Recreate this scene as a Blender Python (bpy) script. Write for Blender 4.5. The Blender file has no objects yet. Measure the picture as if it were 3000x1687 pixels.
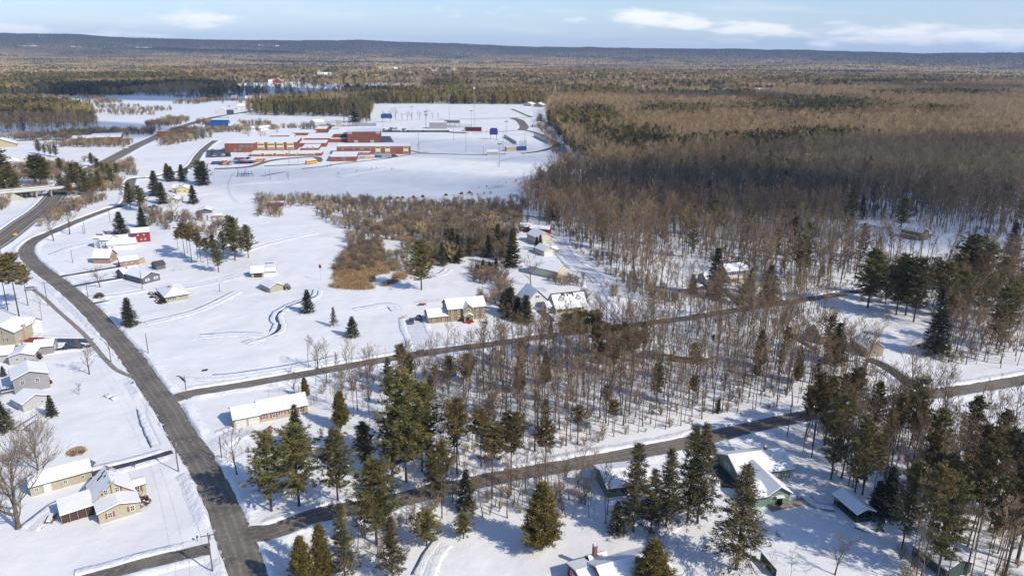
import bpy, math, random
import numpy as np
from mathutils import Matrix, Vector
random.seed(7); RNG = np.random.default_rng(11)
R = math.radians
scene = bpy.context.scene
COL = scene.collection
# ---------------------------------------------------------------- camera model (3000 x 1687 photograph units)
CAM_H = 104.0; FPX = 2200.0; ROLL = R(0.6)
PITCH = math.atan((843.5 - 150.0) / FPX)
CP, SP, CR, SR = math.cos(PITCH), math.sin(PITCH), math.cos(ROLL), math.sin(ROLL)
VIEWS = {1:(0,0,2.576),2:(1000,0,2.576),3:(2000,0,2.576),4:(0,560,2.576),5:(1000,560,2.576),6:(2000,560,2.576),
 7:(0,1120,2.556),8:(1000,1120,2.556),9:(2000,1120,2.556),'F':(0,0,.85867),0:(0,0,1),
 'a':(600,340,6.44),'b':(900,340,6.44),'c':(1300,280,6.44),'d':(250,640,8.573),'e':(370,760,8.573),'f':(0,920,8.573),
 'g':(0,1040,8.573),'h':(0,340,6.44),'i':(1480,650,8.573),'j':(1480,790,8.573),'k':(1200,830,8.573),'l':(2030,750,8.573),
 'm':(2600,620,8.573),'n':(2330,900,8.573),'o':(400,480,8.573),'q':(0,490,8.573),'r':(600,180,6.44),'s':(1000,150,6.44),
 't':(1850,950,8.573),'u':(600,1130,7.354),'v':(200,1370,10.276),'w':(1680,1560,8.587),'x':(2130,1300,8.573),'y':(1420,480,8.573)}
def px(k, x, y):
    o = VIEWS[k]; return o[0] + x / o[2], o[1] + y / o[2]
def G(k, x, y, z=0.0):
    """survey point: where the sight line of a photograph pixel meets the level z"""
    u, v = px(k, x, y); dx, dy = u - 1500, v - 843.5
    X = dx * CR + dy * SR; Y = -dx * SR + dy * CR
    dn = max(Y * CP + FPX * SP, 1.5); fw = FPX * CP - Y * SP
    t = (CAM_H - z) / dn
    return X * t, fw * t
def proj(x, y, z):
    zz = CAM_H - z; d = y * CP + zz * SP; up = -y * SP + zz * CP
    X = FPX * x / d; Y = FPX * up / d
    return 1500 + X * CR - Y * SR, 843.5 + X * SR + Y * CR
def height_at(k, x, y, x2, y2):
    X, Y = G(k, x, y); v = px(k, x2, y2)[1]; lo, hi = 0.0, 95.0
    for _ in range(40):
        m = (lo + hi) / 2
        if proj(X, Y, m)[1] > v: lo = m
        else: hi = m
    return lo
# ---------------------------------------------------------------- terrain
SKYLINE = [(-700,90),(0,97),(200,100),(390,112),(600,117),(800,119),(1000,121),(1200,126),(1330,127),(1500,136),(1750,141),(2000,143),(2270,146),(2500,151),(2700,157),(2800,154),(3000,154),(3700,160)]
_az, _hh = [], []
RIDGE = 13000.0
for _u, _v in SKYLINE:
    dx, dy = _u - 1500, _v - 843.5
    X = dx * CR + dy * SR; Y = -dx * SR + dy * CR
    fw = FPX * CP - Y * SP; up = -(Y * CP + FPX * SP)
    _az.append(math.atan2(X, fw)); _hh.append(CAM_H + RIDGE * up / math.hypot(X, fw) - 16)
_az = np.array(_az); _hh = np.array(_hh)
def sstep(a, b, x):
    t = np.clip((x - a) / (b - a), 0, 1); return t * t * (3 - 2 * t)
def hsh(i, j, s=0):
    n = np.sin(i * 127.1 + j * 311.7 + s * 74.7) * 43758.5453
    return n - np.floor(n)
def vnoise(x, y, s=0):
    xi, yi = np.floor(x), np.floor(y); fx, fy = x - xi, y - yi
    fx = fx * fx * (3 - 2 * fx); fy = fy * fy * (3 - 2 * fy)
    a = hsh(xi, yi, s); b = hsh(xi + 1, yi, s); c = hsh(xi, yi + 1, s); d = hsh(xi + 1, yi + 1, s)
    return (a * (1 - fx) + b * fx) * (1 - fy) + (c * (1 - fx) + d * fx) * fy
def fbm(x, y, s=0, o=4):
    r = 0; a = .5
    for k in range(o):
        r = r + a * vnoise(x * 2 ** k, y * 2 ** k, s + k); a *= .5
    return r
def terrain(x, y):
    x = np.asarray(x, float); y = np.asarray(y, float)
    r = np.hypot(x, y); az = np.arctan2(x, y)
    near = .5 * (fbm(x / 45, y / 45, 3, 3) - .45)
    near = near * (1 - sstep(300, 900, r) * .4)
    hills = np.interp(az, _az, _hh) * sstep(8500, RIDGE, r) * (1 - .35 * sstep(RIDGE, 20000, r))
    rough = (fbm(x / 1500, y / 1500, 9, 4) - .5) * 60 * sstep(3000, 9000, r) * (1 - sstep(9500, 12500, r) * .8)
    roll = (fbm(az * 16 + 40, r / 9000, 12, 4) - .47) * 45 * sstep(9000, RIDGE - 1000, r) + (fbm(az * 22 + 9, r / 1500, 14, 3) - .5) * 50 * sstep(6000, 8000, r) * (1 - sstep(9000, 11000, r))
    return near + hills + rough + roll
def TZ(x, y): return float(terrain(x, y))
# ---------------------------------------------------------------- polygons in photograph units
def to_F(x, y, z=0.0):
    zz = CAM_H - z; d = np.maximum(y * CP + zz * SP, 1e-3); up = -y * SP + zz * CP
    X = FPX * x / d; Y = FPX * up / d
    return (1500 + X * CR - Y * SR) * .85867, (843.5 + X * SR + Y * CR) * .85867
def inside(poly, u, v):
    c = np.zeros(np.shape(u), bool); n = len(poly)
    for i in range(n):
        x1, y1 = poly[i]; x2, y2 = poly[(i + 1) % n]
        if y1 == y2: continue
        m = ((y1 > v) != (y2 > v)) & (u < (x2 - x1) * (v - y1) / (y2 - y1) + x1)
        c ^= m
    return c
# ---------------------------------------------------------------- materials
def mat(name, col, rough=.8, spec=.3, noise=None, bump=None, metal=0., var=None, attr=None):
    """noise=(scale, colour2, lo, hi, detail) mixes a second colour; var=(dark,light) multiplies per object"""
    m = bpy.data.materials.new(name); m.use_nodes = True; nt = m.node_tree; N = nt.nodes; L = nt.links
    b = N['Principled BSDF']; b.inputs['Roughness'].default_value = rough; b.inputs['Metallic'].default_value = metal
    b.inputs['Specular IOR Level'].default_value = spec
    b.inputs['Base Color'].default_value = (*col, 1)
    out = None
    def coords(sc, obj=False):
        t = N.new('ShaderNodeTexCoord'); mp = N.new('ShaderNodeMapping')
        s = sc if isinstance(sc, tuple) else (sc, sc, sc)
        mp.inputs['Scale'].default_value = s
        L.new(t.outputs['Object'], mp.inputs['Vector']); return mp.outputs['Vector']
    if noise:
        lst = noise if isinstance(noise, list) else [noise]
        cur = None
        for (sc, c2, lo, hi, det) in lst:
            n = N.new('ShaderNodeTexNoise'); n.inputs['Scale'].default_value = 1; n.inputs['Detail'].default_value = det
            L.new(coords(sc), n.inputs['Vector'])
            mr = N.new('ShaderNodeMapRange'); mr.inputs['From Min'].default_value = lo; mr.inputs['From Max'].default_value = hi
            L.new(n.outputs['Fac'], mr.inputs['Value'])
            mx = N.new('ShaderNodeMix'); mx.data_type = 'RGBA'
            if cur is None: mx.inputs['A'].default_value = (*col, 1)
            else: L.new(cur, mx.inputs['A'])
            mx.inputs['B'].default_value = (*c2, 1); L.new(mr.outputs['Result'], mx.inputs['Factor']); cur = mx.outputs['Result']
        out = cur
    if var:
        oi = N.new('ShaderNodeObjectInfo'); mr = N.new('ShaderNodeMapRange')
        mr.inputs['To Min'].default_value = var[0]; mr.inputs['To Max'].default_value = var[1]
        L.new(oi.outputs['Random'], mr.inputs['Value'])
        mx = N.new('ShaderNodeVectorMath'); mx.operation = 'SCALE'
        if out: L.new(out, mx.inputs[0])
        else: mx.inputs[0].default_value = col
        L.new(mr.outputs['Result'], mx.inputs['Scale']); out = mx.outputs['Vector']
    if out: L.new(out, b.inputs['Base Color'])
    if bump:
        lst = bump if isinstance(bump, list) else [bump]; prev = None
        for (sc, dist, det) in lst:
            n = N.new('ShaderNodeTexNoise'); n.inputs['Scale'].default_value = 1; n.inputs['Detail'].default_value = det
            L.new(coords(sc), n.inputs['Vector'])
            bp = N.new('ShaderNodeBump'); bp.inputs['Strength'].default_value = 1; bp.inputs['Distance'].default_value = dist
            L.new(n.outputs['Fac'], bp.inputs['Height'])
            if prev: L.new(prev, bp.inputs['Normal'])
            prev = bp.outputs['Normal']
        L.new(prev, b.inputs['Normal'])
    return m
def road_surface(m, tracks=True):
    nt = m.node_tree; N = nt.nodes; L = nt.links; b = N['Principled BSDF']; src = b.inputs['Base Color'].links[0].from_socket
    a = N.new('ShaderNodeAttribute'); a.attribute_name = 'across'; t = N.new('ShaderNodeTexCoord')
    n = N.new('ShaderNodeTexNoise'); n.inputs['Scale'].default_value = .7; n.inputs['Detail'].default_value = 6; L.new(t.outputs['Object'], n.inputs['Vector'])
    ab = N.new('ShaderNodeMath'); ab.operation = 'ABSOLUTE'; L.new(a.outputs['Fac'], ab.inputs[0])
    r = N.new('ShaderNodeValToRGB'); e = r.color_ramp.elements; e[0].position = 0; e[0].color = (.90,.90,.90,1); e[1].position = 1; e[1].color = (.62,.60,.60,1)
    for p_, c_ in ((.14,.82),(.28,1.12),(.42,.86),(.6,.84),(.74,1.1),(.86,.85)): q = e.new(p_); q.color = (c_, c_, c_, 1)
    ad = N.new('ShaderNodeMath'); ad.operation = 'MULTIPLY_ADD'; L.new(n.outputs['Fac'], ad.inputs[0]); ad.inputs[1].default_value = .14; L.new(ab.outputs[0], ad.inputs[2])
    sb = N.new('ShaderNodeMath'); sb.operation = 'SUBTRACT'; L.new(ad.outputs[0], sb.inputs[0]); sb.inputs[1].default_value = .07; L.new(sb.outputs[0], r.inputs[0])
    mx = N.new('ShaderNodeMix'); mx.data_type = 'RGBA'; mx.blend_type = 'MULTIPLY'; mx.inputs['Factor'].default_value = 1; L.new(src, mx.inputs['A']); L.new(r.outputs['Color'], mx.inputs['B'])
    m2 = N.new('ShaderNodeMath'); m2.operation = 'MULTIPLY_ADD'; L.new(n.outputs['Fac'], m2.inputs[0]); m2.inputs[1].default_value = .9; L.new(ab.outputs[0], m2.inputs[2])
    mr = N.new('ShaderNodeMapRange'); mr.inputs['From Min'].default_value = 1.40; mr.inputs['From Max'].default_value = 1.5; mr.inputs['To Max'].default_value = .8; L.new(m2.outputs[0], mr.inputs['Value'])
    m3 = N.new('ShaderNodeMix'); m3.data_type = 'RGBA'; L.new(mr.outputs['Result'], m3.inputs['Factor']); L.new(mx.outputs['Result'], m3.inputs['A']); m3.inputs['B'].default_value = (.62,.60,.58,1)
    L.new(m3.outputs['Result'], b.inputs['Base Color'])
def siding(name, col, horizontal=True, period=.22, depth=.03):
    m = mat(name, col, .75, .25, noise=(1.3, tuple(c * .82 for c in col), .45, .75, 4))
    nt = m.node_tree; N = nt.nodes; L = nt.links
    t = N.new('ShaderNodeTexCoord'); w = N.new('ShaderNodeTexWave'); w.bands_direction = 'Z' if horizontal else 'DIAGONAL'
    w.wave_profile = 'SAW'; w.inputs['Scale'].default_value = .314 / period
    bp = N.new('ShaderNodeBump'); bp.inputs['Distance'].default_value = depth; bp.inputs['Strength'].default_value = .6
    L.new(t.outputs['Object'], w.inputs['Vector']); L.new(w.outputs['Fac'], bp.inputs['Height']); L.new(bp.outputs['Normal'], N['Principled BSDF'].inputs['Normal'])
    return m
M = {}
M['snow'] = mat('snow', (.85,.845,.84), .55, .2, noise=[(.02, (.79,.788,.79), .35, .65, 4), (.12, (.87,.865,.86), .5, .7, 4)], bump=[(.025, 2.6, 3), (.12, .32, 4), (.6, .07, 5)])
M['bank'] = mat('ploughed_snow', (.83,.84,.87), .6, .2, noise=[(.5, (.77,.77,.78), .4, .7, 5), (2.2, (.58,.54,.50), .66, .85, 5)], bump=[(.5, .5, 5), (2.5, .12, 5)])
M['roofsnow'] = mat('roof_snow', (.87,.87,.875), .55, .2, noise=(.3, (.82,.82,.83), .4, .7, 3), bump=(.5, .10, 4))
M['track'] = mat('packed_snow', (.74,.75,.79), .5, .3, noise=(.6, (.66,.66,.70), .4, .6, 5), bump=(1.2, .15, 5))
M['road'] = mat('salted_asphalt', (.215,.190,.160), .85, .25, noise=[(.12, (.135,.122,.108), .42, .62, 5), (.9, (.26,.235,.20), .48, .75, 6), (3.0, (.10,.094,.088), .60, .8, 5)], bump=(3, .03, 4))
M['highway'] = mat('highway_asphalt', (.20,.18,.16), .85, .25, noise=[(.1, (.15,.135,.12), .4, .65, 5), (1.2, (.22,.20,.18), .5, .8, 5)])
M['wet'] = mat('wet_asphalt', (.050,.048,.055), .45, .4, noise=[(.5, (.085,.078,.072), .45, .65, 5), (1.2, (.55,.56,.60), .66, .74, 4)])
road_surface(M['road']); road_surface(M['highway']); road_surface(M['wet'])
M['walk'] = mat('gritty_pavement', (.22,.19,.16), .8, .3, noise=(.8, (.34,.32,.30), .4, .7, 5))
M['water'] = mat('dark_water', (.03,.034,.042), .12, .5, noise=(.8, (.10,.10,.12), .5, .7, 3))
M['bark'] = mat('grey_bark', (.175,.135,.10), .9, .1, noise=(1.5, (.075,.062,.052), .4, .65, 4), var=(.7, 1.25))
M['twig'] = mat('sun_toned_twigs', (.50,.365,.205), .9, .1, noise=(.35, (.29,.205,.125), .4, .65, 3), var=(.65, 1.25))  # sunlight on the far woods is put into this lighter, golden colour
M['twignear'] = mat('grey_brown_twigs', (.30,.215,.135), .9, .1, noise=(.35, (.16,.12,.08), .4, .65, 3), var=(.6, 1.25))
M['twigred'] = mat('russet_twigs', (.36,.235,.145), .9, .1, noise=(.35, (.22,.155,.11), .4, .65, 3), var=(.7, 1.2))
M['birch'] = mat('pale_bark', (.55,.52,.48), .8, .1, noise=(2, (.3,.28,.26), .5, .7, 4))
M['pinebark'] = mat('pine_bark', (.125,.095,.08), .9, .1, noise=(2, (.07,.055,.05), .4, .65, 4))
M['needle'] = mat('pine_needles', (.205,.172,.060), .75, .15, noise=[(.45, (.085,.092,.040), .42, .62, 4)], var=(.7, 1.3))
M['needlefar'] = mat('sun_toned_far_needles', (.33,.265,.072), .75, .15, noise=[(.45, (.11,.115,.042), .45, .65, 4)], var=(.6, 1.35))  # brighter olive copy of the needles, with the far sunlight in its colour
M['spruce'] = mat('spruce_needles', (.088,.086,.046), .75, .15, noise=[(.6, (.040,.048,.034), .42, .62, 4)], var=(.75, 1.25))
M['cedar'] = mat('cedar_sprays', (.23,.175,.050), .8, .1, noise=[(.7, (.13,.115,.04), .42, .62, 4)], var=(.85, 1.1))
M['grassdry'] = mat('dry_reeds', (.52,.36,.19), .9, .1, noise=(.4, (.30,.20,.12), .4, .65, 4), var=(.8, 1.15))
M['needledull'] = mat('dull_brown_green_needles', (.16,.128,.058), .8, .1, noise=[(.45, (.06,.062,.036), .42, .62, 4)], var=(.75, 1.2))
M['russet'] = mat('russet_bush', (.14,.075,.05), .85, .1, noise=(2, (.08,.05,.04), .4, .6, 3))
M['needlebrown'] = mat('brown_needles', (.22,.160,.065), .8, .1, noise=[(.45, (.11,.10,.045), .42, .62, 4)], var=(.7, 1.25))
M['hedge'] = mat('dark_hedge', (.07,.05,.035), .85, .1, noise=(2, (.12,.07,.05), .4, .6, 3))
M['glass'] = mat('window_glass', (.05,.06,.075), .12, .6)
M['white'] = mat('white_paint', (.78,.78,.76), .6, .3, noise=(2, (.70,.70,.69), .5, .8, 3))
M['cream'] = mat('cream_panel', (.68,.58,.38), .7, .2)
M['gdoor'] = mat('garage_door_white', (.72,.71,.64), .6, .3, noise=((.1,.1,6), (.62,.61,.56), .45, .6, 2))
M['redshut'] = mat('brick_red_paint', (.32,.085,.065), .7, .2)
M['blackshut'] = mat('black_paint', (.045,.045,.05), .6, .3)
M['metal'] = mat('galvanised_steel', (.33,.35,.38), .5, .4, metal=.3)
M['darkmetal'] = mat('dark_steel', (.09,.09,.10), .5, .4, metal=.3)
M['polewood'] = mat('weathered_pole_wood', (.20,.15,.125), .9, .1, noise=((3,3,.4), (.13,.10,.085), .4, .65, 4))
M['brick'] = mat('school_brick', (.26,.095,.066), .85, .2, noise=[(.25, (.22,.085,.06), .4, .65, 4), (3, (.30,.10,.06), .6, .8, 3)], bump=(6, .02, 3))
M['brick2'] = mat('orange_brick', (.255,.098,.070), .85, .2, noise=(.4, (.21,.085,.062), .4, .65, 4))
M['concrete'] = mat('concrete', (.46,.44,.40), .85, .2, noise=(1, (.36,.34,.31), .45, .7, 5))
M['olive'] = siding('olive_siding', (.27,.245,.125)); M['olive2'] = siding('pale_olive_siding', (.40,.40,.27))
M['tan'] = siding('tan_siding', (.47,.39,.26)); M['beige'] = siding('beige_siding', (.46,.415,.30))
M['whitesd'] = siding('white_siding', (.74,.74,.72)); M['greysd'] = siding('grey_siding', (.33,.32,.33))
M['lgrey'] = siding('light_grey_siding', (.47,.475,.47)); M['slate'] = siding('slate_siding', (.145,.145,.18))
M['green'] = siding('green_siding', (.17,.255,.19), False, .4); M['dkgreen'] = siding('dark_green_siding', (.055,.09,.08), False, .4)
M['barnred'] = siding('barn_red_boards', (.28,.035,.045), False, .3); M['cottred'] = siding('dark_red_siding', (.25,.06,.055))
M['brown'] = siding('brown_siding', (.20,.155,.105)); M['brown2'] = siding('brick_tan_siding', (.36,.225,.175))
M['yellow'] = siding('yellow_siding', (.72,.60,.30)); M['dktan'] = siding('weathered_tan_siding', (.34,.27,.20))
M['creamsd'] = siding('cream_siding', (.62,.58,.47))
M['shingle'] = mat('dark_shingles', (.075,.065,.068), .85, .2, noise=(3, (.12,.10,.10), .4, .7, 4))
M['rshingle'] = mat('red_shingles', (.30,.12,.09), .85, .2, noise=(3, (.20,.08,.07), .4, .7, 4))
M['chimney'] = mat('chimney_brick', (.30,.12,.09), .9, .1, noise=(4, (.18,.08,.07), .4, .7, 3))
M['blueroof'] = mat('blue_metal_roof', (.018,.085,.24), .4, .4)
M['blue'] = mat('blue_paint', (.02,.075,.21), .5, .4); M['navy'] = mat('navy_panel', (.03,.045,.20), .5, .4)
M['tarp'] = mat('blue_tarp', (.03,.10,.25), .6, .3); M['tanwall'] = mat('tan_block', (.50,.38,.28), .8, .2)
M['orange'] = mat('orange_plastic', (.75,.16,.03), .6, .3); M['busyellow'] = mat('bus_yellow', (.75,.38,.03), .4, .4)
M['deckred'] = mat('red_deck_paint', (.26,.05,.04), .7, .2); M['lattice'] = mat('white_lattice', (.6,.6,.58), .7, .2)
M['skin'] = mat('skin', (.5,.32,.24), .6, .3); M['jacket'] = mat('dark_jacket', (.04,.05,.08), .8, .2); M['redjacket'] = mat('red_jacket', (.4,.05,.04), .8, .2)
M['rubber'] = mat('tyre_rubber', (.03,.03,.03), .8, .2)
for _n, _c in dict(black=(.02,.022,.026), silver=(.45,.46,.48), white=(.75,.75,.75), blue=(.03,.10,.30), red=(.40,.03,.025), grey=(.14,.145,.155), darkblue=(.02,.035,.10)).items():
    M['car_' + _n] = mat('car_paint_' + _n, _c, .25, .6)
# ---------------------------------------------------------------- mesh helpers
class MB:
    def __init__(s): s.v = []; s.f = []; s.m = []; s.mats = []
    def mi(s, m):
        if m not in s.mats: s.mats.append(m)
        return s.mats.index(m)
    def add(s, vs, fs, m):
        o = len(s.v); s.v += [tuple(p) for p in vs]; i = s.mi(m)
        for f in fs: s.f.append(tuple(o + k for k in f)); s.m.append(i)
    def box(s, x0, y0, z0, x1, y1, z1, m):
        if x0 > x1: x0, x1 = x1, x0
        if y0 > y1: y0, y1 = y1, y0
        s.add([(x0,y0,z0),(x1,y0,z0),(x1,y1,z0),(x0,y1,z0),(x0,y0,z1),(x1,y0,z1),(x1,y1,z1),(x0,y1,z1)],
              [(0,3,2,1),(4,5,6,7),(0,1,5,4),(1,2,6,5),(2,3,7,6),(3,0,4,7)], m)
    def tube(s, a, b, r0, r1, m, n=6, cap=True):
        a, b = Vector(a), Vector(b); d = (b - a)
        if d.length < 1e-6: return
        d.normalize(); u = d.orthogonal().normalized(); w = d.cross(u)
        vs = []
        for p, r in ((a, r0), (b, r1)):
            for i in range(n):
                t = 2 * math.pi * i / n; vs.append(p + (u * math.cos(t) + w * math.sin(t)) * r)
        fs = [(i, (i + 1) % n, n + (i + 1) % n, n + i) for i in range(n)]
        if cap: fs += [tuple(range(n - 1, -1, -1)), tuple(range(n, 2 * n))]
        s.add(vs, fs, m)
    def slab(s, vs, fs, t0, t1, m):
        """solid between a polygon surface lowered/raised by t0 and t1"""
        n = len(vs); V = [(x, y, z + t0) for x, y, z in vs] + [(x, y, z + t1) for x, y, z in vs]; F = []
        ed = {}
        for f in fs:
            F.append(tuple(n + k for k in f)); F.append(tuple(reversed(f)))
            for i in range(len(f)): ed[(f[i], f[(i + 1) % len(f)])] = 1
        for (a, b) in ed:
            if (b, a) not in ed: F.append((a, b, n + b, n + a))
        s.add(V, F, m)
    def blob(s, c, r, m, n=6, jit=.15, rs=None):
        rs = rs or random; V = []; F = []; k = n; rows = max(3, n // 2 + 1)
        for i in range(rows + 1):
            ph = math.pi * i / rows
            for j in range(k):
                th = 2 * math.pi * j / k; q = 1 + rs.uniform(-jit, jit)
                V.append((c[0] + r[0] * q * math.sin(ph) * math.cos(th), c[1] + r[1] * q * math.sin(ph) * math.sin(th), c[2] + r[2] * q * math.cos(ph)))
        for i in range(rows):
            for j in range(k): F.append((i * k + j, (i + 1) * k + j, (i + 1) * k + (j + 1) % k, i * k + (j + 1) % k))
        s.add(V, F, m)
    def mesh(s, name, smooth=False):
        me = bpy.data.meshes.new(name); me.from_pydata([tuple(v) for v in s.v], [], s.f)
        for m in s.mats: me.materials.append(m)
        me.polygons.foreach_set('material_index', s.m)
        if smooth: me.polygons.foreach_set('use_smooth', [True] * len(s.f))
        me.update(); return me
    def obj(s, name, parent=None, smooth=False):
        if not s.f: return None
        o = bpy.data.objects.new(name, s.mesh(name, smooth)); COL.objects.link(o)
        if parent: o.parent = parent
        return o
def np_mesh(name, V, F, mats, midx=None, smooth=False):
    me = bpy.data.meshes.new(name); V = np.asarray(V, np.float32); F = np.asarray(F, np.int32); k = F.shape[1]
    me.vertices.add(len(V)); me.vertices.foreach_set('co', V.ravel())
    me.loops.add(F.size); me.loops.foreach_set('vertex_index', F.ravel())
    me.polygons.add(len(F)); me.polygons.foreach_set('loop_start', np.arange(0, F.size, k, dtype=np.int32))
    for m in mats: me.materials.append(m)
    if midx is not None: me.polygons.foreach_set('material_index', np.asarray(midx, np.int32))
    me.polygons.foreach_set('use_smooth', np.full(len(F), smooth))
    me.update(calc_edges=True); me.validate(); return me
def tag(o, label=None, cat=None, group=None, kind=None):
    if label: o['label'] = label
    if cat: o['category'] = cat
    if group: o['group'] = group
    if kind: o['kind'] = kind
    return o
def empty(name, loc, rz=0.):
    o = bpy.data.objects.new(name, None); COL.objects.link(o); o.location = loc; o.rotation_euler = (0, 0, rz); o.empty_display_size = .5
    return o
def copy_tree(o, parent=None):
    c = o.copy(); COL.objects.link(c); c.parent = parent
    for ch in KIDS.get(o.name, []): KIDS.setdefault(c.name, []).append(copy_tree(ch, c))
    return c
KIDS = {}
def kid(parent, o): KIDS.setdefault(parent.name, []).append(o); return o
BLOCKED = []
# ================================================================ buildings
class House:
    def __init__(s, name, label, cat, A, B=None, ang=None, w=None, group=None, z=0., block=None):
        """A, B: (view, x, y) of the near-left and near-right foot of the front wall"""
        ax, ay = G(*A); s.z = TZ(ax, ay) + z
        if B: bx, by = G(*B); ang = math.atan2(by - ay, bx - ax); w = w or math.hypot(bx - ax, by - ay)
        else: ang = R(ang)
        s.w = w; s.ang = ang; s.root = empty(name, (ax, ay, s.z), ang); tag(s.root, label, cat, group); s.walls = {}; s.roofs = {}; s.snow = MB(); s.misc = {}
        r = block or (w or 8) * .62; d = r * .8; cx = (w or 8) / 2; s.blk = (cx, d, r); s.A = (ax, ay)
        BLOCKED.append((ax + math.cos(ang) * cx - math.sin(ang) * d, ay + math.sin(ang) * cx + math.cos(ang) * d, r))
    def wallmb(s, m): return s.walls.setdefault(m, MB())
    def part(s, name, m=None): return s.misc.setdefault(name, MB())
    def block(s, x, y, w, d, h, roof='gx', rh=2., wall='tan', e=.4, rm='shingle', sn=.26, z0=-.6, er=None, bare=0., found=None):
        er = e if er is None else er; mb = s.wallmb(wall); W = M[wall]; x1, y1 = x + w, y + d
        V = [(x, y, z0), (x1, y, z0), (x1, y1, z0), (x, y1, z0), (x, y, h), (x1, y, h), (x1, y1, h), (x, y1, h)]; F = [(0,1,5,4), (1,2,6,5), (2,3,7,6), (3,0,4,7)]
        if roof == 'gx': V += [(x, (y+y1)/2, h+rh), (x1, (y+y1)/2, h+rh)]; F += [(4,8,7), (5,6,9)]
        elif roof == 'gy': V += [((x+x1)/2, y, h+rh), ((x+x1)/2, y1, h+rh)]; F += [(4,5,8), (6,7,9)]
        elif roof == 'sh': V += [(x, y1, h+rh), (x1, y1, h+rh)]; F += [(4,8,7), (5,6,9), (7,8,9,6)]
        if found: s.wallmb('concrete').box(x - .02, y - .02, z0, x1 + .02, y1 + .02, found, M['concrete'])
        mb.add(V, F, W); a, b, c, g = x - er, x1 + er, y - e, y1 + e
        if roof == 'gx':
            q = h - e * rh / (d / 2); mid = (y + y1) / 2; RV = [(a,c,q),(b,c,q),(b,mid,h+rh),(a,mid,h+rh),(b,g,q),(a,g,q)]; RF = [(0,1,2,3),(3,2,4,5)]
        elif roof == 'gy':
            a, b, c, g = x - e, x1 + e, y - er, y1 + er
            q = h - e * rh / (w / 2); mid = (x + x1) / 2; RV = [(a,c,q),(mid,c,h+rh),(mid,g,h+rh),(a,g,q),(b,c,q),(b,g,q)]; RF = [(0,1,2,3),(1,4,5,2)]
        elif roof == 'hip':
            k = min(w, d) / 2; q = h - e * rh / k
            if w >= d: m1, m2 = (x + k, (y+y1)/2, h+rh), (x1 - k, (y+y1)/2, h+rh)
            else: m1, m2 = ((x+x1)/2, y + k, h+rh), ((x+x1)/2, y1 - k, h+rh)
            a, b, c, g = x - e, x1 + e, y - e, y1 + e; RV = [(a,c,q),(b,c,q),(b,g,q),(a,g,q),m1,m2]
            RF = [(0,1,5,4),(1,2,5),(2,3,4,5),(3,0,4)] if w >= d else [(0,1,4),(1,2,5,4),(2,3,5),(3,0,4,5)]
        elif roof == 'sh':
            sl = rh / d; RV = [(a,c,h-e*sl),(b,c,h-e*sl),(b,g,h+rh+e*sl),(a,g,h+rh+e*sl)]; RF = [(0,1,2,3)]
        else: RV = [(a,c,h),(b,c,h),(b,g,h),(a,g,h)]; RF = [(0,1,2,3)]
        s.roofs.setdefault(rm, MB()).slab(RV, RF, .003, .13, M[rm])
        if sn:
            cx, cy = (a + b) / 2, (c + g) / 2
            if bare and roof in ('gx', 'gy'):      # snow slid off towards the ridge: leave a strip of shingle
                SV = []
                if roof == 'gx':
                    f = bare; m0 = (y + y1) / 2; zz = lambda t: q + (h + rh - q) * t
                    ys = [c + (m0 - c) * (1 - f), m0 + (g - m0) * f]; s.snow.slab([(a,c,q),(b,c,q),(b,ys[0],zz(1-f)),(a,ys[0],zz(1-f))], [(0,1,2,3)], .134, .13 + sn, M['roofsnow'])
                    s.snow.slab([(a,ys[1],zz(1-f)),(b,ys[1],zz(1-f)),(b,g,q),(a,g,q)], [(0,1,2,3)], .134, .13 + sn, M['roofsnow'])
            else:
                SV = [(cx + (vx - cx) * (1 - .06 / max(1, (b - a) / 2)), cy + (vy - cy) * (1 - .06 / max(1, (g - c) / 2)), vz) for vx, vy, vz in RV]
                s.snow.slab(SV, RF, .134, .13 + sn, M['roofsnow'])
        s.last = (x, y, w, d, h, rh)
        return s
    def face(s, f, blk=None):
        x, y, w, d, h, rh = blk or s.last
        return dict(f=(Vector((x, y, 0)), Vector((1,0,0)), Vector((0,-1,0))), r=(Vector((x+w, y, 0)), Vector((0,1,0)), Vector((1,0,0))),
                    l=(Vector((x, y+d, 0)), Vector((0,-1,0)), Vector((-1,0,0))), b=(Vector((x+w, y+d, 0)), Vector((-1,0,0)), Vector((0,1,0))))[f]
    def plate(s, mb, F, u0, z0, u1, z1, p0, p1, m):
        o, U, Nn = F; V = []
        for p in (p0, p1):
            for (u, z) in ((u0, z0), (u1, z0), (u1, z1), (u0, z1)): q = o + U * u + Nn * p; V.append((q.x, q.y, z))
        mb.add(V, [(4,5,6,7),(3,2,1,0),(0,1,5,4),(1,2,6,5),(2,3,7,6),(3,0,4,7)], m)
    def win(s, f, u, z, w=1., h=1.3, shut=None, fm='white', blk=None, name='window', panes=True, sw=.42):
        """window centred at u along face f, sill height z; frame > pane (> shutters)"""
        F = s.face(f, blk); t = .11; fr = MB()
        for (a, b, c, d_) in ((-w/2-t, z-t, w/2+t, z), (-w/2-t, z+h, w/2+t, z+h+t), (-w/2-t, z, -w/2, z+h), (w/2, z, w/2+t, z+h)): s.plate(fr, F, u + a, b, u + c, d_, .003, .09, M[fm])
        if panes: s.plate(fr, F, u - w/2, z + h*.48, u + w/2, z + h*.54, .003, .07, M[fm]); s.plate(fr, F, u - .03, z, u + .03, z + h*.48, .003, .066, M[fm]); s.plate(fr, F, u - .03, z + h*.54, u + .03, z + h, .003, .066, M[fm])
        o = fr.obj(name, s.root); g = MB(); s.plate(g, F, u - w/2, z, u + w/2, z + h, .003, .03, M['glass']); g.obj('pane', o)
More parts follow.
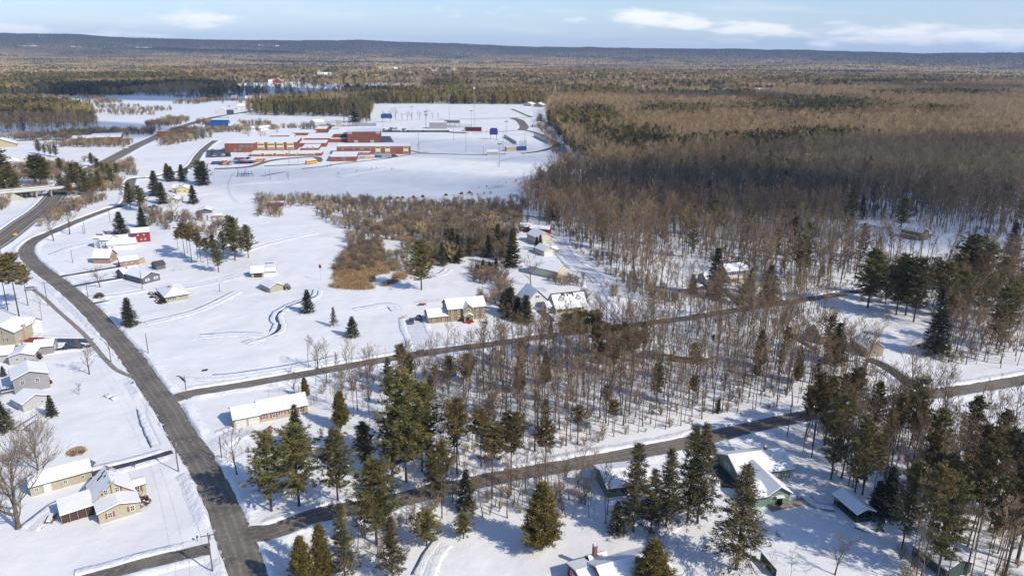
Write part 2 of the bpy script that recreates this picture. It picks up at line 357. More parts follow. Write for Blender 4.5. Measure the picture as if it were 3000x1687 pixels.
        if shut:
            for sd in (-1, 1):
                q = MB(); c = u + sd * (w/2 + t + sw/2 + .02); s.plate(q, F, c - sw/2, z - .05, c + sw/2, z + h + .05, .003, .06, M[shut]); q.obj('shutter', o)
        return o
    def wins(s, f, us, z, **k):
        for u in us: s.win(f, u, z, **k)
        return s
    def door(s, f, u, m='white', w=1., h=2.1, z=.15, blk=None, frame='white'):
        F = s.face(f, blk); q = MB(); s.plate(q, F, u - w/2, z, u + w/2, z + h, .003, .05, M[m]); o = q.obj('door', s.root)
        q = MB(); 
        for (a, b, c, d_) in ((-w/2-.1, z, -w/2, z+h), (w/2, z, w/2+.1, z+h), (-w/2-.1, z+h, w/2+.1, z+h+.1)): s.plate(q, F, u + a, b, u + c, d_, .003, .09, M[frame])
        q.obj('door_frame', o); q = MB(); s.plate(q, F, u + w*.32, z+1., u + w*.4, z+1.08, .052, .12, M['darkmetal']); q.obj('handle', o)
        return s
    def garage(s, f, u, w=2.6, h=2.1, blk=None, m='gdoor', z=.05):
        F = s.face(f, blk); q = MB(); n = 4
        for i in range(n): s.plate(q, F, u - w/2, z + h*i/n, u + w/2, z + h*(i+1)/n - .03, .003, .05, M[m])
        o = q.obj('garage_door', s.root); q = MB()
        for (a, b, c, d_) in ((-w/2-.12, z, -w/2-.003, z+h), (w/2+.003, z, w/2+.12, z+h), (-w/2-.12, z+h, w/2+.12, z+h+.12)): s.plate(q, F, u + a, b, u + c, d_, .003, .08, M['white'])
        q.obj('door_frame', o); return s
    def chimney(s, x, y, z0, z1, w=.7, d=.7, m='chimney', cap=True):
        q = MB(); q.box(x - w/2, y - d/2, z0, x + w/2, y + d/2, z1, M[m]); q.box(x - w/2 - .06, y - d/2 - .06, z1, x + w/2 + .06, y + d/2 + .06, z1 + .12, M['concrete'])
        o = q.obj('chimney', s.root); q = MB(); q.box(x - w*.3, y - d*.3, z1 + .123, x + w*.3, y + d*.3, z1 + .3, M['roofsnow'] if cap else M['darkmetal']); q.obj('chimney_cap', o); return s
    def vent(s, x, y, z):
        q = MB(); q.tube((x, y, z), (x, y, z + .45), .07, .07, M['darkmetal']); q.obj('roof_vent', s.root); return s
    def posts(s, pts, h, z0=0., t=.12, m='white', name='post'):
        for (x, y) in pts: q = MB(); q.box(x - t/2, y - t/2, z0 - .3, x + t/2, y + t/2, h, M[m]); q.obj(name, s.root)
        return s
    def trim(s, f, u0, z0, u1, z1, m='white', t=.16, blk=None):
        F = s.face(f, blk); o, U, Nn = F; q = s.part('trim'); d = Vector((u1 - u0, z1 - z0)); n = Vector((-d.y, d.x)).normalized() * t
        V = []
        for p in (.003, .05):
            for (u, z) in ((u0, z0), (u1, z1), (u1 + n.x, z1 + n.y), (u0 + n.x, z0 + n.y)): a = o + U * u + Nn * p; V.append((a.x, a.y, z))
        q.add(V, [(4,5,6,7),(3,2,1,0),(0,1,5,4),(1,2,6,5),(2,3,7,6),(3,0,4,7)], M[m]); return s
    def done(s):
        for m, mb in s.walls.items(): mb.obj('foundation' if m == 'concrete' else 'wall', s.root)
        first = None
        for m, mb in s.roofs.items():
            o = mb.obj('roof', s.root); first = first or o
        if first and s.snow.f:
            me = s.snow.mesh('roof_snow'); o = bpy.data.objects.new('roof_snow', me); COL.objects.link(o); o.parent = first
            b = o.modifiers.new('soft', 'BEVEL'); b.width = .11; b.segments = 2; b.limit_method = 'ANGLE'; b.angle_limit = R(50)
        for n, mb in s.misc.items(): mb.obj(n, s.root)
        return s
# --- green two-storey house beyond the middle side road
h = House('two_storey_house', 'long green two-storey house with red shutters and front gable', 'house', ('k', 485, 1025), ('k', 1905, 880)); W = h.w
wg = W * .335
h.block(wg, 0, W - wg, 9.2, 5.5, 'gx', 2.6, 'olive', e=.45, found=.35); mainb = h.last
for u in (.085, .245, .745, .905): h.win('f', u * (W - wg) + .5, 3.65, .85, 1.35, 'redshut')
for u in (.085, .255, .745, .905): h.win('f', u * (W - wg) + .5, 1.0, .85, 1.35, 'redshut')
h.win('r', 3, 3.6); h.win('r', 6, 3.6); h.win('r', 3, 1.); h.win('l', 3, 3.7)
h.block(wg + (W - wg) * .385, -1.0, (W - wg) * .26, 4.5, 5.3, 'gy', 1.9, 'olive', e=.35); gb = h.last; h.win('f', gb[2] / 2, 3.75, 1.6, 1.3, None)
h.trim('f', 0, 5.25, gb[2] / 2, 7.15, t=.2).trim('f', gb[2] / 2, 7.15, gb[2], 5.25, t=.2)
h.block(gb[0] + .15, -3.0, gb[2] * .86, 2.05, 2.75, 'gy', .95, 'olive', e=.25, z0=2.5); h.door('f', gb[2] * .5, 'deckred', 1.0, 2.1, .6, blk=gb)
q = h.part('porch_deck'); q.box(gb[0] - .1, -3.2, -.3, gb[0] + gb[2] * .95, -1.003, .55, M['deckred']); q.box(gb[0] + gb[2] * .3, -4.3, -.3, gb[0] + gb[2] * .6, -3.203, .25, M['deckred'])
h.posts([(gb[0] + .2, -2.9), (gb[0] + gb[2] * .9, -2.9)], 2.7, .3, .16)
h.block(.0, .25, wg - .003, 7.6, 2.75, 'gx', 2.0, 'olive', e=.4, found=.3); h.win('f', wg * .27, .95, .85, 1.3, 'redshut'); h.win('f', wg * .76, .95, .85, 1.3, 'redshut'); h.garage('l', 2.2, 2.6, 2.2); h.garage('l', 5.4, 2.6, 2.2); h.done()
# --- white garage with steep roof
h = House('garage_building', 'white steep-gabled garage with two wide doors and small gable windows', 'garage', ('j', 545, 960), ('j', 985, 905), w=9.6); W = h.w
h.block(0, 0, W, 10.5, 2.7, 'gy', 4.6, 'whitesd', e=.45); h.garage('f', 2.3, 3.3, 2.2); h.garage('f', 6.1, 3.3, 2.2); h.win('f', W/2 - .45, 4.1, .7, .9, None, panes=False); h.win('f', W/2 + .5, 4.1, .7, .9, None, panes=False); h.win('f', 8.9, 1.0, .6, .8)
h.trim('f', 0, 2.6, W/2, 7.2).trim('f', W/2, 7.2, W, 2.6); h.done()
# --- dormered cape
h = House('dormered_house', 'white house with two dormers, pillared porch and patchy snow on its steep roof', 'house', ('j', 1290, 1125), ('j', 1990, 1050), w=14.2, block=10); W = h.w
h.block(0, 2.1, W, 8., 2.9, 'gx', 4.3, 'whitesd', e=.0, er=.35, bare=.13); mb_ = h.last
for u in (2.2, 4.6, 10.4, 12.3): h.win('f', u, .9, .85, 1.3, 'blackshut')
h.door('f', 7.2, 'blackshut'); h.win('l', 4, 3.6); h.win('r', 4, 3.6); h.win('r', 2, .9)
sl = 4.3 / 4.; V = [(-.5, -.35, 2.15), (W + .5, -.35, 2.15), (W + .5, 2.1, 2.98), (-.5, 2.1, 2.98)]; h.roofs['shingle'].slab(V, [(0,1,2,3)], .003, .12, M['shingle']); h.snow.slab(V, [(0,1,2,3)], .124, .42, M['roofsnow'])
h.part('porch_deck').box(0, 0, -.3, W, 2.09, .35, M['cream']); h.posts([(i * (W - .3) / 5 + .15, .15) for i in range(6)], 2.35, .3, .16)
for dx in (2.4, 10.2):
    h.block(dx, 3.3, 2.1, 2.6, 5.2, 'gy', 1.1, 'whitesd', e=.2, z0=3.6); h.win('f', 1.05, 3.95, .75, 1.0, 'blackshut', sw=.3)
q = h.part('bare_shingle_patch'); rs = random.Random(3)
for (u, wd, t0, t1) in [(3.9,1.3,.66,.87),(5.1,.5,.58,.87),(6.4,.7,.62,.87),(8.8,.8,.56,.87),(7.4,1.4,.74,.87),(4.4,.7,.45,.6)]:
    yy = lambda t: 2.1 + 4. * t; zz = lambda t: 2.9 + 4.3 * t + .40
    q.add([(u, yy(t0), zz(t0)), (u + wd, yy(t0 + .03), zz(t0 + .03)), (u + wd * .9, yy(t1), zz(t1)), (u - .1, yy(t1), zz(t1))], [(0,1,2,3)], M['shingle'])
h.block(-3.3, 3.0, 3.29, 5.2, 2.6, 'gx', 1.5, 'whitesd', e=.25); h.win('f', 1.6, .9, .8, 1.1, 'blackshut'); h.win('l', 2.6, .8, 2.2, 1.4); h.vent(12.9, 5, 6); h.vent(13.2, 4.2, 5); h.done()
# --- large pale buildings up the snowy lane
h = House('pole_barn', 'big cream barn with long snowy roof at the end of the lane bend', 'barn', ('j', 1300, 250), ('i', 1770, 1270), w=9.5, block=10); h.block(0, 0, 9.5, 17, 3.8, 'gy', 2.6, 'creamsd', e=.4); h.win('r', 4, 1.2); h.win('r', 9, 1.2); h.done()
h = House('lane_garage', 'cream double garage with gable facing the road up the lane', 'garage', ('i', 975, 865), ('i', 1290, 815), w=7.2, block=7); h.block(0, 0, 7.2, 9, 2.7, 'gy', 2.0, 'creamsd', e=.4); h.garage('f', 1.8, 2.7, 2.1); h.garage('f', 4.7, 2.7, 2.1); h.win('f', 3.6, 3.3, .5, .5, None, panes=False)
h.block(7.203, .8, 3.2, 6, 2.3, 'gx', 1.2, 'greysd', e=.35); h.win('f', 1.6, .9); h.done()
h = House('lane_barn', 'tall cream-walled barn behind the double garage up the lane', 'barn', ('i', 930, 590), ('i', 1165, 560), w=9.5, block=8); h.block(-2.5, 0, 9.5, 13, 4.2, 'gy', 2.8, 'creamsd', e=.4); h.done()
h = House('long_red_shed', 'longer of two barn-red sheds at the top of the lane', 'shed', ('i', 615, 285), ('i', 905, 305), w=12); h.block(0, 0, 12, 5.5, 3., 'gx', 1.7, 'barnred', e=.3); h.wins('f', (2, 5, 8), 1.1, w=.8, h=.8); h.done()
h = House('short_red_shed', 'shorter barn-red shed at the top of the lane', 'shed', ('i', 352, 225), ('i', 540, 240), w=8); h.block(0, 0, 8, 5, 2.8, 'gx', 1.6, 'barnred', e=.3); h.win('f', 2, 1.1, .7, .7); h.win('f', 4, 1.1, .7, .7); h.done()
# --- colonial by the big wood
h = House('colonial_house', 'tan colonial house with white porch and red chimney at the wood edge', 'house', ('l', 905, 710), ('l', 1480, 650), w=12.4); h.block(0, 2.4, 12.4, 8.6, 5.3, 'gx', 2.5, 'tan', e=.4)
h.wins('f', (1.3, 4.0, 6.7, 9.4), 3.6, w=.9, h=1.35, shut='blackshut'); h.wins('f', (1.8, 5.2), .9, w=1., h=1.3); h.chimney(12.75, 5.5, 0, 8.9, .8, 1.3); h.win('l', 3, 3.6)
V = [(.7, -.3, 2.3), (7.4, -.3, 2.3), (7.4, 2.38, 3.2), (.7, 2.38, 3.2)]; h.roofs['shingle'].slab(V, [(0,1,2,3)], 0, .1, M['shingle']); h.snow.slab(V, [(0,1,2,3)], .104, .36, M['roofsnow']); h.posts([(.9,-.1), (4,-.1), (7.2,-.1)], 2.4, .2, .18); h.part('porch_deck').box(.7, -.2, -.3, 7.4, 2.38, .3, M['cream'])
h.block(-4.6, 3.6, 4.59, 6.6, 2.5, 'gx', 1.6, 'greysd', e=.3); h.win('f', 2.2, .7, 2.6, 1.3); h.block(-11, 2.6, 6.39, 7.2, 2.6, 'gx', 1.9, 'greysd', e=.3); h.garage('f', 3.3, 2.8, 2.1); h.done()
h = House('brown_wood_house', 'brown house with cross gable and small entry roof inside the far wood', 'house', ('m', 830, 735), ('m', 1190, 670), w=9., block=9); h.block(0, 0, 7, 13, 4.6, 'gy', 2.1, 'brown', e=.4); h.win('f', 2.2, 2.9); h.win('f', 4.4, 2.9); h.garage('l', 10, 2.4, 2.); h.garage('l', 7, 2.4, 2.)
h.block(-1.6, 3., 1.59, 9, 2.2, 'sh', .1, 'brown', e=.2); h.block(7.003, 2., 6.2, 8, 2.9, 'gx', 2.0, 'brown', e=.4); h.win('f', 2, 1., 1.4, 1.2); h.done()
# --- house in the middle wood and garage annex, low tan house
h = House('grey_wood_house', 'grey gabled house with tall metal chimney hidden behind conifers in the middle wood', 'house', ('n', 620, 940), ang=18, w=13, block=9); h.block(0, 0, 12, 8, 3.2, 'gx', 3.4, 'greysd', e=.5); h.chimney(9, 4.8, 4, 8.2, 1.2, 1.2, 'greysd'); h.wins('f', (3, 8), 1.1); h.done()
h = House('stone_annex', 'pale tan gabled annex at the end of the shaded clearing', 'annex', ('n', 1760, 1260), ('n', 2150, 1230), w=7, block=6); h.block(0, 0, 7, 9, 3.4, 'gy', 2.2, 'dktan', e=.3); h.win('f', 3.5, 1.2); h.done()
h = House('low_tan_house', 'low tan house with broad snowy roof among the trees near the middle side road', 'house', ('t', 1100, 960), ('t', 1640, 1000), w=10.5, block=9); h.block(0, 0, 11, 8.5, 2.7, 'gx', 1.9, 'dktan', e=.6); h.block(-7.0, 1, 6.99, 7, 2.6, 'gx', 1.5, 'tan', e=.4); h.win('f', 2.5, 1.); h.win('f', 5, 1.); h.chimney(-2, 5, 3, 4.6, .5, .5); h.done()
# --- green house bottom right
h = House('green_house', 'large green house with deep snow on its broad crossing roofs', 'house', ('x', 700, 1600), ('x', 1540, 1480), w=9.2, block=14); an = h.ang
h.block(0, 0, 3.2, 8.5, 2.7, 'gx', 1.3, 'green', e=.5, sn=.36); h.block(3.203, .0, 6., 12, 2.9, 'gy', 1.9, 'green', e=.6, sn=.36)
h.win('f', 1.3, 1.55, .9, .85, fm='cream'); h.win('f', 4.7, 1.55, .9, .85, fm='cream'); h.door('f', 3., 'dkgreen'); q = h.part('door_canopy'); q.box(3.2 + 1.9, -.9, 2.3, 3.2 + 4.1, -.003, 2.4, M['white']); q.box(5.15, -.85, 2.403, 7.25, -.05, 2.6, M['roofsnow'])
h.block(1.4, 10.2, 14.5, 10, 3.0, 'gx', 2.3, 'green', e=.9, sn=.4); h.wins('f', (9.5, 10.4, 12.8), 1.1, w=.7, h=1.2); h.wins('l', (3, 4.3, 5.2), 1.1, w=.7, h=1.3); h.chimney(11.5, 15.4, 4.5, 6.6, .7, .7); h.vent(11.6, 13, 4.6); h.done()
h = House('pavilion', 'green open-sided garden pavilion with snowy gable roof', 'pavilion', (9, 1300, 1050), (9, 1415, 1030), w=4.4, block=5); h.roofs['shingle'] = MB()
for (a, b) in (((-.5), 2.2), (2.2, 4.9)): pass
RV = [(-.5,-.5,2.3),(2.2,-.5,3.5),(2.2,8.6,3.5),(-.5,8.6,2.3),(4.9,-.5,2.3),(4.9,8.6,2.3)]; RF = [(0,1,2,3),(1,4,5,2)]; h.roofs['shingle'].slab(RV, RF, 0, .12, M['shingle']); h.snow.slab(RV, RF, .124, .46, M['roofsnow'])
h.posts([(.1,.1),(2.2,.1),(4.3,.1),(.1,2.8),(.1,5.4),(.1,8.),(4.3,2.8),(4.3,5.4),(4.3,8.)], 2.5, .2, .16, 'dkgreen')
h.part('floor').box(0, 0, -.3, 4.4, 8.1, .2, M['dkgreen'])
for (x0, y0, x1, y1) in ((.2,.06,4.2,.14),(.06,.2,.14,8.),(4.26,.2,4.34,8.),(.2,7.96,4.2,8.04)):
    for z in (.3, .6, .9): h.part('railing').box(x0, y0, z, x1, y1, z + .14, M['dkgreen'])
h.done()
h = House('dark_green_house', 'dark green long house under snow behind the thin pines at the bottom edge', 'house', (9, 1715, 1290), (9, 1965, 1475), block=8); h.block(0, 0, h.w, 7, 2.5, 'gx', 1.5, 'dkgreen', e=.4); h.done()
h = House('green_walled_garage', 'low garage with deep snowy roof and green front wall beside three spruces', 'garage', (8, 1990, 865), (8, 2300, 828), w=9.5, block=8); h.block(0, 0, 12, 10.5, 2.5, 'gx', 1.6, 'green', e=.4, sn=.4); h.door('f', 6, 'green', 1.2); h.done()
_p = G('w', 600, 840, 5.2); _q = G('w', 1500, 600, 5.2); _an = math.atan2(_q[1] - _p[1], _q[0] - _p[0]); _u, _v = px('w', 0, 0)
h = House('red_house', 'red house with deep snow and brick chimney cut by the bottom edge', 'house', ('w', 600, 1400), ang=math.degrees(_an), w=15, block=9); h.root.location = (_p[0] + 4.25 * math.sin(_an), _p[1] - 4.25 * math.cos(_an), h.z); h.block(0, 0, 15, 8.5, 2.9, 'gx', 2.1, 'cottred', e=.5, sn=.34); h.block(-3.6, 2.2, 3.59, 8., 2.5, 'gx', 1.1, 'cottred', e=.4, sn=.3)
h.wins('l', (2, 3.4, 4.8, 6.2), .9, w=.8, h=1.2); h.chimney(2.3, 9.6, 1.5, 5.9, .8, .8); h.block(1., 8.503, 4, 2.6, 2.4, 'gx', .9, 'cottred', e=.3); h.done()
# --- tan ranch house with garage
h = House('ranch_house', 'long tan ranch house with red shutters and double garage', 'house', (7, 1755, 348), (7, 2310, 238)); W = h.w; ga = W * .345
h.block(0, 0, ga, 8.2, 2.75, 'gx', 1.9, 'tan', e=.4); h.garage('f', ga * .27, 2.7, 2.15); h.garage('f', ga * .76, 2.7, 2.15)
h.block(ga + .003, .7, W - ga, 7.9, 2.75, 'gx', 2.2, 'tan', e=.45, found=.35)
for u, w_, z_, hh in ((1.2,.9,.95,1.4),(4.0,.9,.9,1.5),(6.4,.8,1.35,.95),(9.0,.8,1.35,.95),(11.8,.9,.95,1.4)): h.win('f', min(u, W - ga - 1.2), z_, w_, hh, 'redshut')
h.chimney(W - .4, 8.9, 1.5, 5.3, .8, .8, 'concrete'); h.vent(ga + 8, 3, 3.8); h.vent(ga - .8, 2.8, 3.8); h.vent(ga + .6, 1.8, 3.4); h.win('r', 4, 1.1); h.done()
h = House('small_outbuilding', 'small shed whose square snowy roof shows between the pines below the ranch house', 'shed', (7, 2345, 560), ang=24, w=6.5, block=5); h.block(0, 0, 6.5, 5.5, 2.4, 'gx', 1.2, 'tan', e=.3); h.done()
# --- beige workshop and house bottom left
h = House('workshop', 'long low beige workshop with snowy roof and white door', 'workshop', (7, 235, 855), (7, 622, 748), w=13.2); h.block(0, 0, h.w, 6.4, 2.6, 'gx', 1.7, 'beige', e=.35); h.win('f', 1.3, 1.15, .7, .7, None, panes=True); h.door('f', 3.6, 'white', 1.4); h.win('f', 7.4, 1.15, .7, .7); h.win('f', 11.2, 1.15, .7, .7); h.win('r', 3, 1.1, .8, .8); h.done()
h = House('cross_gabled_house', 'beige house with brick-red shutters, red-capped steep roof and screened porch', 'house', (7, 748, 1062), (7, 1000, 985), w=8.6, block=8.5); W = h.w
h.block(0, 0, W, 5.2, 2.7, 'gy', 1.05, 'beige', e=.4, sn=.3, found=.3); h.win('f', 2.3, 1.0, .8, 1.2, 'redshut'); h.win('f', 7.0, 1.05, .75, 1.2); q = MB(); h.plate(q, h.face('f'), 5.9, 1., 6.3, 2.3, .003, .06, M['redshut']); q.obj('shutter', h.root)
h.trim('f', 0, 2.6, W/2, 3.65).trim('f', W/2, 3.65, W, 2.6)
h.block(-.3, 5.203, W + .1, 8.6, 3.2, 'gy', 3.6, 'beige', e=.5, sn=.12); h.win('f', 2.9, 4.1, .7, 1.15); h.win('f', 5.3, 4.1, .7, 1.15); h.chimney(W/2 - .3 + .25, 5.0, 2.5, 7.3, .8, .5, 'beige')
for u in (2.1, 6.1): q = MB(); h.plate(q, h.face('f'), u - .2, 4.05, u + .2, 5.3, .003, .06, M['redshut']); q.obj('shutter', h.root)
q = h.part('bare_roof_patch'); bx0 = -.3 + (W + .1) / 2; sl = 3.6 / ((W + .1) / 2)
for (d0, d1, y0, y1, m_) in [(.0,1.0,12.8,14.0,'rshingle'),(1.0,2.3,13.3,13.8,'rshingle'),(.0,.5,11.4,12.7,'rshingle'),(.4,2.0,12.1,12.5,'rshingle'),(-1.2,-.4,11.5,12.3,'shingle'),(-2.4,-1.1,10.8,11.7,'shingle'),(-1.0,-.5,9.4,10.2,'shingle'),(.5,1.2,9.6,9.8,'shingle'),(-.1,.25,10,10.6,'shingle')]:
    q.add([(bx0 + d0, y0, 6.8 - abs(d0) * sl + .30), (bx0 + d1, y0 + .1, 6.8 - abs(d1) * sl + .30), (bx0 + d1, y1, 6.8 - abs(d1) * sl + .30), (bx0 + d0, y1 - .1, 6.8 - abs(d0) * sl + .30)], [(0,1,2,3)], M[m_])
h.block(W - .1, 7.6, 2.8, 3.4, 2.7, 'gx', .5, 'beige', e=.3, sn=.3); h.win('f', .9, 1.1, .95, 1.3); q = MB(); h.plate(q, h.face('f'), 1.6, 1.05, 2.05, 2.45, .003, .06, M['redshut']); q.obj('shutter', h.root)
RV = [(-7.2, 4.4, 2.35), (-.3, 4.4, 2.6), (-.3, 10.6, 3.4), (-7.2, 10.6, 3.1)]; h.roofs['shingle'].slab(RV, [(0,1,2,3)], 0, .12, M['shingle']); h.snow.slab(RV, [(0,1,2,3)], .124, .5, M['roofsnow'])
h.posts([(-7., 4.6), (-5.3, 4.6), (-3.7, 4.6), (-2., 4.6), (-7., 7.5), (-7., 10.4)], 2.6, 0, .1, 'metal'); h.part('porch_screen').box(-6.95, 5.0, -.3, -.6, 10.2, 2.2, M['hedge']); h.done()
# --- grey pair
h = House('grey_gabled_house', 'mid-grey gabled house with two windows above the low grey garage', 'house', ('g', 385, 1000), ('g', 1085, 850), w=9.6, block=8); h.block(0, 0, 9.6, 9.5, 5.0, 'gy', 1.8, 'greysd', e=.5, sn=.3); h.win('f', 2.5, 3.0, .95, 1.15); h.win('f', 6.4, 3.0, .95, 1.15); h.vent(3.2, 6, 6.2); h.trim('f', 0, 4.9, 4.8, 6.7).trim('f', 4.8, 6.7, 9.6, 4.9)
h.part('deck').box(-3.4, .5, 1.6, -.02, 5, 1.75, M['white']); h.part('deck').box(-3.4, .5, 1.9, -3.3, 5, 2.6, M['darkmetal']); h.part('deck').box(-3.3, .5, 1.9, -.02, .6, 2.6, M['darkmetal']); h.posts([(-3.3,.6),(-3.3,4.8)], 1.6, 0, .14, 'dktan'); h.done()
h = House('low_grey_garage', 'low light-grey garage with one window, in front of the grey gabled house', 'garage', (7, 178, 222), (7, 356, 160), w=7.6, block=6); h.block(0, 0, 7.6, 6.5, 2.5, 'gy', 1.7, 'lgrey', e=.45, sn=.32); h.win('f', 5.4, 1.05, .75, .75); h.done()
# --- pale grey house and tan house at the left edge
h = House('pale_grey_house', 'pale grey house with crossing snowy roofs beside the blue car driveway', 'house', ('f', 245, 1285), ('f', 780, 1235), w=7.6, block=8); h.block(0, 0, 7.6, 9, 2.9, 'gy', 1.1, 'lgrey', e=.4, sn=.3); h.win('f', 2.6, 1.4, .75, .9); h.win('f', 5., 1.4, .75, .9); h.trim('f', 0, 2.8, 3.8, 3.9, 'shingle').trim('f', 3.8, 3.9, 7.6, 2.8, 'shingle')
h.block(-9, 3.4, 8.99, 8., 2.7, 'gx', 1.7, 'lgrey', e=.4); h.block(5.5, 7.5, 6., 6.5, 3., 'gx', 1.4, 'greysd', e=.4); h.win('r', 3, 1.); h.chimney(1.2, 11, 3, 5.2, .5, .5, 'greysd'); h.done()
h = House('tan_gabled_house', 'tall tan gabled house with red shutters and end chimney at the left edge', 'house', ('f', -330, 780), ('f', 365, 795), w=11, block=10); h.block(0, 0, 11, 10, 5.0, 'gy', 2.5, 'beige', e=.4, sn=.3); h.win('f', 5.7, 4.4, .7, 1.1, 'redshut'); h.win('f', 7.3, 1.7, .7, 1.1, 'redshut'); h.chimney(11.4, 5, 0, 6.4, .8, 1.2, 'tanwall'); h.block(1.5, 10.003, 9, 6, 4.2, 'gx', 1.8, 'whitesd', e=.4)
h.part('deck').box(11.8, 2.8, -.3, 17, 6.8, .7, M['deckred']); h.part('arbour').box(11.8, 7., 2.2, 16, 7.1, 2.3, M['dktan']); h.part('arbour').box(15.9, 3.4, 2.2, 16, 7.1, 2.3, M['dktan']); h.done()
# --- far lawn houses
h = House('olive_ranch_house', 'pale olive ranch house with hipped snowy roof and red brick chimney', 'house', ('e', 1000, 1090), ('e', 1500, 1005), w=9.2, block=10); h.block(0, 0, 9.2, 15, 2.6, 'hip', 2.0, 'olive2', e=.7, sn=.34); h.win('f', 2.4, 1.0, 2., 1.1, 'blackshut'); h.win('f', 6.9, 1.25, 1.3, .7, 'blackshut', sw=.3); h.chimney(3.6, 7.2, 2.8, 5.2, 1.1, .7, 'brick'); h.vent(4.8, 10.5, 4.2); h.done()
h = House('slate_gabled_house', 'slate-grey gabled house with two cream-shuttered windows', 'house', ('e', 425, 625), ('e', 905, 500), w=8.6, block=9); h.block(0, 0, 8.6, 14, 2.9, 'gy', 1.9, 'slate', e=.5, sn=.3); h.win('f', 2.3, 1.2, .8, 1., 'white', sw=.45); h.win('f', 6.5, 1.2, .8, 1., 'white', sw=.45)
h.block(-.6, 14.003, 8, 6, 2.8, 'gx', 1.8, 'slate', e=.4); h.chimney(2.4, 16, 3.5, 5.6, .6, .6, 'greysd'); h.done()
h = House('slate_shed', 'small blue-grey shed with dark bare roof behind the slate house', 'shed', ('e', 640, 215), ('e', 830, 300), w=5.5); h.block(0, 0, 5.5, 4.5, 2.2, 'gy', 1.6, 'slate', e=.3, sn=0); h.done()
h = House('brick_tan_garage', 'brown-pink garage wing with two small white windows', 'garage', ('d', 880, 1215), ('d', 1285, 1160), w=8.6); h.block(0, 0, 8.6, 5.6, 2.5, 'gx', 1.5, 'brown2', e=.3, sn=.28); h.win('f', 2.8, 1.2, .6, .6); h.win('f', 5.6, 1.2, .6, .6); h.block(8.603, .8, 3, 2.2, 2.2, 'flat', 0, 'tan', e=.02, sn=.0, rm='tanwall'); h.done()
h = House('brown_gabled_house', 'brown gabled house with white-trimmed windows behind the garage wing', 'house', ('d', 615, 1130), ('d', 880, 985), w=7.6, block=6.5); h.block(0, 0, 7.6, 8.2, 3.0, 'gy', 3.3, 'brown2', e=.5, sn=.2); h.win('f', 3.8, 4.0, .7, .9); h.win('f', 2.0, 1.3, 1.2, .6); h.chimney(5.0, 2.5, 5, 7.2, .45, .45, 'greysd'); h.done()
h = House('white_ell_house', 'white two-part house with brick chimney and dark ridge left of the red barn', 'house', ('d', 190, 755), ('d', 500, 770), w=9.5, block=8); h.block(0, 1.5, 4.5, 7, 5.2, 'gx', 1.6, 'whitesd', e=.3, bare=.35); h.block(4.503, 0, 5.2, 8.5, 4.8, 'gx', 1.8, 'whitesd', e=.3); h.win('f', 1.3, 3.2, .7, 1.); h.win('f', 1.6, .8); h.win('f', 3.4, .8); h.chimney(4.5, 6.5, 5.5, 8.2, 1.4, .9); h.done()
h = House('white_barn', 'low white barn with wide snow-covered roof beside the red barn', 'barn', ('d', 550, 800), ('d', 1100, 760), w=14, block=7); h.block(0, 0, 14, 8.5, 2.6, 'gx', 2.1, 'whitesd', e=.3, sn=.35); h.win('f', 2.5, 1., 1.1, .6); h.done()
h = House('red_barn', 'deep red two-storey barn with white-trimmed windows and snowy roof', 'barn', ('d', 1085, 628), ('d', 1645, 578), block=7); W = h.w; h.block(W * .18, 0, W * .82, 6.8, 5.4, 'gx', 1.9, 'barnred', e=.25, sn=.28); h.wins('f', (3.2, 6.2), 3.7, w=.7, h=.8); h.wins('f', (4.6, 6.6), 1.2, w=.7, h=.8); h.door('f', 1.9, 'white'); h.block(-6.2, 1.8, 6.2 + W * .18 - .003, 5.5, 2.6, 'gx', 1.3, 'barnred', e=.25, sn=.3); h.done()
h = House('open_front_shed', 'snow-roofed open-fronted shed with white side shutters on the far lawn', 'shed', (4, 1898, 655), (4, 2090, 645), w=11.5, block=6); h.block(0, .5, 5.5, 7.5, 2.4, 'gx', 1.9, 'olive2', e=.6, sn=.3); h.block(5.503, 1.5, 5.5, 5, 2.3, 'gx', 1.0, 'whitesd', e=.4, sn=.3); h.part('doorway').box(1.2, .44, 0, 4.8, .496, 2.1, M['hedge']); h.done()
h = House('olive_outbuilding', 'small olive outbuilding with dark shrub at its end on the far lawn', 'outbuilding', (4, 2040, 770), (4, 2150, 745), w=6.4, block=5.5); h.block(0, 0, 6.4, 8.6, 2.3, 'gy', 1.5, 'olive2', e=.5, sn=.3); h.win('f', 1.6, 1., .7, .8); h.win('f', 4.8, 1., .7, .8); h.done()
h = House('yellow_house', 'pale yellow house with snowy gables in front of the evergreen row', 'house', ('o', 995, 745), ('o', 1330, 740), w=9, block=8); h.block(0, 0, 10, 9, 3.0, 'gy', 2.0, 'yellow', e=.4); h.win('f', 2.2, 1.2, 1.2, .8, 'blackshut', sw=.25); h.win('f', 6.4, 1.2, 1.2, .8, 'blackshut', sw=.25); h.block(-3.6, 4, 3.59, 9, 3.2, 'gx', 1.8, 'yellow', e=.4); h.done()
h = House('cream_cottage', 'cream cottage with deep snow on its gable below the yellow house', 'cottage', ('o', 765, 1010), ('o', 1060, 1010), w=8.4, block=6); h.block(0, 0, 8.4, 7.5, 2.7, 'gy', 1.6, 'creamsd', e=.5, sn=.35); h.win('f', 2.2, 1.1); h.win('f', 6, 1.1); h.done()
h = House('snowbound_shed', 'snow-buried shed among junk piles by the field path', 'shed', ('o', 1570, 1250), ('o', 1850, 1240), w=7.6, block=5); h.block(0, 0, 7.6, 7, 1.9, 'gy', 1.2, 'slate', e=.7, sn=.5); h.done()
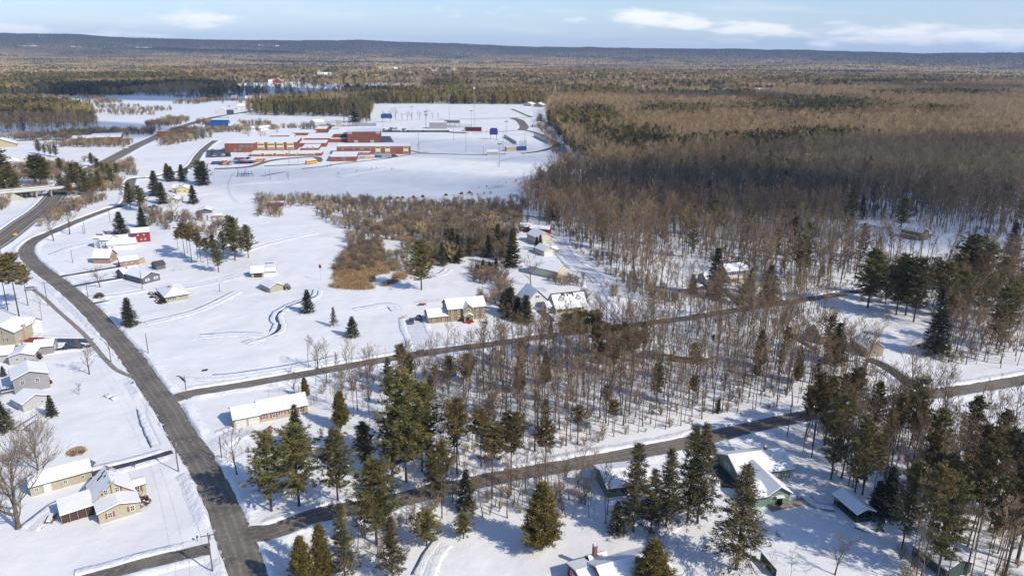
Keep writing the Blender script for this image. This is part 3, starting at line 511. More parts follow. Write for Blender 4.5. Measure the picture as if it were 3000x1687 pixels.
h = House('snowbound_hutch', 'tiny dark-walled hutch under snow by the field path', 'hutch', ('o', 1950, 1360), ('o', 2140, 1350), w=5, block=3.5); h.block(0, 0, 5, 3.5, 1.4, 'gx', .6, 'dktan', e=.3, sn=.4); h.done()
# --- left edge
h = House('tan_gable_building', 'tan gable-fronted building at the left edge near the brick block', 'building', ('h', -260, 610), ('h', 250, 590), w=27, block=16); h.block(0, 0, 27, 18, 4, 'gy', 5, 'tan', e=1.2); h.done()
h = House('snowy_left_house', 'low snow-covered house in the brush below the brick block', 'house', ('h', 110, 860), ('h', 330, 845), w=11); h.block(0, 0, 11, 9, 2.6, 'gy', 2.2, 'whitesd', e=.5); h.done()
h = House('brick_block', 'flat-roofed orange brick block with dark window band beside the highway', 'building', ('h', 1700, 500), ('h', 2290, 480), block=26); W = h.w; h.block(0, 0, W, 46, 5.2, 'flat', 0, 'brick2', e=.1, sn=.3, rm='white'); q = MB(); h.plate(q, h.face('f'), W * .07, 1.0, W * .78, 4.0, .003, .25, M['hedge']); q.obj('window_band', h.root); h.block(-W * .62, 5, W * .62 - .003, 36, 4.2, 'flat', 0, 'brick2', e=.1, sn=.3, rm='white'); h.done()
h = House('blue_roofed_house', 'building with bright blue metal roof behind the school', 'building', ('r', 20, 1300), ('r', 320, 1300), w=26, block=18); h.block(0, 0, 26, 9, 4, 'gx', 4, 'greysd', e=.8, rm='blueroof', sn=.0); h.block(4, 9.003, 22, 14, 6, 'gx', 6, 'greysd', e=.8, rm='blueroof', sn=0); h.done()
for (n_, l_, k, ax, ay, bx, by, w_, d_, h_, rh_, m_, rf) in [('grey_gabled_cabin','grey gabled house among brush behind the school','r',580,1290,710,1275,17,14,4,5,'lgrey','gy'),('row_of_garages','white row building with dark doors behind the school','r',1030,1310,1205,1290,24,9,3,2,'whitesd','gx'),('flat_white_annex','low white building left of the garage row behind the school','r',930,1320,1020,1290,15,10,3,2,'whitesd','gx'),
       ('far_grey_house','grey house half hidden by golden trees behind the gym','r',2080,1200,2210,1190,17,12,3.5,3,'lgrey','gx'),('roadside_white_barn','white gambrel barn beside the highway bend','r',618,905,800,905,26,16,5,4,'whitesd','gx'),('little_white_house','tiny white house with yellow door left of the highway bend','r',255,985,330,985,14,10,5,4,'whitesd','gy'),
       ('hilltop_farmhouse','first of three snowy roofs at the upper corner of the sports field','c',1510,195,1650,205,20,14,3.5,3.5,'lgrey','gy'),('hilltop_garage','second snowy roof at the upper corner of the sports field','c',1690,215,1840,222,20,14,3.5,4,'dktan','gy'),('treeside_house','grey gabled house beside the russet brush by the school loop road','c',1690,598,1850,598,19,16,3,3.5,'lgrey','gy'),
       ('valley_farmhouse','snowy farmhouse in the valley town near the pines','r',1200,415,1270,415,60,30,6,4,'whitesd','gx'),('valley_red_house','small red-gabled house in the valley','r',1290,415,1350,415,26,24,7,9,'barnred','gy'),('valley_store','long flat white-roofed building in the valley town','r',1690,600,1900,600,90,30,6,1,'whitesd','gx'),('valley_hall','white hall in the valley town','r',2310,560,2430,560,50,24,7,8,'whitesd','gx'),
       ('valley_cottage','pink-walled cottage in the valley town','r',2150,570,2230,570,34,22,6,6,'dktan','gx'),('hill_estate_house','white house on the ridge above the valley town','r',2260,305,2340,303,90,50,9,8,'whitesd','gx'),('forest_estate_house','white house in the forest clearing on the right','F',1898,241,1922,241,60,30,9,9,'whitesd','gx'),('forest_cabin','small snowy house left of the forest clearing house','F',1808,242,1826,242,40,24,7,7,'whitesd','gx'),
       ('distant_red_barn','distant dark-red building beside the far white barn','s',1000,360,1050,360,120,60,8,7,'barnred','gx'),('distant_farm','distant farm above the nearer snowy strip','s',1300,465,1350,462,90,50,8,7,'creamsd','gx')]:
    h = House(n_, l_, 'house' if 'house' in n_ else 'building', (k, ax, ay), (k, bx, by), w=w_ if w_ < 30 else None); h.block(0, 0, h.w, d_ if w_ < 30 else min(d_, h.w * .5), h_, rf, rh_, m_, e=.5, sn=.4); h.win('f', h.w * .3, 1.2, 1.2, 1.4); h.win('f', h.w * .7, 1.2, 1.2, 1.4); h.done()
# --- the school
h = House('school_building', 'sprawling red-brick school of many flat snow-covered wings', 'school', ('a', 385, 690), ('a', 940, 685), block=1); BLOCKED.pop(); SX = h.root.location.x; SY = h.root.location.y
ca, sa = math.cos(-h.ang), math.sin(-h.ang)
def loc(k, x, y):
    gx, gy = G(k, x, y); gx -= SX; gy -= SY; return gx * ca - gy * sa, gx * sa + gy * ca
WINB = []
def wing(k, A, B, top, back, wm='brick', rf='white', sn=.3):
    hgt = height_at(k, B[0], B[1], B[0], top); g0 = G(k, B[0], top, hgt); g1 = G(k, B[0], back, hgt); d = max(6, (g1[1] - g0[1]) * .97)
    x0, y0 = loc(k, *A); x1, y1 = loc(k, *B); h.block(x0, (y0 + y1) / 2, x1 - x0, d, hgt, 'flat', 0, wm, e=.15, rm=rf, sn=sn, z0=-1)
    gx = SX + ((x0 + x1) / 2) * math.cos(h.ang) - (y0 + d / 2) * math.sin(h.ang); gy = SY + ((x0 + x1) / 2) * math.sin(h.ang) + (y0 + d / 2) * math.cos(h.ang); BLOCKED.append((gx, gy, max(abs(x1 - x0), d) * .6)); return h.last
def band(b, us, z, w=2.2, hh=2., m='cream'):
    W_ = b[2]
    for u in us:
        h.win('f', u * W_, z, w, hh, fm='white', blk=b, panes=True)
b1 = wing('a', (385, 690), (945, 685), 515, 392); band(b1, (.55, .62, .76, .91), 5.2); band(b1, (.35, .5), 1.2, 1.6)
b2 = wing('a', (945, 668), (1755, 628), 478, 378)
for u0 in (.04, .29, .51, .76):
    q = MB(); h.plate(q, h.face('f', b2), b2[2] * u0, 1.0, b2[2] * (u0 + .17), 8.6, .003, .12, M['cream']); q.obj('cream_panel', h.root)
    for z in (1.6, 5.6): q = MB(); h.plate(q, h.face('f', b2), b2[2] * (u0 + .01), z, b2[2] * (u0 + .16), z + 1.1, .123, .2, M['glass']); q.obj('window', h.root)
b3 = wing('a', (850, 775), (2210, 745), 690, 642)
for u0 in (.02, .19, .36, .52, .66, .78): 
    q = MB(); h.plate(q, h.face('f', b3), b3[2] * u0, 1., b3[2] * (u0 + .13), 3.3, .003, .12, M['cream']); q.obj('cream_panel', h.root); q = MB(); h.plate(q, h.face('f', b3), b3[2] * (u0 + .01), 1.2, b3[2] * (u0 + .12), 2., .123, .2, M['glass']); q.obj('window', h.root)
wing('a', (1830, 660), (2145, 655), 602, 522); band(h.last, (.35, .68), 2.)
wing('a', (1770, 590), (2290, 585), 510, 455); wing('a', (1890, 505), (2380, 500), 418, 322); wing('a', (1590, 440), (1670, 440), 395, 352); wing('a', (1660, 368), (1860, 368), 318, 268); wing('a', (1863, 368), (2080, 368), 318, 262); wing('a', (1240, 400), (1660, 400), 370, 235); wing('a', (2090, 330), (2300, 330), 245, 195); wing('b', (380, 420), (755, 415), 338, 200, 'brick2')
wing('b', (440, 500), (752, 500), 432, 418); gym = wing('b', (758, 512), (1388, 505), 294, 195, 'brick2')
for u in (.02, .86): q = MB(); h.plate(q, h.face('f', gym), gym[2] * u, gym[4] - 2.6, gym[2] * (u + .13), gym[4] - .1, .003, .3, M['concrete']); q.obj('gym_panel', h.root)
for u in (.2, .68): q = MB(); h.plate(q, h.face('f', gym), gym[2] * u, 0, gym[2] * (u + .12), 3.2, .003, .6, M['concrete']); q.obj('gym_entrance', h.root)
b4 = wing('b', (560, 735), (1955, 718), 566, 508, 'brick2')
for u0 in (.52, .65, .9): q = MB(); h.plate(q, h.face('f', b4), b4[2] * u0, 1.2, b4[2] * (u0 + .068), 7.6, .003, .15, M['cream']); w_ = q.obj('window_panel', h.root); q = MB(); h.plate(q, h.face('f', b4), b4[2] * (u0 + .005), 1.5, b4[2] * (u0 + .063), 2.6, .153, .25, M['glass']); h.plate(q, h.face('f', b4), b4[2] * (u0 + .005), 6.2, b4[2] * (u0 + .063), 7.2, .153, .25, M['glass']); q.obj('pane', w_)
band(b4, (.08, .23, .33, .35, .45), 5., 1.4, 1.6); q = MB(); h.plate(q, h.face('f', b4), 0, b4[4] - 1.5, b4[2], b4[4] - 1.2, .003, .1, M['concrete']); q.obj('stone_band', h.root)
b5 = wing('b', (880, 745), (1195, 735), 682, 655); band(b5, (.15, .35, .55, .7, .85), 1.2, 1.4, 1.2)
b6 = wing('b', (440, 862), (935, 852), 768, 670, 'brick2'); h.win('f', b6[2] * .51, .5, 2.2, 3.4, blk=b6); q = MB(); h.plate(q, h.face('f', b6), 0, 4.5, b6[2], 4.8, .003, .1, M['concrete']); q.obj('stone_band', h.root)
for (k, x, y, s_) in [('a',780,440,5),('a',1080,400,2.5),('a',1400,415,2.5),('a',1470,300,2),('b',570,235,3),('b',610,232,3),('b',570,300,7)]:
    lx, ly = loc(k, x, y); q = MB(); q.box(lx, ly - 20, 8, lx + s_, ly - 20 + s_ * .6, 12.5, M['concrete']); q.obj('roof_unit', h.root)
h.done()
# ================================================================ ground, far forest sheet, roads
def polar_grid(r, az):
    rr, aa = np.meshgrid(r, az, indexing='ij'); return rr * np.sin(aa), rr * np.cos(aa)
def grid_faces(n, m, wrap=False):
    i = np.arange(n - 1)[:, None]; j = np.arange(m if wrap else m - 1)[None, :]; jn = (j + 1) % m
    a = i * m + j; b = (i + 1) * m + j; c = (i + 1) * m + jn; d = i * m + jn
    return np.stack([a, b, c, d], -1).reshape(-1, 4)[:, ::-1]
def build_ground():
    az = np.concatenate([np.linspace(-.62, .62, 620), np.linspace(.66, 2 * math.pi - .66, 50)])
    r = np.concatenate([[.5, 20, 40, 60, 75], np.geomspace(85, 900, 520), np.geomspace(905, 26000, 330)])
    x, y = polar_grid(r, az); z = terrain(x, y)
    z -= .0 * x
    V = np.stack([x, y, z], -1).reshape(-1, 3)
    me = np_mesh('ground', V, grid_faces(len(r), len(az), True), [M['snow']], smooth=True)
    o = bpy.data.objects.new('ground', me); COL.objects.link(o); tag(o, kind='structure')
build_ground()
def spline(pts, step=2.0):
    """Catmull-Rom through ground points, resampled"""
    P = [np.array(p, float) for p in pts]; P = [2 * P[0] - P[1]] + P + [2 * P[-1] - P[-2]]; out = []
    for i in range(1, len(P) - 2):
        p0, p1, p2, p3 = P[i - 1:i + 3]; n = max(2, int(np.linalg.norm(p2 - p1) / step))
        for k in range(n):
            t = k / n; out.append(.5 * ((2 * p1) + (-p0 + p2) * t + (2 * p0 - 5 * p1 + 4 * p2 - p3) * t * t + (-p0 + 3 * p1 - 3 * p2 + p3) * t ** 3))
    out.append(P[-2]); return np.array(out)
ROADS = []
PENDING = []
def ribbon(name, pts, width, m, **k):
    C = spline(pts, k.get('step', 2.)); ROADS.append((C, width / 2 + .8 if name not in ('lane_marking',) else 0)); PENDING.append((name, pts, width, m, k, len(ROADS) - 1))
def ribbon_build(name, pts, width, m, me_idx, lift=.05, bank=0., banks=(1, 1), step=2., edge=.15, kind='structure', taper=0, bw=3.2):
    C = spline(pts, step); T = np.gradient(C, axis=0); T /= np.linalg.norm(T, axis=1)[:, None] + 1e-9
    Nn = np.stack([-T[:, 1], T[:, 0]], 1); s = np.arange(len(C))
    hw = width / 2 + edge * (fbm(s * step / 3.0, s * 0 + 1.5, me_idx * 7.3, 3) - .45) * 2
    if taper: hw = hw * np.clip(np.minimum(s, len(s) - 1 - s) / taper + .1, 0, 1)
    cols = np.linspace(-1, 1, 9); V = []
    for c in cols:
        p = C + Nn * (c * hw)[:, None]; V.append(np.stack([p[:, 0], p[:, 1], terrain(p[:, 0], p[:, 1]) + lift + .04 * (1 - c * c)], -1))
    V = np.stack(V, 1).reshape(-1, 3)
    me = np_mesh(name, V, grid_faces(len(C), 9), [m], smooth=True); at_ = me.attributes.new('across', 'FLOAT', 'POINT'); at_.data.foreach_set('value', np.tile(cols, len(C)).astype(np.float32)); o = bpy.data.objects.new(name, me); COL.objects.link(o); tag(o, kind=kind)
    if bank > 0:
        prof = [(-.25, -.1), (.05, .45), (.35, .85), (.7, 1.), (1.3, .75), (2.1, .35), (bw, -.12)]
        V = []; F = []; off = 0
        for side in (-1, 1):
            if not banks[0 if side < 0 else 1]: continue
            rows = []
            hn = .55 + .9 * fbm(s * step / 6., s * 0. + side * 9, 5, 4)
            for q, (dx, hz) in enumerate(prof):
                jit = (vnoise(s * step / 1.1, s * 0 + q * 3.3 + side, 8) - .5) * .35 * (0 < q < 6)
                p = C + Nn * (side * (hw + dx * (.8 + .35 * hn) + jit))[:, None]
                g = terrain(p[:, 0], p[:, 1])
                # flatten where another road already passes
                near = np.zeros(len(p), bool)
                for qi, (C2, w2) in enumerate(ROADS):
                    if qi == me_idx or w2 == 0: continue
                    c2 = C2[::3]
                    dd = np.min(np.hypot(p[:, None, 0] - c2[None, :, 0], p[:, None, 1] - c2[None, :, 1]), 1); near |= dd < w2 + 2.2
                zz = g + np.where(near, -.3, bank * hz * hn + .12 * (vnoise(s * step / .8, s * 0 + q, 4) - .5) * (0 < q < 6))
                rows.append(np.stack([p[:, 0], p[:, 1], zz], -1))
            A = np.stack(rows, 1).reshape(-1, 3); f = grid_faces(len(C), len(prof)) + off
            if side < 0: f = f[:, ::-1]
            V.append(A); F.append(f); off += len(A)
        me = np_mesh('snow_bank', np.concatenate(V), np.concatenate(F), [M['bank']], smooth=True)
        o = bpy.data.objects.new('snow_bank', me); COL.objects.link(o); tag(o, kind='stuff')
def gp(*L): return [G(*t) for t in L]
def gl(k, *L): return [G(k, x, y) for x, y in L]
MAIN = gl(7, (1900,1560),(1862,1449),(1775,1200),(1655,900),(1505,600),(1370,400),(1258,200),(1112,0)) + gl(4, (990,1250),(810,1040),(650,870),(480,720),(320,600),(215,500),(205,425),(290,355),(420,300),(600,222),(800,145),(960,80)) + gl(1, (990,1360),(1110,1345),(1210,1325),(1330,1300),(1440,1255),(1500,1170),(1565,1105),(1625,1062))
ribbon('road', MAIN, 7.6, M['road'], lift=.07, bank=.75, edge=.45)
MID = gl(7, (1200,150),(1290,128),(1440,83),(1890,8)) + gl(5, (0,1330),(640,1220),(1100,1160),(1600,1090),(2100,1025),(2576,965)) + gl(6, (500,885),(1000,810),(1400,745),(1900,655),(2300,575),(2700,490))
ribbon('road', MID, 5.9, M['road'], lift=.062, bank=.6, edge=.35)
LOW = gl(7, (1640,1165),(1820,1140),(2050,1115),(2300,1015),(2556,955)) + gl(8, (250,918),(600,838),(1100,728),(1600,640),(2100,552),(2556,462)) + gl(9, (500,340),(830,268),(1300,182),(1700,112),(2200,42),(2700,-48))
ribbon('road', LOW, 6.4, M['road'], lift=.066, bank=.55, edge=.4)
HW = gl(4, (-160,475),(0,372),(180,235),(350,110)) + gl(1, (560,1330),(780,1235),(1000,1117),(1180,1035),(1350,965),(1600,890),(1840,850),(2100,800))
ribbon('highway', HW, 15, M['highway'], lift=.08, bank=.5, step=5)
_C = spline(HW, 5.); _T = np.gradient(_C, axis=0); _T /= np.linalg.norm(_T, axis=1)[:, None]; _N = np.stack([-_T[:, 1], _T[:, 0]], 1)
for _o in (-5.6, -.15, 5.6):
    _p = _C + _N * _o; ribbon('lane_marking', [tuple(q) for q in _p[::4]], .28, M['white'] if abs(_o) > 1 else M['busyellow'], lift=.135, step=5, edge=0)
def drive(pts, w, m='wet', bank=.35, lift=.055, **k): ribbon('driveway', pts, w, M[m], lift=lift, bank=bank, edge=.3, bw=2.2, **k)
drive(gl(7, (560,1500),(1100,1352),(1570,1245)), 4.2, 'road')
drive(gl(7, (640,705),(800,655),(1000,605),(1290,520)), 2.6)
drive(gl(4, (395,655),(700,603),(930,563)), 3.4, 'wet', .25)
drive(gl(4, (500,728),(750,680),(1000,638)), 3.2, 'wet', .25)
drive(gl(4, (645,857),(820,825)), 1.8, 'wet', .3)
drive(gl(4, (115,1120),(350,1124),(690,1127)), 4.2, 'wet', .3)
drive(gl(4, (360,1205),(500,1185),(690,1165)), 3.0, 'wet', .4)
drive(gl(5, (1500,900),(1540,935),(1590,985)), 4.0, 'wet', 0)
drive(gl(6, (-40,748),(90,742),(210,722),(320,760),(450,868)), 4.2, 'wet', .35)
drive(gl(6, (150,690),(210,722)), 4, 'wet', .3)
drive(gl(6, (770,1060),(880,1130),(1010,1200)), 3.0, 'wet', .2)
drive(gl(6, (1390,1265),(1500,1310),(1640,1400),(1760,1490)), 5.0, 'wet', .4)
drive(gl(9, (150,440),(205,540),(300,650),(370,790)), 5.2, 'wet', .45)
drive(gl(9, (280,640),(420,640)), 4., 'wet', .0)
drive(gl(9, (640,945),(780,915),(910,890)), 2.6, 'walk', .0)
drive(gl(5, (620,1220),(600,1120),(560,1040),(540,960)), 7.0, 'track', .4, lift=.03)
drive(gl(5, (2060,1010),(1990,880),(1930,800),(1900,700),(1920,650),(1780,560),(1700,480),(1640,380)), 7.0, 'track', .45, lift=.03)
drive(gl(5, (2080,1000),(2030,930),(1960,860),(1920,780)), .35, 'wet', 0, lift=.09)
drive(gl(5, (2110,990),(2060,930),(1990,870),(1940,790)), .35, 'wet', 0, lift=.092)
drive(gl(5, (1780,600),(1850,640),(1905,700)), .4, 'wet', 0, lift=.09)
drive(gl(5, (1810,605),(1880,640),(1930,680)), .4, 'wet', 0, lift=.092)
drive(gl(7, (1400,600),(1560,500),(1700,400),(1900,340)), 5.0, 'track', .35, lift=.03)
drive(gl(4, (1560,540),(1900,430),(2200,350),(2380,315)), 2.6, 'track', .25, lift=.03)
drive(gl(4, (1350,735),(1600,690),(1800,640)), 2.2, 'track', .15, lift=.03)
drive(gl(4, (520,780),(800,785),(1100,740)), 3.0, 'track', .3, lift=.03)
drive(gl(5, (560,1235),(650,1210)), 6, 'wet', 0, lift=.085)
for L_ in [gl(7, (200,1110),(420,930),(520,900)), gl(8, (620,1449),(680,1300),(760,1200)), gl(5, (700,640),(760,625),(810,590)), gl(4, (1500,1100),(1800,1080),(2000,1090)), gl(4, (700,920),(740,960),(780,940)), gl(9, (1640,1000),(1500,960),(1440,1010)), gl(4, (1100,1000),(1500,900),(1800,760)), gl(5, (100,900),(350,860),(420,900)), gl(4, (400,480),(560,420),(680,400)), gl(7, (1150,50),(1100,220),(1210,470)), gl(4, (1320,1400),(1700,1400),(2300,1310),(2570,1250))]:
    ribbon('footpath', L_, .7, M['track'], lift=.04, bank=.16, bw=1.2)
for L_ in [gl('b', (600,1150),(900,1100),(1500,1010)), gl('a', (300,1320),(900,1280),(1500,1250))]: ribbon('footpath', L_, 2., M['track'], lift=.06, bank=.4, bw=3, step=4)
ribbon('sidewalk', gl(4, (255,745),(330,800),(440,905),(560,1010),(640,1085),(710,1165),(790,1260),(880,1345),(1000,1400)), 1.6, M['walk'], lift=.09, edge=.1)
ribbon('path', gl(9, (880,860),(950,920),(1040,950),(1140,965)), 1.0, M['walk'], lift=.08, bank=.25, bw=1.6)
ribbon('path', gl(9, (-90,1015),(-95,1060),(-140,1120),(-170,1180),(-120,1235),(-60,1260)), .9, M['track'], lift=.05, bank=.3, bw=1.4)
# school roads and car parks
def farroad(pts, w, m='road', lift=.25, **k): ribbon('road', pts, w, M[m], lift=lift, step=6, edge=.5, **k)
farroad(gl('c', (1290,425),(1420,470),(1490,540),(1520,600),(1480,655)), 13)
farroad(gl('c', (1500,655),(1720,705),(1920,800),(2080,880),(2140,940),(2050,990),(1850,1050),(1600,1088),(1480,1096)), 8.5, bank=.6)
farroad(gl('c', (1280,258),(1400,305),(1520,360),(1650,410)), 6)
farroad(gl('c', (-100,455),(500,445),(1000,432),(1300,425),(1700,410)), 3, 'wet')
farroad(gl('c', (520,700),(1100,683),(1460,655)), 2.4, 'wet')
farroad(gl('c', (-500,1095),(0,1105),(500,1118),(860,1115),(1180,1105)), 2.6, 'wet')
farroad(gl('b', (-100,1000),(300,955),(650,900),(900,872),(1550,795),(2100,705),(2290,690)), 2.2, 'wet')
farroad(gl('b', (1950,660),(2120,690)), 3.5, 'wet')
farroad(gl('a', (180,1002),(550,985),(850,960),(1050,900),(1200,855),(1500,810),(2050,775),(2160,820),(2140,870)), 6.5)
farroad(gl('a', (1120,948),(1500,930),(1900,912)), 3.2, 'wet')
farroad(gl('a', (1040,1135),(1150,1120),(1400,1075),(1530,1048)), 5, 'wet', taper=8)
farroad(gl('b', (1420,290),(1800,290),(2200,290),(2680,290)), 26, 'wet', lift=.2, bank=.0)
farroad(gl('b', (2560,300),(2900,318),(3000,325)), 12, 'wet', lift=.24)
farroad(gl('b', (1440,385),(1500,500)), 17, 'wet', lift=.22)
farroad(gl('a', (120,890),(500,880),(900,870)), 22, 'wet', lift=.22)
farroad(gl('a', (250,640),(260,780)), 24, 'wet', lift=.21)
farroad(gl('h', (1000,440),(1400,480),(2000,500),(2300,490),(2420,430)), 9, 'wet')
farroad(gl('h', (200,470),(600,460),(1000,440)), 8, 'wet')
# brook
ribbon('brook', gl(4, (2400,745),(2385,790),(2290,830),(2180,868),(2098,925),(2090,970),(2110,1010),(2085,1060),(2000,1100),(1930,1120),(1850,1148)), 1.3, M['water'], lift=.05, bank=.13, edge=1.0, taper=10, bw=1.3)
ribbon('brook', gl(4, (1330,1395),(1360,1400),(1400,1440)), .7, M['water'], lift=.05, edge=.3)
ribbon('pond', gl(4, (1520,1360),(1570,1340)), 2.4, M['water'], lift=.05, edge=.6, taper=2, step=.6)
ribbon('brook', gl(7, (160,360),(240,300),(330,245)), .7, M['water'], lift=.05, bank=.4, edge=.3, bw=1.4)
ribbon('brook', gl(7, (810,120),(850,105)), .8, M['water'], lift=.05, bank=.5, edge=.3, bw=1.4)

for (a_, b_, c_, d_, k_, i_) in PENDING: ribbon_build(a_, b_, c_, d_, i_, **k_)

# ================================================================ tree forms
def seg_mesh(S, mats, name, nside=3, smooth=True):
    """S: list of (p0, p1, r0, r1, mat index): many tapered twigs as one mesh (numpy)"""
    P0 = np.array([s[0] for s in S]); P1 = np.array([s[1] for s in S]); r0 = np.array([s[2] for s in S]); r1 = np.array([s[3] for s in S]); mi = np.array([s[4] for s in S])
    D = P1 - P0; D /= np.linalg.norm(D, axis=1)[:, None] + 1e-9
    ref = np.where(np.abs(D[:, 2:3]) < .9, [[0, 0, 1.]], [[1., 0, 0]]); U = np.cross(D, ref); U /= np.linalg.norm(U, axis=1)[:, None] + 1e-9; W = np.cross(D, U)
    V = []
    for P, r in ((P0, r0), (P1, r1)):
        for k in range(nside):
            a = 2 * math.pi * k / nside; V.append(P + (U * math.cos(a) + W * math.sin(a)) * r[:, None])
    V = np.stack(V, 1); n = len(S); b = np.arange(n) * 2 * nside
    F = [np.stack([b + k, b + (k + 1) % nside, b + nside + (k + 1) % nside, b + nside + k], 1) for k in range(nside)]
    return np_mesh(name, V.reshape(-1, 3), np.concatenate(F), mats, np.tile(mi, nside), smooth)
def leaf_mesh(P, D, Ln, Wd, mats, mi, name, up=None):
    """triangular sprays at P pointing along D"""
    P = np.array(P); D = np.array(D); D /= np.linalg.norm(D, axis=1)[:, None] + 1e-9; n = len(P)
    Q = RNG.normal(size=(n, 3)); S = np.cross(D, Q); S /= np.linalg.norm(S, axis=1)[:, None] + 1e-9
    Ln = np.broadcast_to(Ln, n)[:, None]; Wd = np.broadcast_to(Wd, n)[:, None]
    V = np.stack([P - S * Wd * .5, P + S * Wd * .5, P + D * Ln + S * Wd * .15, P + D * Ln - S * Wd * .15], 1).reshape(-1, 3)
    F = np.arange(n * 4).reshape(-1, 4); return np_mesh(name, V, F, mats, mi)
def rdir(rs, el0, el1, az=None):
    a = rs.uniform(0, 2 * math.pi) if az is None else az; e = R(rs.uniform(el0, el1))
    return np.array([math.cos(a) * math.cos(e), math.sin(a) * math.cos(e), math.sin(e)])
def bare_form(seed, H=20., crown0=.4, spread=.2, limbs=13, sub=6, twigs=6, r=.2, tr=.028, stems=1, lean=.03, el=(25, 60), tlen=1.0):
    """leafless tree; returns segments of trunk and crown"""
    rs = random.Random(seed); T = []; Cn = []
    for st in range(stems):
        base = np.array([rs.uniform(-.3, .3), rs.uniform(-.3, .3), -.3]) * (stems > 1) + np.array([0, 0, -.3 if stems == 1 else 0])
        d = np.array([rs.uniform(-lean, lean), rs.uniform(-lean, lean), 1.]);
        if stems > 1: d = rdir(rs, 62, 84)
        h = H * (1 if stems == 1 else rs.uniform(.7, 1)); pts = [base]; n = 9
        for i in range(n): d = d + np.array([rs.uniform(-.06, .06), rs.uniform(-.06, .06), .02]); d /= np.linalg.norm(d); pts.append(pts[-1] + d * h / n)
        rad = [r * (1 - .88 * (i / n)) for i in range(n + 1)]; rad[0] *= 1.35
        for i in range(n): T.append((pts[i], pts[i + 1], rad[i], rad[i + 1], 0))
        for k in range(limbs):
            f = crown0 + (1 - crown0) * ((k + rs.random()) / limbs) * .97; i = min(int(f * n), n - 1); q = f * n - i
            p = pts[i] * (1 - q) + pts[i + 1] * q; env = math.sin(math.pi * min(1, max(.12, (1 - f) / (1 - crown0) * .85 + .1))) ** .7
            L0 = H * spread * (env * .9 + .25) * rs.uniform(.75, 1.2); dd = rdir(rs, *el); lr = max(rad[i] * .42, .03); m = 4; lp = [p]
            for j in range(m): dd = dd + np.array([rs.uniform(-.16, .16), rs.uniform(-.16, .16), .10]); dd /= np.linalg.norm(dd); lp.append(lp[-1] + dd * L0 / m)
            for j in range(m): T.append((lp[j], lp[j + 1], lr * (1 - j * .2), lr * (.8 - j * .2), 0)) if L0 > H * .16 and j < 2 else Cn.append((lp[j], lp[j + 1], lr * (1 - j * .2), lr * (.8 - j * .2), 0))
            for b in range(sub):
                t = .25 + .75 * (b + rs.random()) / sub; j = min(int(t * m), m - 1); bp = lp[j] + (lp[j + 1] - lp[j]) * (t * m - j)
                bd = dd + rdir(rs, -20, 70) * 1.0; bd /= np.linalg.norm(bd); bl = L0 * rs.uniform(.28, .5); e1 = bp + bd * bl * .5; bd2 = bd + rdir(rs, -10, 80) * .35; bd2 /= np.linalg.norm(bd2); e2 = e1 + bd2 * bl * .5
                br = max(lr * .38, tr); Cn.append((bp, e1, br, br * .7, 0)); Cn.append((e1, e2, br * .7, tr * .7, 0))
                for w_ in range(twigs):
                    s = rs.uniform(.15, 1.); tp = bp + (e1 - bp) * min(1, 2 * s) + (e2 - e1) * max(0, 2 * s - 1); td = bd2 + rdir(rs, -15, 85) * .95; td /= np.linalg.norm(td)
                    Cn.append((tp, tp + td * bl * rs.uniform(.3, .6) * tlen, tr * .8, tr * .25, 0))
    return T, Cn
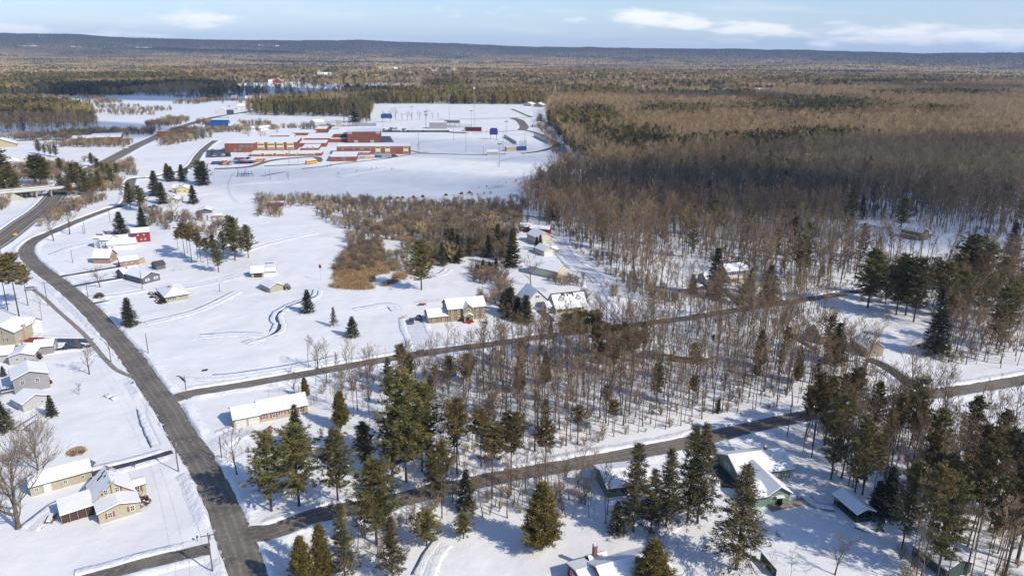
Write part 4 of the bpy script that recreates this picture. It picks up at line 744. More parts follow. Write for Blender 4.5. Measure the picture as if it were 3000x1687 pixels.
def conifer_form(kind, seed, H, width, base=.1, n=60, clump=6, per=10, ln=.6, wd=.2, droop=0., snow=.02, irr=.25, r=.22, inner=.15):
    """evergreen: trunk + whorled boughs carrying needle sprays; kind sets the outline"""
    rs = random.Random(seed); T = []; P = []; D = []; MI = []; LN = []
    T.append((np.array([0, 0, -.3]), np.array([0, 0, H * .5]), r, r * .62, 0)); T.append((np.array([0, 0, H * .5]), np.array([0, 0, H * .98]), r * .62, .03, 0))
    z = H * base; k = 0; phase = rs.uniform(0, 6)
    lobes = [(rs.uniform(0, 6.28), rs.uniform(.8, 1.25)) for _ in range(5)]
    while k < n:
        f = (k + rs.random() * .8) / n; f = f ** (.92 if kind != 'red' else .8); zz = H * (base + (1 - base) * f); az = k * 2.399 + phase + rs.uniform(-.4, .4)
        if kind == 'spruce': env = (1 - f) ** .85 * (.92 + .08 * math.sin(f * 40)) + .03
        elif kind == 'cedar': env = (1 - f ** 1.6) ** .75 * (.35 + .65 * min(1, f * 6 + .35)) + .02
        elif kind == 'red': env = math.sin(math.pi * min(1, .18 + .80 * f)) ** .6
        else: env = (math.sin(math.pi * min(1, .22 + .74 * f)) ** .8) * (.75 + .25 * math.sin(f * 23 + seed)) + .05
        L0 = width / 2 * env * (1 + rs.uniform(-irr, irr)); L0 = max(L0, .12)
        a0, e0 = dict(spruce=(-12 - droop, 18), cedar=(35, 75), red=(5, 40), pine=(2, 28))[kind]
        d = rdir(rs, a0, e0, az) if kind == 'spruce' else rdir(rs, a0, e0, az)
        if kind == 'spruce': d[2] += .5 * f
        d /= np.linalg.norm(d); st = np.array([0, 0, zz]); 
        if kind == 'cedar': st = st - np.array([0, 0, min(L0 * .6, zz * .8)])
        if L0 > .8: T.append((st, st + d * L0 * .9, .045 if L0 > 2 else .03, .012, 0))
        mc = max(2, int(clump * (L0 / (width / 2)) ** .7 + .5))
        for c in range(mc):
            s = (c + rs.random()) / mc; s = inner + (1 - inner) * s; cp = st + d * L0 * s + np.array([rs.gauss(0, .16), rs.gauss(0, .16), rs.gauss(0, .09)]) * (L0 * .55 + .25)
            cp[2] -= (s ** 2) * L0 * (.18 if kind in ('spruce',) else -.10)
            sn = rs.random() < snow
            for q in range(per):
                dv = d * (.9 if kind != 'cedar' else .35) + np.array([rs.gauss(0, .6), rs.gauss(0, .6), rs.gauss(.18 if kind != 'spruce' else -.1, .35)])
                if kind == 'cedar': dv = np.array([rs.gauss(0, .5) + d[0] * .7, rs.gauss(0, .5) + d[1] * .7, rs.uniform(.2, 1.2)])
                P.append(cp + np.array([rs.gauss(0, .16), rs.gauss(0, .16), rs.gauss(0, .08)]) * 1.2); D.append(dv); LN.append(ln * rs.uniform(.6, 1.25)); MI.append(1 if sn and q < per * .5 else 0)
        k += 1
    return T, P, D, LN, MI, wd
TREE = {}
def reg_bare(key, trunkmat, twigmat, **kw):
    T, Cn = bare_form(**kw)
    TREE[key] = (seg_mesh(T, [M[trunkmat]], key + '_trunk', 5), seg_mesh(Cn, [M[twigmat]], key + '_crown', 3), kw['H'])
def reg_con(key, leafm, **kw):
    T, P, D, LN, MI, wd = conifer_form(**kw)
    TREE[key] = (seg_mesh(T, [M['pinebark']], key + '_trunk', 5), leaf_mesh(P, D, np.array(LN), wd, [M[leafm], M['roofsnow']], MI, key + '_crown'), kw['H'])
for i in range(7): reg_bare('wood%d' % i, 'bark', 'twignear', seed=20 + i, H=21., crown0=.38, spread=.155 + .02 * (i % 4), limbs=12 + i, sub=6, twigs=7, r=.13 + .02 * i, tr=.028, el=(28, 66), lean=.02 + .02 * (i % 3))
for i in range(2): reg_bare('sapling%d' % i, 'bark', 'twignear', seed=40 + i, H=11., crown0=.3, spread=.17, limbs=9, sub=5, twigs=5, r=.07, tr=.02, el=(35, 70))
for i in range(3): reg_bare('yard%d' % i, 'bark', 'twignear', seed=50 + i, H=10., crown0=.2, spread=.42, limbs=12, sub=8, twigs=8, r=.24, tr=.022, el=(15, 60), lean=.08)
reg_bare('maple', 'bark', 'twignear', seed=63, H=15., crown0=.12, spread=.58, limbs=20, sub=12, twigs=14, r=.45, tr=.022, el=(20, 62), lean=.08)
reg_bare('birch', 'birch', 'twig', seed=66, H=17., crown0=.4, spread=.15, limbs=10, sub=5, twigs=5, r=.11, tr=.022, el=(35, 70), lean=.22)
for i in range(2): reg_bare('shrub%d' % i, 'bark', 'twig', seed=70 + i, H=3.2, crown0=.15, spread=.42, limbs=6, sub=5, twigs=5, r=.05, tr=.018, stems=5)
for i in range(5): reg_con('pine%d' % i, 'needle', kind='pine', seed=80 + i, H=20., width=9.5, base=.2, n=80 + 8 * i, clump=10, per=20, ln=.55, wd=.13, snow=.012, irr=.38, r=.28)
for i in range(3): reg_con('redpine%d' % i, 'needlebrown', kind='red', seed=90 + i, H=18., width=5.6, base=.52, n=46 + 6 * i, clump=8, per=19, ln=.5, wd=.12, snow=.02, irr=.35, r=.17)
for i in range(2): reg_con('spruce%d' % i, 'spruce', kind='spruce', seed=100 + i, H=14., width=6., base=.03, n=150, clump=8, per=14, ln=.45, wd=.13, snow=.07, r=.2, irr=.2)
for i in range(2): reg_con('thin%d' % i, 'needledull', kind='spruce', seed=110 + i, H=18., width=6.4, base=.12, n=120, clump=7, per=13, ln=.45, wd=.12, snow=.05, irr=.4, r=.2)
reg_con('fir', 'spruce', kind='spruce', seed=120, H=11., width=3.6, base=.03, n=100, clump=6, per=10, ln=.42, wd=.17, snow=.03, r=.13, irr=.2)
for i in range(2): reg_con('cedar%d' % i, 'cedar', kind='cedar', seed=130 + i, H=13., width=6.6, base=.06, n=260, clump=6, per=18, ln=.42, wd=.11, snow=.015, r=.25, irr=.14, inner=.55)
TREENAME = {'wood': 'bare_tree', 'sapling': 'bare_sapling', 'yard': 'bare_yard_tree', 'maple': 'bare_maple_tree', 'birch': 'bare_birch_tree', 'shrub': 'bare_shrub', 'pine': 'pine_tree', 'redpine': 'red_pine_tree', 'spruce': 'spruce_tree', 'thin': 'thin_spruce_tree', 'fir': 'fir_tree', 'cedar': 'cedar_tree'}
TREECAT = {'wood': 'bare tree', 'sapling': 'sapling', 'yard': 'bare tree', 'maple': 'maple tree', 'birch': 'birch tree', 'shrub': 'shrub', 'pine': 'pine tree', 'redpine': 'pine tree', 'spruce': 'spruce tree', 'thin': 'spruce tree', 'fir': 'fir tree', 'cedar': 'cedar tree'}
NTREE = {}; PLACED = []
def plant(key, x, y, h, label, group=None, sw=1.0, rz=None):
    base = key.rstrip('0123456789'); T, Cn, H = TREE[key]; s = h / H
    o = empty(TREENAME[base], (x, y, TZ(x, y)), random.uniform(0, 6.28) if rz is None else rz); o.scale = (s * sw, s * sw, s)
    for n_, me in (('trunk', T), ('crown', Cn)):
        c = bpy.data.objects.new(n_, me); COL.objects.link(c); c.parent = o
    tag(o, label, TREECAT[base], group); PLACED.append((x, y)); return o
def T(key, k, bx, by, ty, label, group=None, sw=1.0):
    x, y = G(k, bx, by); h = height_at(k, bx, by, bx, ty)
    sw *= {'spruce': 1.42, 'thin': 1.4, 'fir': 1.15, 'pine': 1.12, 'cedar': 1.1}.get(key.rstrip('0123456789'), 1)
    v = [q for q in TREE if q.rstrip('0123456789') == key]
    return plant(v[int(abs(x * 7 + y * 3)) % len(v)] if key not in TREE else key, x, y, h, label, group, sw)
# ---- individually standing evergreens (base, top read in the photograph)
T('spruce', 4, 980, 1015, 805, 'broad dark spruce standing alone on the snowy lawn below the pale olive ranch house', sw=1.15)
T('spruce', 4, 2325, 915, 745, 'dark spruce beside the open brook, below the reed bed', sw=1.1)
T('thin', 4, 2520, 1018, 875, 'smallest lone spruce between the brook and the brown lawn spruce', sw=.95)
T('spruce', 5, 85, 1095, 945, 'brownish spruce alone on the lawn beside the green two-storey house driveway', sw=1.25)
T('spruce', 4, 915, 330, 158, 'snow-flecked conical spruce behind the small white house beside the red barn', sw=1.3)
T('spruce', 4, 1078, 275, 118, 'dark spruce in the brush beyond the red barn', sw=1.1)
T('pine', 5, 605, 745, 372, 'tall layered pine alone at the edge of the russet reed bed', sw=1.05)
T('cedar0', 'F', 1362, 1380, 1216, 'large golden-green cone-shaped cedar alone on the snow south of the lower side road', sw=1.25)
T('cedar1', 'F', 1640, 1492, 1362, 'broad golden cedar hiding the corner of the red house', sw=1.55)
T('cedar0', 'F', 764, 1490, 1352, 'golden cedar in the bottom corner by the road junction, the nearer the road of two', sw=1.05)
T('cedar1', 'F', 812, 1470, 1322, 'golden cedar in the bottom corner, the taller slimmer of two', sw=.85)
T('thin', 'F', 868, 1462, 1268, 'tall dull brown evergreen just beyond the pair of golden cedars', sw=.8)
T('thin', 'F', 1852, 1432, 1170, 'very tall dark spruce standing alone between the cedar and the green house', sw=1.05)
T('spruce', 'F', 1551, 1341, 1262, 'small dark spruce south of the snow-roofed garage', sw=.95)
T('thin', 8, 385, 1470, 1010, 'sparse grey spruce at the bottom edge below the roadside pines', sw=1.0)
T('pine', 8, 640, 1222, 960, 'bushy young pine at the edge of the lawn below the lower side road', sw=1.6)
T('pine', 8, 915, 1165, 985, 'short bushy young pine nearest the big golden cedar', sw=1.5)
T('spruce', 8, 935, 950, 655, 'dark spruce on the south kerb of the lower side road', sw=.9)
for b, t, l in (((2185, 1115), 460, 'first'), ((2320, 1095), 650, 'second'), ((2430, 1080), 500, 'third')):
    T('thin', 8, b[0], b[1], t, {'first': 'sparse spruce nearest the garage wall, left of the row of three', 'second': 'shortest of the three sparse spruces beside the garage', 'third': 'right one of the row of three sparse spruces beside the garage'}[l], 'sparse spruces beside the garage', .95)
T('thin', 9, 35, 1045, 330, 'brown-tinged tall spruce by the green house drive, left of a close pair', 'spruce pair by the green house drive', .8)
T('thin', 9, 110, 1050, 310, 'brown-tinged tall spruce by the green house drive, right of a close pair', 'spruce pair by the green house drive', .8)
T('spruce', 7, 390, 250, 95, 'small snow-dusted spruce at the corner of the low grey garage', sw=.95)
T('spruce', 7, 15, 358, 122, 'broad dark spruce cut by the left edge below the grey garage', sw=1.3)
T('spruce', 4, 28, 1395, 1320, 'small dark conifer behind the grey gabled house at the left edge', sw=1.1)
# ranch house and lot
for (k, key, bx, by, ty, l, sw) in [(7,'pine',2035,962,370,'open-crowned tall pine below the tan ranch house, nearest the main road',1.0),(7,'pine',2240,925,330,'dense dark pine below the tan ranch house, thickest of its group',1.15),
   (7,'spruce',2225,500,170,'slim spire-topped spruce in front of the tan ranch house windows',.75),('F','pine',850,1262,1082,'grey-green pine by the small snowy shed roof',.95),('F','pine',918,1185,1062,'middle pine between the shed and the tall wooded lot',.9),
   ('F','pine',1022,1212,935,'tallest pine on the wooded lot between the side roads',.85),('F','pine',1062,1186,972,'dark pine on the wooded lot, second tallest',.9),('F','pine',988,1212,1030,'broad yellow-green pine on the wooded lot',.95),
   ('F','pine',948,1368,1160,'huge pine south of the lower side road by the bend of shadow',1.05),('F','redpine',1112,1302,1112,'slender red pine south of the lower side road opposite the lot',.9),
   ('F','redpine',1150,1195,1010,'red pine with flat tuft in the middle of the wooded lot',1.2),('F','redpine',1238,1252,1068,'red pine rooted on the south kerb, crown over the road',1.25),('F','redpine',1285,1243,1040,'red pine rooted on the south kerb, second from the garage',1.1),('F','redpine',1371,1213,1062,'red pine nearest the snow-roofed garage',1.0),
   ('F','redpine',1015,1185,1088,'squat red pine low on the wooded lot beside the tallest pine',1.1),('F','pine',1095,1255,1135,'bushy pine by the south-west corner of the wooded lot',1.0),('F','redpine',1210,1180,1035,'red pine on the wooded lot behind the roadside pair',1.2),
   (8,'redpine',1770,470,180,'small dark pine among the grey trunks above the road',1.2),(8,'redpine',2030,380,140,'small brown-green pine in the bare wood north of the lower side road',1.3),('F','pine',1130,965,895,'low green pine beside the middle side road at the lot corner',1.2),('F','pine',1175,960,890,'second low green pine beside the middle side road',1.2),
   ('F','cedar1',858,1075,985,'dark rounded evergreen at the wood edge beyond the tan ranch house',1.1),('F','cedar0',768,1000,950,'olive-gold cedar behind the chimney end of the tan ranch house',1.1)]:
    T(key, k, bx, by, ty, l, None, sw)
# pines left of the brook and beyond the lawn
for i, (bx, by, ty) in enumerate([(1395,492,240),(1447,527,250),(1418,470,262),(1493,512,290),(1517,532,340),(1570,562,358),(1345,440,300)]):
    T('redpine', 4, bx, by, ty, 'red pine with bare lower trunk in the clump beyond the far lawn', 'red pines beyond the far lawn', 1.15)
for i, (bx, by, ty) in enumerate([(1650,610,380),(1690,480,305),(1775,525,200),(1875,505,258),(1825,470,300),(1745,440,190),(1610,470,330)]):
    T('pine', 4, bx, by, ty, 'dense dark pine in the clump beside the path across the far lawn', 'dense pines beside the far lawn path', .95)
for i, (bx, by, ty) in enumerate([(145,945,480),(60,900,520),(212,862,560)]):
    T('redpine', 4, bx, by, ty, ['towering pine with bare trunk beside the parked silver car','pine at the left edge beside the towering one','thinner pine between the towering pine and the main road'][i], None, 1.25)
for i, (k, bx, by, ty) in enumerate([('o',660,1000,470),('o',480,800,180),('o',1430,1000,540),('o',100,1180,560),(4,1075,120,-20),(4,985,130,-60)]):
    T('spruce' if i < 3 else 'pine', k, bx, by, ty, ['snow-laden spruce left of the cream house gable','dark spruce behind the snow-laden one at the road fork','broad snow-laden spruce right of the cream house','wide pine beside the blue car','pine at the edge of the yard with the blue car','pine on the roadside before the curve'][i], None, 1.1)
for (bx, by, ty, key) in [(790,430,0,'cedar'),(880,440,60,'spruce'),(1150,430,20,'spruce'),(1270,440,120,'redpine'),(1600,510,-80,'pine'),(1720,520,-60,'pine'),(1660,530,-30,'spruce')]:
    T(key, 'o', bx, by, ty, 'evergreen in the row behind the yellow house', 'evergreens behind the yellow house', 1.2)
# far left pines
for (bx, by, ty, sw) in [(740,720,450,1.1),(850,740,530,1.1),(1060,780,550,1.1),(960,760,560,1.),(680,1290,740,1.3),(780,1300,730,1.2),(880,1290,780,1.2),(1150,1080,790,1.),(90,1340,640,1.3),(230,1470,950,1.3),(330,1480,1080,1.2),(20,1480,960,1.2)]:
    T('pine', 'h', bx, by, ty, 'big green pine in the left belt between the brick block and the overpass', 'pines between the brick block and the overpass', sw)
for (bx, by, ty, sw) in [(1480,1200,880,1.2),(1400,1400,900,1.2),(1560,1350,960,1.2),(1740,960,700,1.),(1850,1050,800,1.),(1950,1120,880,1.),(1180,1480,1110,1.2),(1320,1500,1180,1.1),(1650,1500,1050,1.2),(1760,1450,1080,1.),(2060,1200,900,1.),(2200,1130,890,1.),(2120,1300,980,1.),(1880,1420,1050,1.)]:
    T('pine', 'h', bx, by, ty, 'olive-green pine in the belt where the highway passes under the overpass', 'pines beside the highway underpass', sw)
# centre-right
for i, (bx, by, ty) in enumerate([(760,562,390),(880,540,330),(838,505,285),(965,490,350),(905,500,360),(1110,500,330),(1180,440,250),(1220,470,310),(1240,478,330),(1292,575,280),(1262,570,440),(800,540,400)]):
    T('fir', 5, bx, by, ty, 'dark narrow fir in the thicket beyond the green two-storey house', 'dark firs in the thicket', 1.15)
for i, (bx, by, ty) in enumerate([(1070,622,515),(1168,622,498),(1022,630,548),(1120,628,530),(1500,440,330),(1475,450,345)]):
    T('fir', 5, bx, by, ty, 'short fir at the foot of the thicket by the snowy clearing', 'short firs by the clearing', 1.2)
for i, (bx, by, ty) in enumerate([(1225,905,760),(1275,945,728),(1330,965,800),(1392,990,788),(1250,870,740)]):
    T('fir', 5, bx, by, ty, 'snow-laden fir in the cluster between the green house and the white garage', 'snow-laden firs by the white garage', 1.7)
T('spruce', 'y', 1700, 1400, 620, 'tall black-green spruce where the big wood meets the brush', None, .95)
for i, (bx, by, ty) in enumerate([(1700,1262,925),(1790,1290,905),(1885,1290,920),(1960,1270,990),(2060,1260,1010),(2200,1340,1060)]):
    T('redpine', 5, bx, by, ty, 'pine with tufted crown leaning over the middle side road', 'tufted pines over the middle side road', 1.35)
T('fir', 5, 1580, 1070, 975, 'small dark fir beside the dormered house drive', None, 1.3)
for (key, bx, by, ty, l, sw) in [('spruce',240,800,435,'tall drooping spruce in front of the tan colonial house',.8),('spruce',505,772,590,'dark spruce at the porch corner of the tan colonial house',.9),('spruce',645,850,562,'broad drooping spruce beside the tan colonial house yard',1.15),
   ('redpine',865,722,450,'pine with brown needles at the wood edge, left of two',1.2),('redpine',905,705,445,'pine with brown needles at the wood edge, right of two',1.3),('thin',1045,655,520,'thin spruce near the brown-needled pine pair',.9),('spruce',872,292,168,'little black spruce inside the big bare wood',.9),
   ('pine',1645,292,52,'round dark pine at the corner of the far brown house',1.1),('pine',1245,330,-10,'tall pine rising in the middle of the big bare wood',.7),('spruce',2482,462,240,'dark spruce by the right edge above the road',1.0),
   ('pine',455,860,700,'low pine at the colonial house driveway mouth',1.5),('spruce',70,770,630,'scruffy spruce left of the colonial house garage',1.1),('redpine',225,1190,1085,'black-green pine in the middle wood by the low tan house',1.0),
   ('cedar',560,1405,1225,'golden-brown young pine in the middle wood',.75),('cedar',862,1443,1180,'golden-green young pine in the middle wood near the grey house drive',.7),('spruce',1150,1300,1000,'snow-flecked golden spruce hiding the grey gabled house',1.1),
   ('spruce',1900,1235,830,'very tall dark spruce at the corner of the shaded clearing',.95),('pine',1090,1240,945,'grey pine behind the house in the wood',.8)]:
    T(key, 6, bx, by, ty, l, None, sw)
for (bx, by, ty, sw) in [(1395,880,440,1.15),(1455,790,520,1.),(1610,935,480,.95),(1680,937,505,1.),(1742,985,515,.9),(1530,850,560,.9),(1640,860,560,.9),(2135,735,330,1.2),(2275,722,392,1.),(2200,760,470,1.),(2395,770,500,1.),(2330,860,600,1.),(2150,900,620,1.),(2250,930,680,1.),(2450,950,640,1.),(1880,780,500,1.),(1960,900,640,.9),(2060,960,600,.9),(2540,900,560,1.)]:
    T('pine', 6, bx, by, ty, 'tall wide-branched dark pine in the belt along the upper end of the middle side road', 'dark pines along the upper side road', sw)
for (bx, by, ty, sw) in [(905,500,30,.9),(965,560,-50,1.),(1110,725,100,.9),(1285,850,250,.9),(1400,985,400,1.),(1350,780,320,1.),(1180,600,60,.9),(1060,470,-40,.9),(1480,700,200,.9),(1560,640,120,.9),(1720,620,150,.9),(2110,640,110,1.),(1800,900,380,1.),(1900,1180,560,1.),
   (1640,1250,600,.9),(1780,1480,620,1.),(1900,1470,700,1.),(2000,1300,560,1.),(2120,1440,500,1.),(2260,1420,860,1.),(2400,1480,600,1.),(2500,1350,300,1.),(2420,1100,380,1.),(2200,1100,420,1.),(2350,930,350,1.),(2560,1050,300,1.),(2180,900,330,1.)]:
    T('pine' if (bx // 10 + by // 10) % 2 else 'redpine', 9, bx, by, ty, 'tall dark pine in the dense stand right of the green house', 'pines in the stand right of the green house', sw * .72)
T('fir', 9, 1520, 1005, 640, 'black-green spire fir behind the snow-roofed pavilion', None, 1.3); T('fir', 9, 1440, 985, 740, 'shorter black-green fir beside the pavilion', None, 1.3)
T('fir', 'F', 1806, 1038, 1005, 'tiny dark conifer in the bare wood above the lower side road', None, 1.3)
# ---- distinct bare trees
T('maple', 7, 140, 1090, 600, 'great spreading bare maple beside the long beige workshop', None, 1.15)
T('maple', 7, 285, 655, 378, 'broad leafless tree behind the long beige workshop', None, .8)
T('yard', 7, 1775, 692, 385, 'bare round-crowned tree on the corner below the tan ranch garage', None, .8)
T('yard', 4, 675, 1378, 1165, 'bare rounded tree between the sidewalk and the left-hand houses', None, .95)
T('yard', 4, 755, 722, 590, 'wide low bare apple-like tree between two driveways', None, 1.5)
T('yard', 7, 592, 88, 12, 'small bare tree right of the grey two-storey house')
T('sapling', 4, 315, 965, 760, 'thin bare tree beside the sidewalk by the parked car', None, 1.2)
T('yard', 4, 525, 325, 130, 'bare tree inside the road curve, right of two'); T('yard', 4, 405, 375, 200, 'bare tree inside the road curve, left of two')
T('yard', 4, 1305, 222, 60, 'bare tree in front of the cream cottage'); T('yard', 7, 2205, 92, -60, 'bare tree behind the tan ranch roof'); T('sapling', 'u', 1385, 295, 60, 'single thin bare tree behind the tan ranch roof')
T('yard', 5, 1430, 712, 520, 'bare tree beside the snow-roofed garage back yard'); T('yard', 4, 2400, 1340, 1140, 'bare tree on the kerb of the middle side road'); T('wood0', 6, 1450, 640, 380, 'bare forked tree before the far brown house', None, 1.4)
for (bx, by, ty) in [(980,1175,1050),(1045,1165,1020),(2120,1080,850),(2180,1060,840),(2270,1065,860),(430,1260,1180),(170,1290,1190)]: T('sapling', 5, bx, by, ty, 'thin bare roadside tree along the middle side road', 'roadside saplings on the middle side road', 1.5)
T('birch', 8, 2510, 330, 0, 'white leaning birch trunk in the bare wood above the lower side road', None, 1.2); T('yard', 9, 1140, 1440, 1190, 'bare small tree at the bottom edge right of the dark fence'); T('sapling', 9, 800, 1500, 1230, 'thin larch-like sapling by the dark fence'); T('sapling', 9, 650, 1500, 1260, 'thin grey sapling leaning over the dark fence')
for i, (bx, by, ty) in enumerate([(1580,1210,1070),(740,700,600),(1010,830,600)]): T('yard', ['a', 'a', 'o'][i], bx, by, ty, ['bare tree beyond the school field corner', 'bare tree before the school front wall', 'tall bare tree beside the cream cottage'][i], None, .8)
for (bx, by, ty) in [(840,480,270),(1060,470,250),(760,700,560),(1600,760,640),(1470,740,650),(1240,800,720),(620,1080,1000),(780,1090,1000),(1130,470,300)]: T('yard', 'a', bx, by, ty, 'bare ornamental tree near the school walls', 'bare trees around the school', .7)
for (bx, by, ty) in [(320,905,850),(365,905,845),(410,905,830),(460,908,860),(500,910,850),(530,908,860),(590,905,850),(640,905,840),(690,900,860),(730,898,860)]: T('yard', 2, bx, by, ty, 'small bare tree in the line behind the running track', 'bare trees behind the running track', .9)
for (bx, by, ty) in [(20,930,740),(60,935,760),(130,930,760),(190,925,770)]: T('yard', 2, bx, by, ty, 'tall golden-brown bare tree beside the athletics scoreboard', 'golden bare trees by the scoreboard', .75)
T('spruce', 2, 100, 925, 765, 'dark spruce among golden bare trees behind the school gym', None, .8)

# ================================================================ woods
W_BIG = [(1376,287),(1371,304),(1400,340),(1423,380),(1450,402),(1500,408),(1470,440),(1410,442),(1370,477),(1339,502),(1318,530),(1309,545),(1392,585),(1459,628),(1526,681),(1592,741),(1659,765),(1717,778),(1880,748),(2050,728),(2184,705),(2385,660),(2600,615),(2600,215),(1385,262)]
W_MID = [(1190,905),(1420,868),(1560,838),(1880,790),(2060,765),(2115,800),(2125,885),(2195,905),(2210,960),(2010,1022),(1620,1090),(1345,1150),(1235,1060)]
W_LOT = [(770,915),(900,935),(1190,905),(1330,1148),(1015,1208),(940,1120),(860,1090),(830,1030),(780,960)]
W_SOUTH = [(880,1275),(1010,1246),(1500,1180),(1500,1280),(1560,1290),(1550,1320),(1440,1310),(1100,1300),(1010,1340),(960,1410),(880,1440)]
W_RIGHT = [(1990,1085),(2140,1040),(2600,950),(2600,1500),(2270,1500),(2250,1330),(2180,1250),(2100,1200),(2040,1120)]
W_UP = [(2150,720),(2600,635),(2600,930),(2390,925),(2330,860),(2350,810),(2150,760)]
W_BRUSH = [(560,505),(700,500),(900,505),(1120,515),(1340,505),(1310,545),(1330,560),(1200,545),(1080,575),(1010,590),(940,590),(860,575),(800,580),(700,560),(600,560),(560,540)]
W_REED = [(812,722),(862,640),(905,612),(1000,600),(1100,565),(1190,560),(1290,590),(1290,665),(1180,650),(1090,660),(1035,700),(930,730)]
W_THK = [(1180,675),(1262,675),(1300,770),(1200,772)]
W_LEFTBELT = [(-20,425),(330,398),(345,440),(320,480),(150,555),(95,575),(135,530),(150,500),(60,500),(-20,545)]
W_L1 = [(-60,165),(300,168),(560,222),(575,244),(300,240),(-60,246)]
W_L2 = [(-60,262),(120,262),(235,285),(250,330),(-60,340)]
W_TOWN = [(620,268),(935,262),(1045,262),(1385,264),(1385,235),(1080,222),(640,250)]
W_TOWN2 = [(620,270),(940,268),(930,310),(630,305)]
W_SCRUBL = [(0,345),(330,330),(420,300),(560,290),(620,300),(560,320),(330,372),(150,372),(0,372)]
SNOWY = [[(1075,176),(1165,175),(1150,186),(1085,187)],[(945,172),(1030,172),(1020,181),(955,182)],[(1120,158),(1240,157),(1240,160),(1120,161)],[(790,182),(840,182),(840,198),(800,200)],[(985,212),(1060,214),(1065,226),(850,232),(840,224)],
  [(600,212),(760,205),(760,214),(850,222),(1060,214),(1062,226),(870,232),(700,240),(590,232)],[(560,238),(700,243),(860,234),(860,242),(760,252),(620,262),(560,250)],[(1040,198),(1075,196),(1080,206),(1030,208)],[(1885,226),(1945,222),(1960,244),(1900,246)],[(1795,232),(1840,232),(1840,246),(1800,246)],[(1955,232),(2080,232),(2080,240),(1955,242)],[(660,176),(690,176),(690,181),(660,181)],
  [(1100,190),(1130,190),(1130,193),(1100,193)]]
def pts_in(poly, spacing, jitter=.5, seed=0, rmax=3200, rmin=60, grow=0.0):
    """jittered scatter over the ground area whose outline is a photograph polygon"""
    rng = np.random.default_rng(seed + 5)
    gx = [G('F', u, max(v, 175)) for u, v in poly]; xs = [p[0] for p in gx]; ys = [p[1] for p in gx]
    x0, x1, y0, y1 = min(xs), max(xs), min(ys), min(max(ys), rmax)
    X, Y = np.meshgrid(np.arange(x0, x1, spacing), np.arange(y0, y1, spacing)); X = X.ravel(); Y = Y.ravel()
    X = X + rng.uniform(-jitter, jitter, X.size) * spacing; Y = Y + rng.uniform(-jitter, jitter, Y.size) * spacing
    r = np.hypot(X, Y); keep = (Y > 20) & (r < rmax) & (r > rmin) & (rng.random(X.size) < 1 / (1 + grow * np.maximum(r - 500, 0) / 500) )
    X, Y = X[keep], Y[keep]; u, v = to_F(X, Y); k = inside(poly, u, v) & (u > -160) & (u < 2740); return X[k], Y[k]
def clear_of(X, Y, polys=(), roads=True, buildings=True):
    u, v = to_F(X, Y); k = np.ones(X.size, bool)
    for p in polys: k &= ~inside(p, u, v)
    if roads:
        for (C2, w2) in ROADS:
            c = C2[::2] if len(C2) > 4 else C2
            bx = (X > c[:, 0].min() - 6) & (X < c[:, 0].max() + 6) & (Y > c[:, 1].min() - 6) & (Y < c[:, 1].max() + 6); idx = np.nonzero(bx & k)[0]
            for s in range(0, len(idx), 4000):
                q = idx[s:s + 4000]; d = np.min(np.hypot(X[q][:, None] - c[None, :, 0], Y[q][:, None] - c[None, :, 1]), 1); k[q[d < w2 + 1.2]] = False
    if buildings:
        for (bx, by, br) in BLOCKED: k &= np.hypot(X - bx, Y - by) > br
    return X[k], Y[k]
CLR = [[(2340,935),(2620,885),(2620,1120),(2400,1120),(2340,1060)],[(1640,635),(1700,650),(1745,655),(1800,665),(1850,735),(1760,750),(1690,745),(1650,690)],[(2120,556),(2287,556),(2380,590),(2560,600),(2590,650),(2400,655),(2260,650),(2160,640),(2120,600)],
       [(1660,865),(1765,862),(1780,915),(1690,915)],[(2075,815),(2215,815),(2225,905),(2120,905),(2060,860)],[(2105,758),(2300,765),(2350,800),(2370,870),(2210,905),(2110,800)]]
M['brushy'] = mat('brush_stems', (.28,.22,.16), .9, .1, noise=(.35, (.17,.135,.10), .4, .65, 3), var=(.65, 1.25))
def form_obj(name, key):
    """one low form (trunk and crown in one mesh) for masses of trees"""
    T_, C_, H = TREE[key]; V = []; F = []; MI = []; off = 0; mats = []
    for me in (T_, C_):
        n = len(me.vertices); v = np.empty(n * 3, np.float32); me.vertices.foreach_get('co', v); V.append(v.reshape(-1, 3) / H)
        f = np.empty(len(me.loops), np.int32); me.loops.foreach_get('vertex_index', f); F.append(f.reshape(-1, 4) + off); off += n
        mi = np.empty(len(me.polygons), np.int32); me.polygons.foreach_get('material_index', mi); MI.append(mi + len(mats)); mats += list(me.materials)
    return bpy.data.objects.new(name, np_mesh(name, np.concatenate(V), np.concatenate(F), mats, np.concatenate(MI)))
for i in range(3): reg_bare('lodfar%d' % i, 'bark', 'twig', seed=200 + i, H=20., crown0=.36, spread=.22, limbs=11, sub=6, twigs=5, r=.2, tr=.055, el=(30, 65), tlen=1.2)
for i in range(5): reg_bare('lod%d' % i, 'bark', 'twignear', seed=250 + i, H=20., crown0=.46 - .03 * i, spread=.16 + .02 * i, limbs=10 + i, sub=6, twigs=5, r=.18 + .02 * i, tr=.042, el=(30, 65), tlen=1.1, lean=.02 + .02 * (i % 3))  # nearer trees: the wood's partial shade is put into the darker twig colour
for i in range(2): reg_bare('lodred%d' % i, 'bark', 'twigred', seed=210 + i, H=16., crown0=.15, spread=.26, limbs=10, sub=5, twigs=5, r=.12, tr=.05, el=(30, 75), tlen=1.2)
for i in range(3): reg_bare('brush%d' % i, 'bark', ['brushy', 'twig', 'brushy'][i], seed=220 + i, H=4., crown0=.1, spread=.36, limbs=5, sub=5, twigs=5, r=.045, tr=.022, stems=6, tlen=1.2)
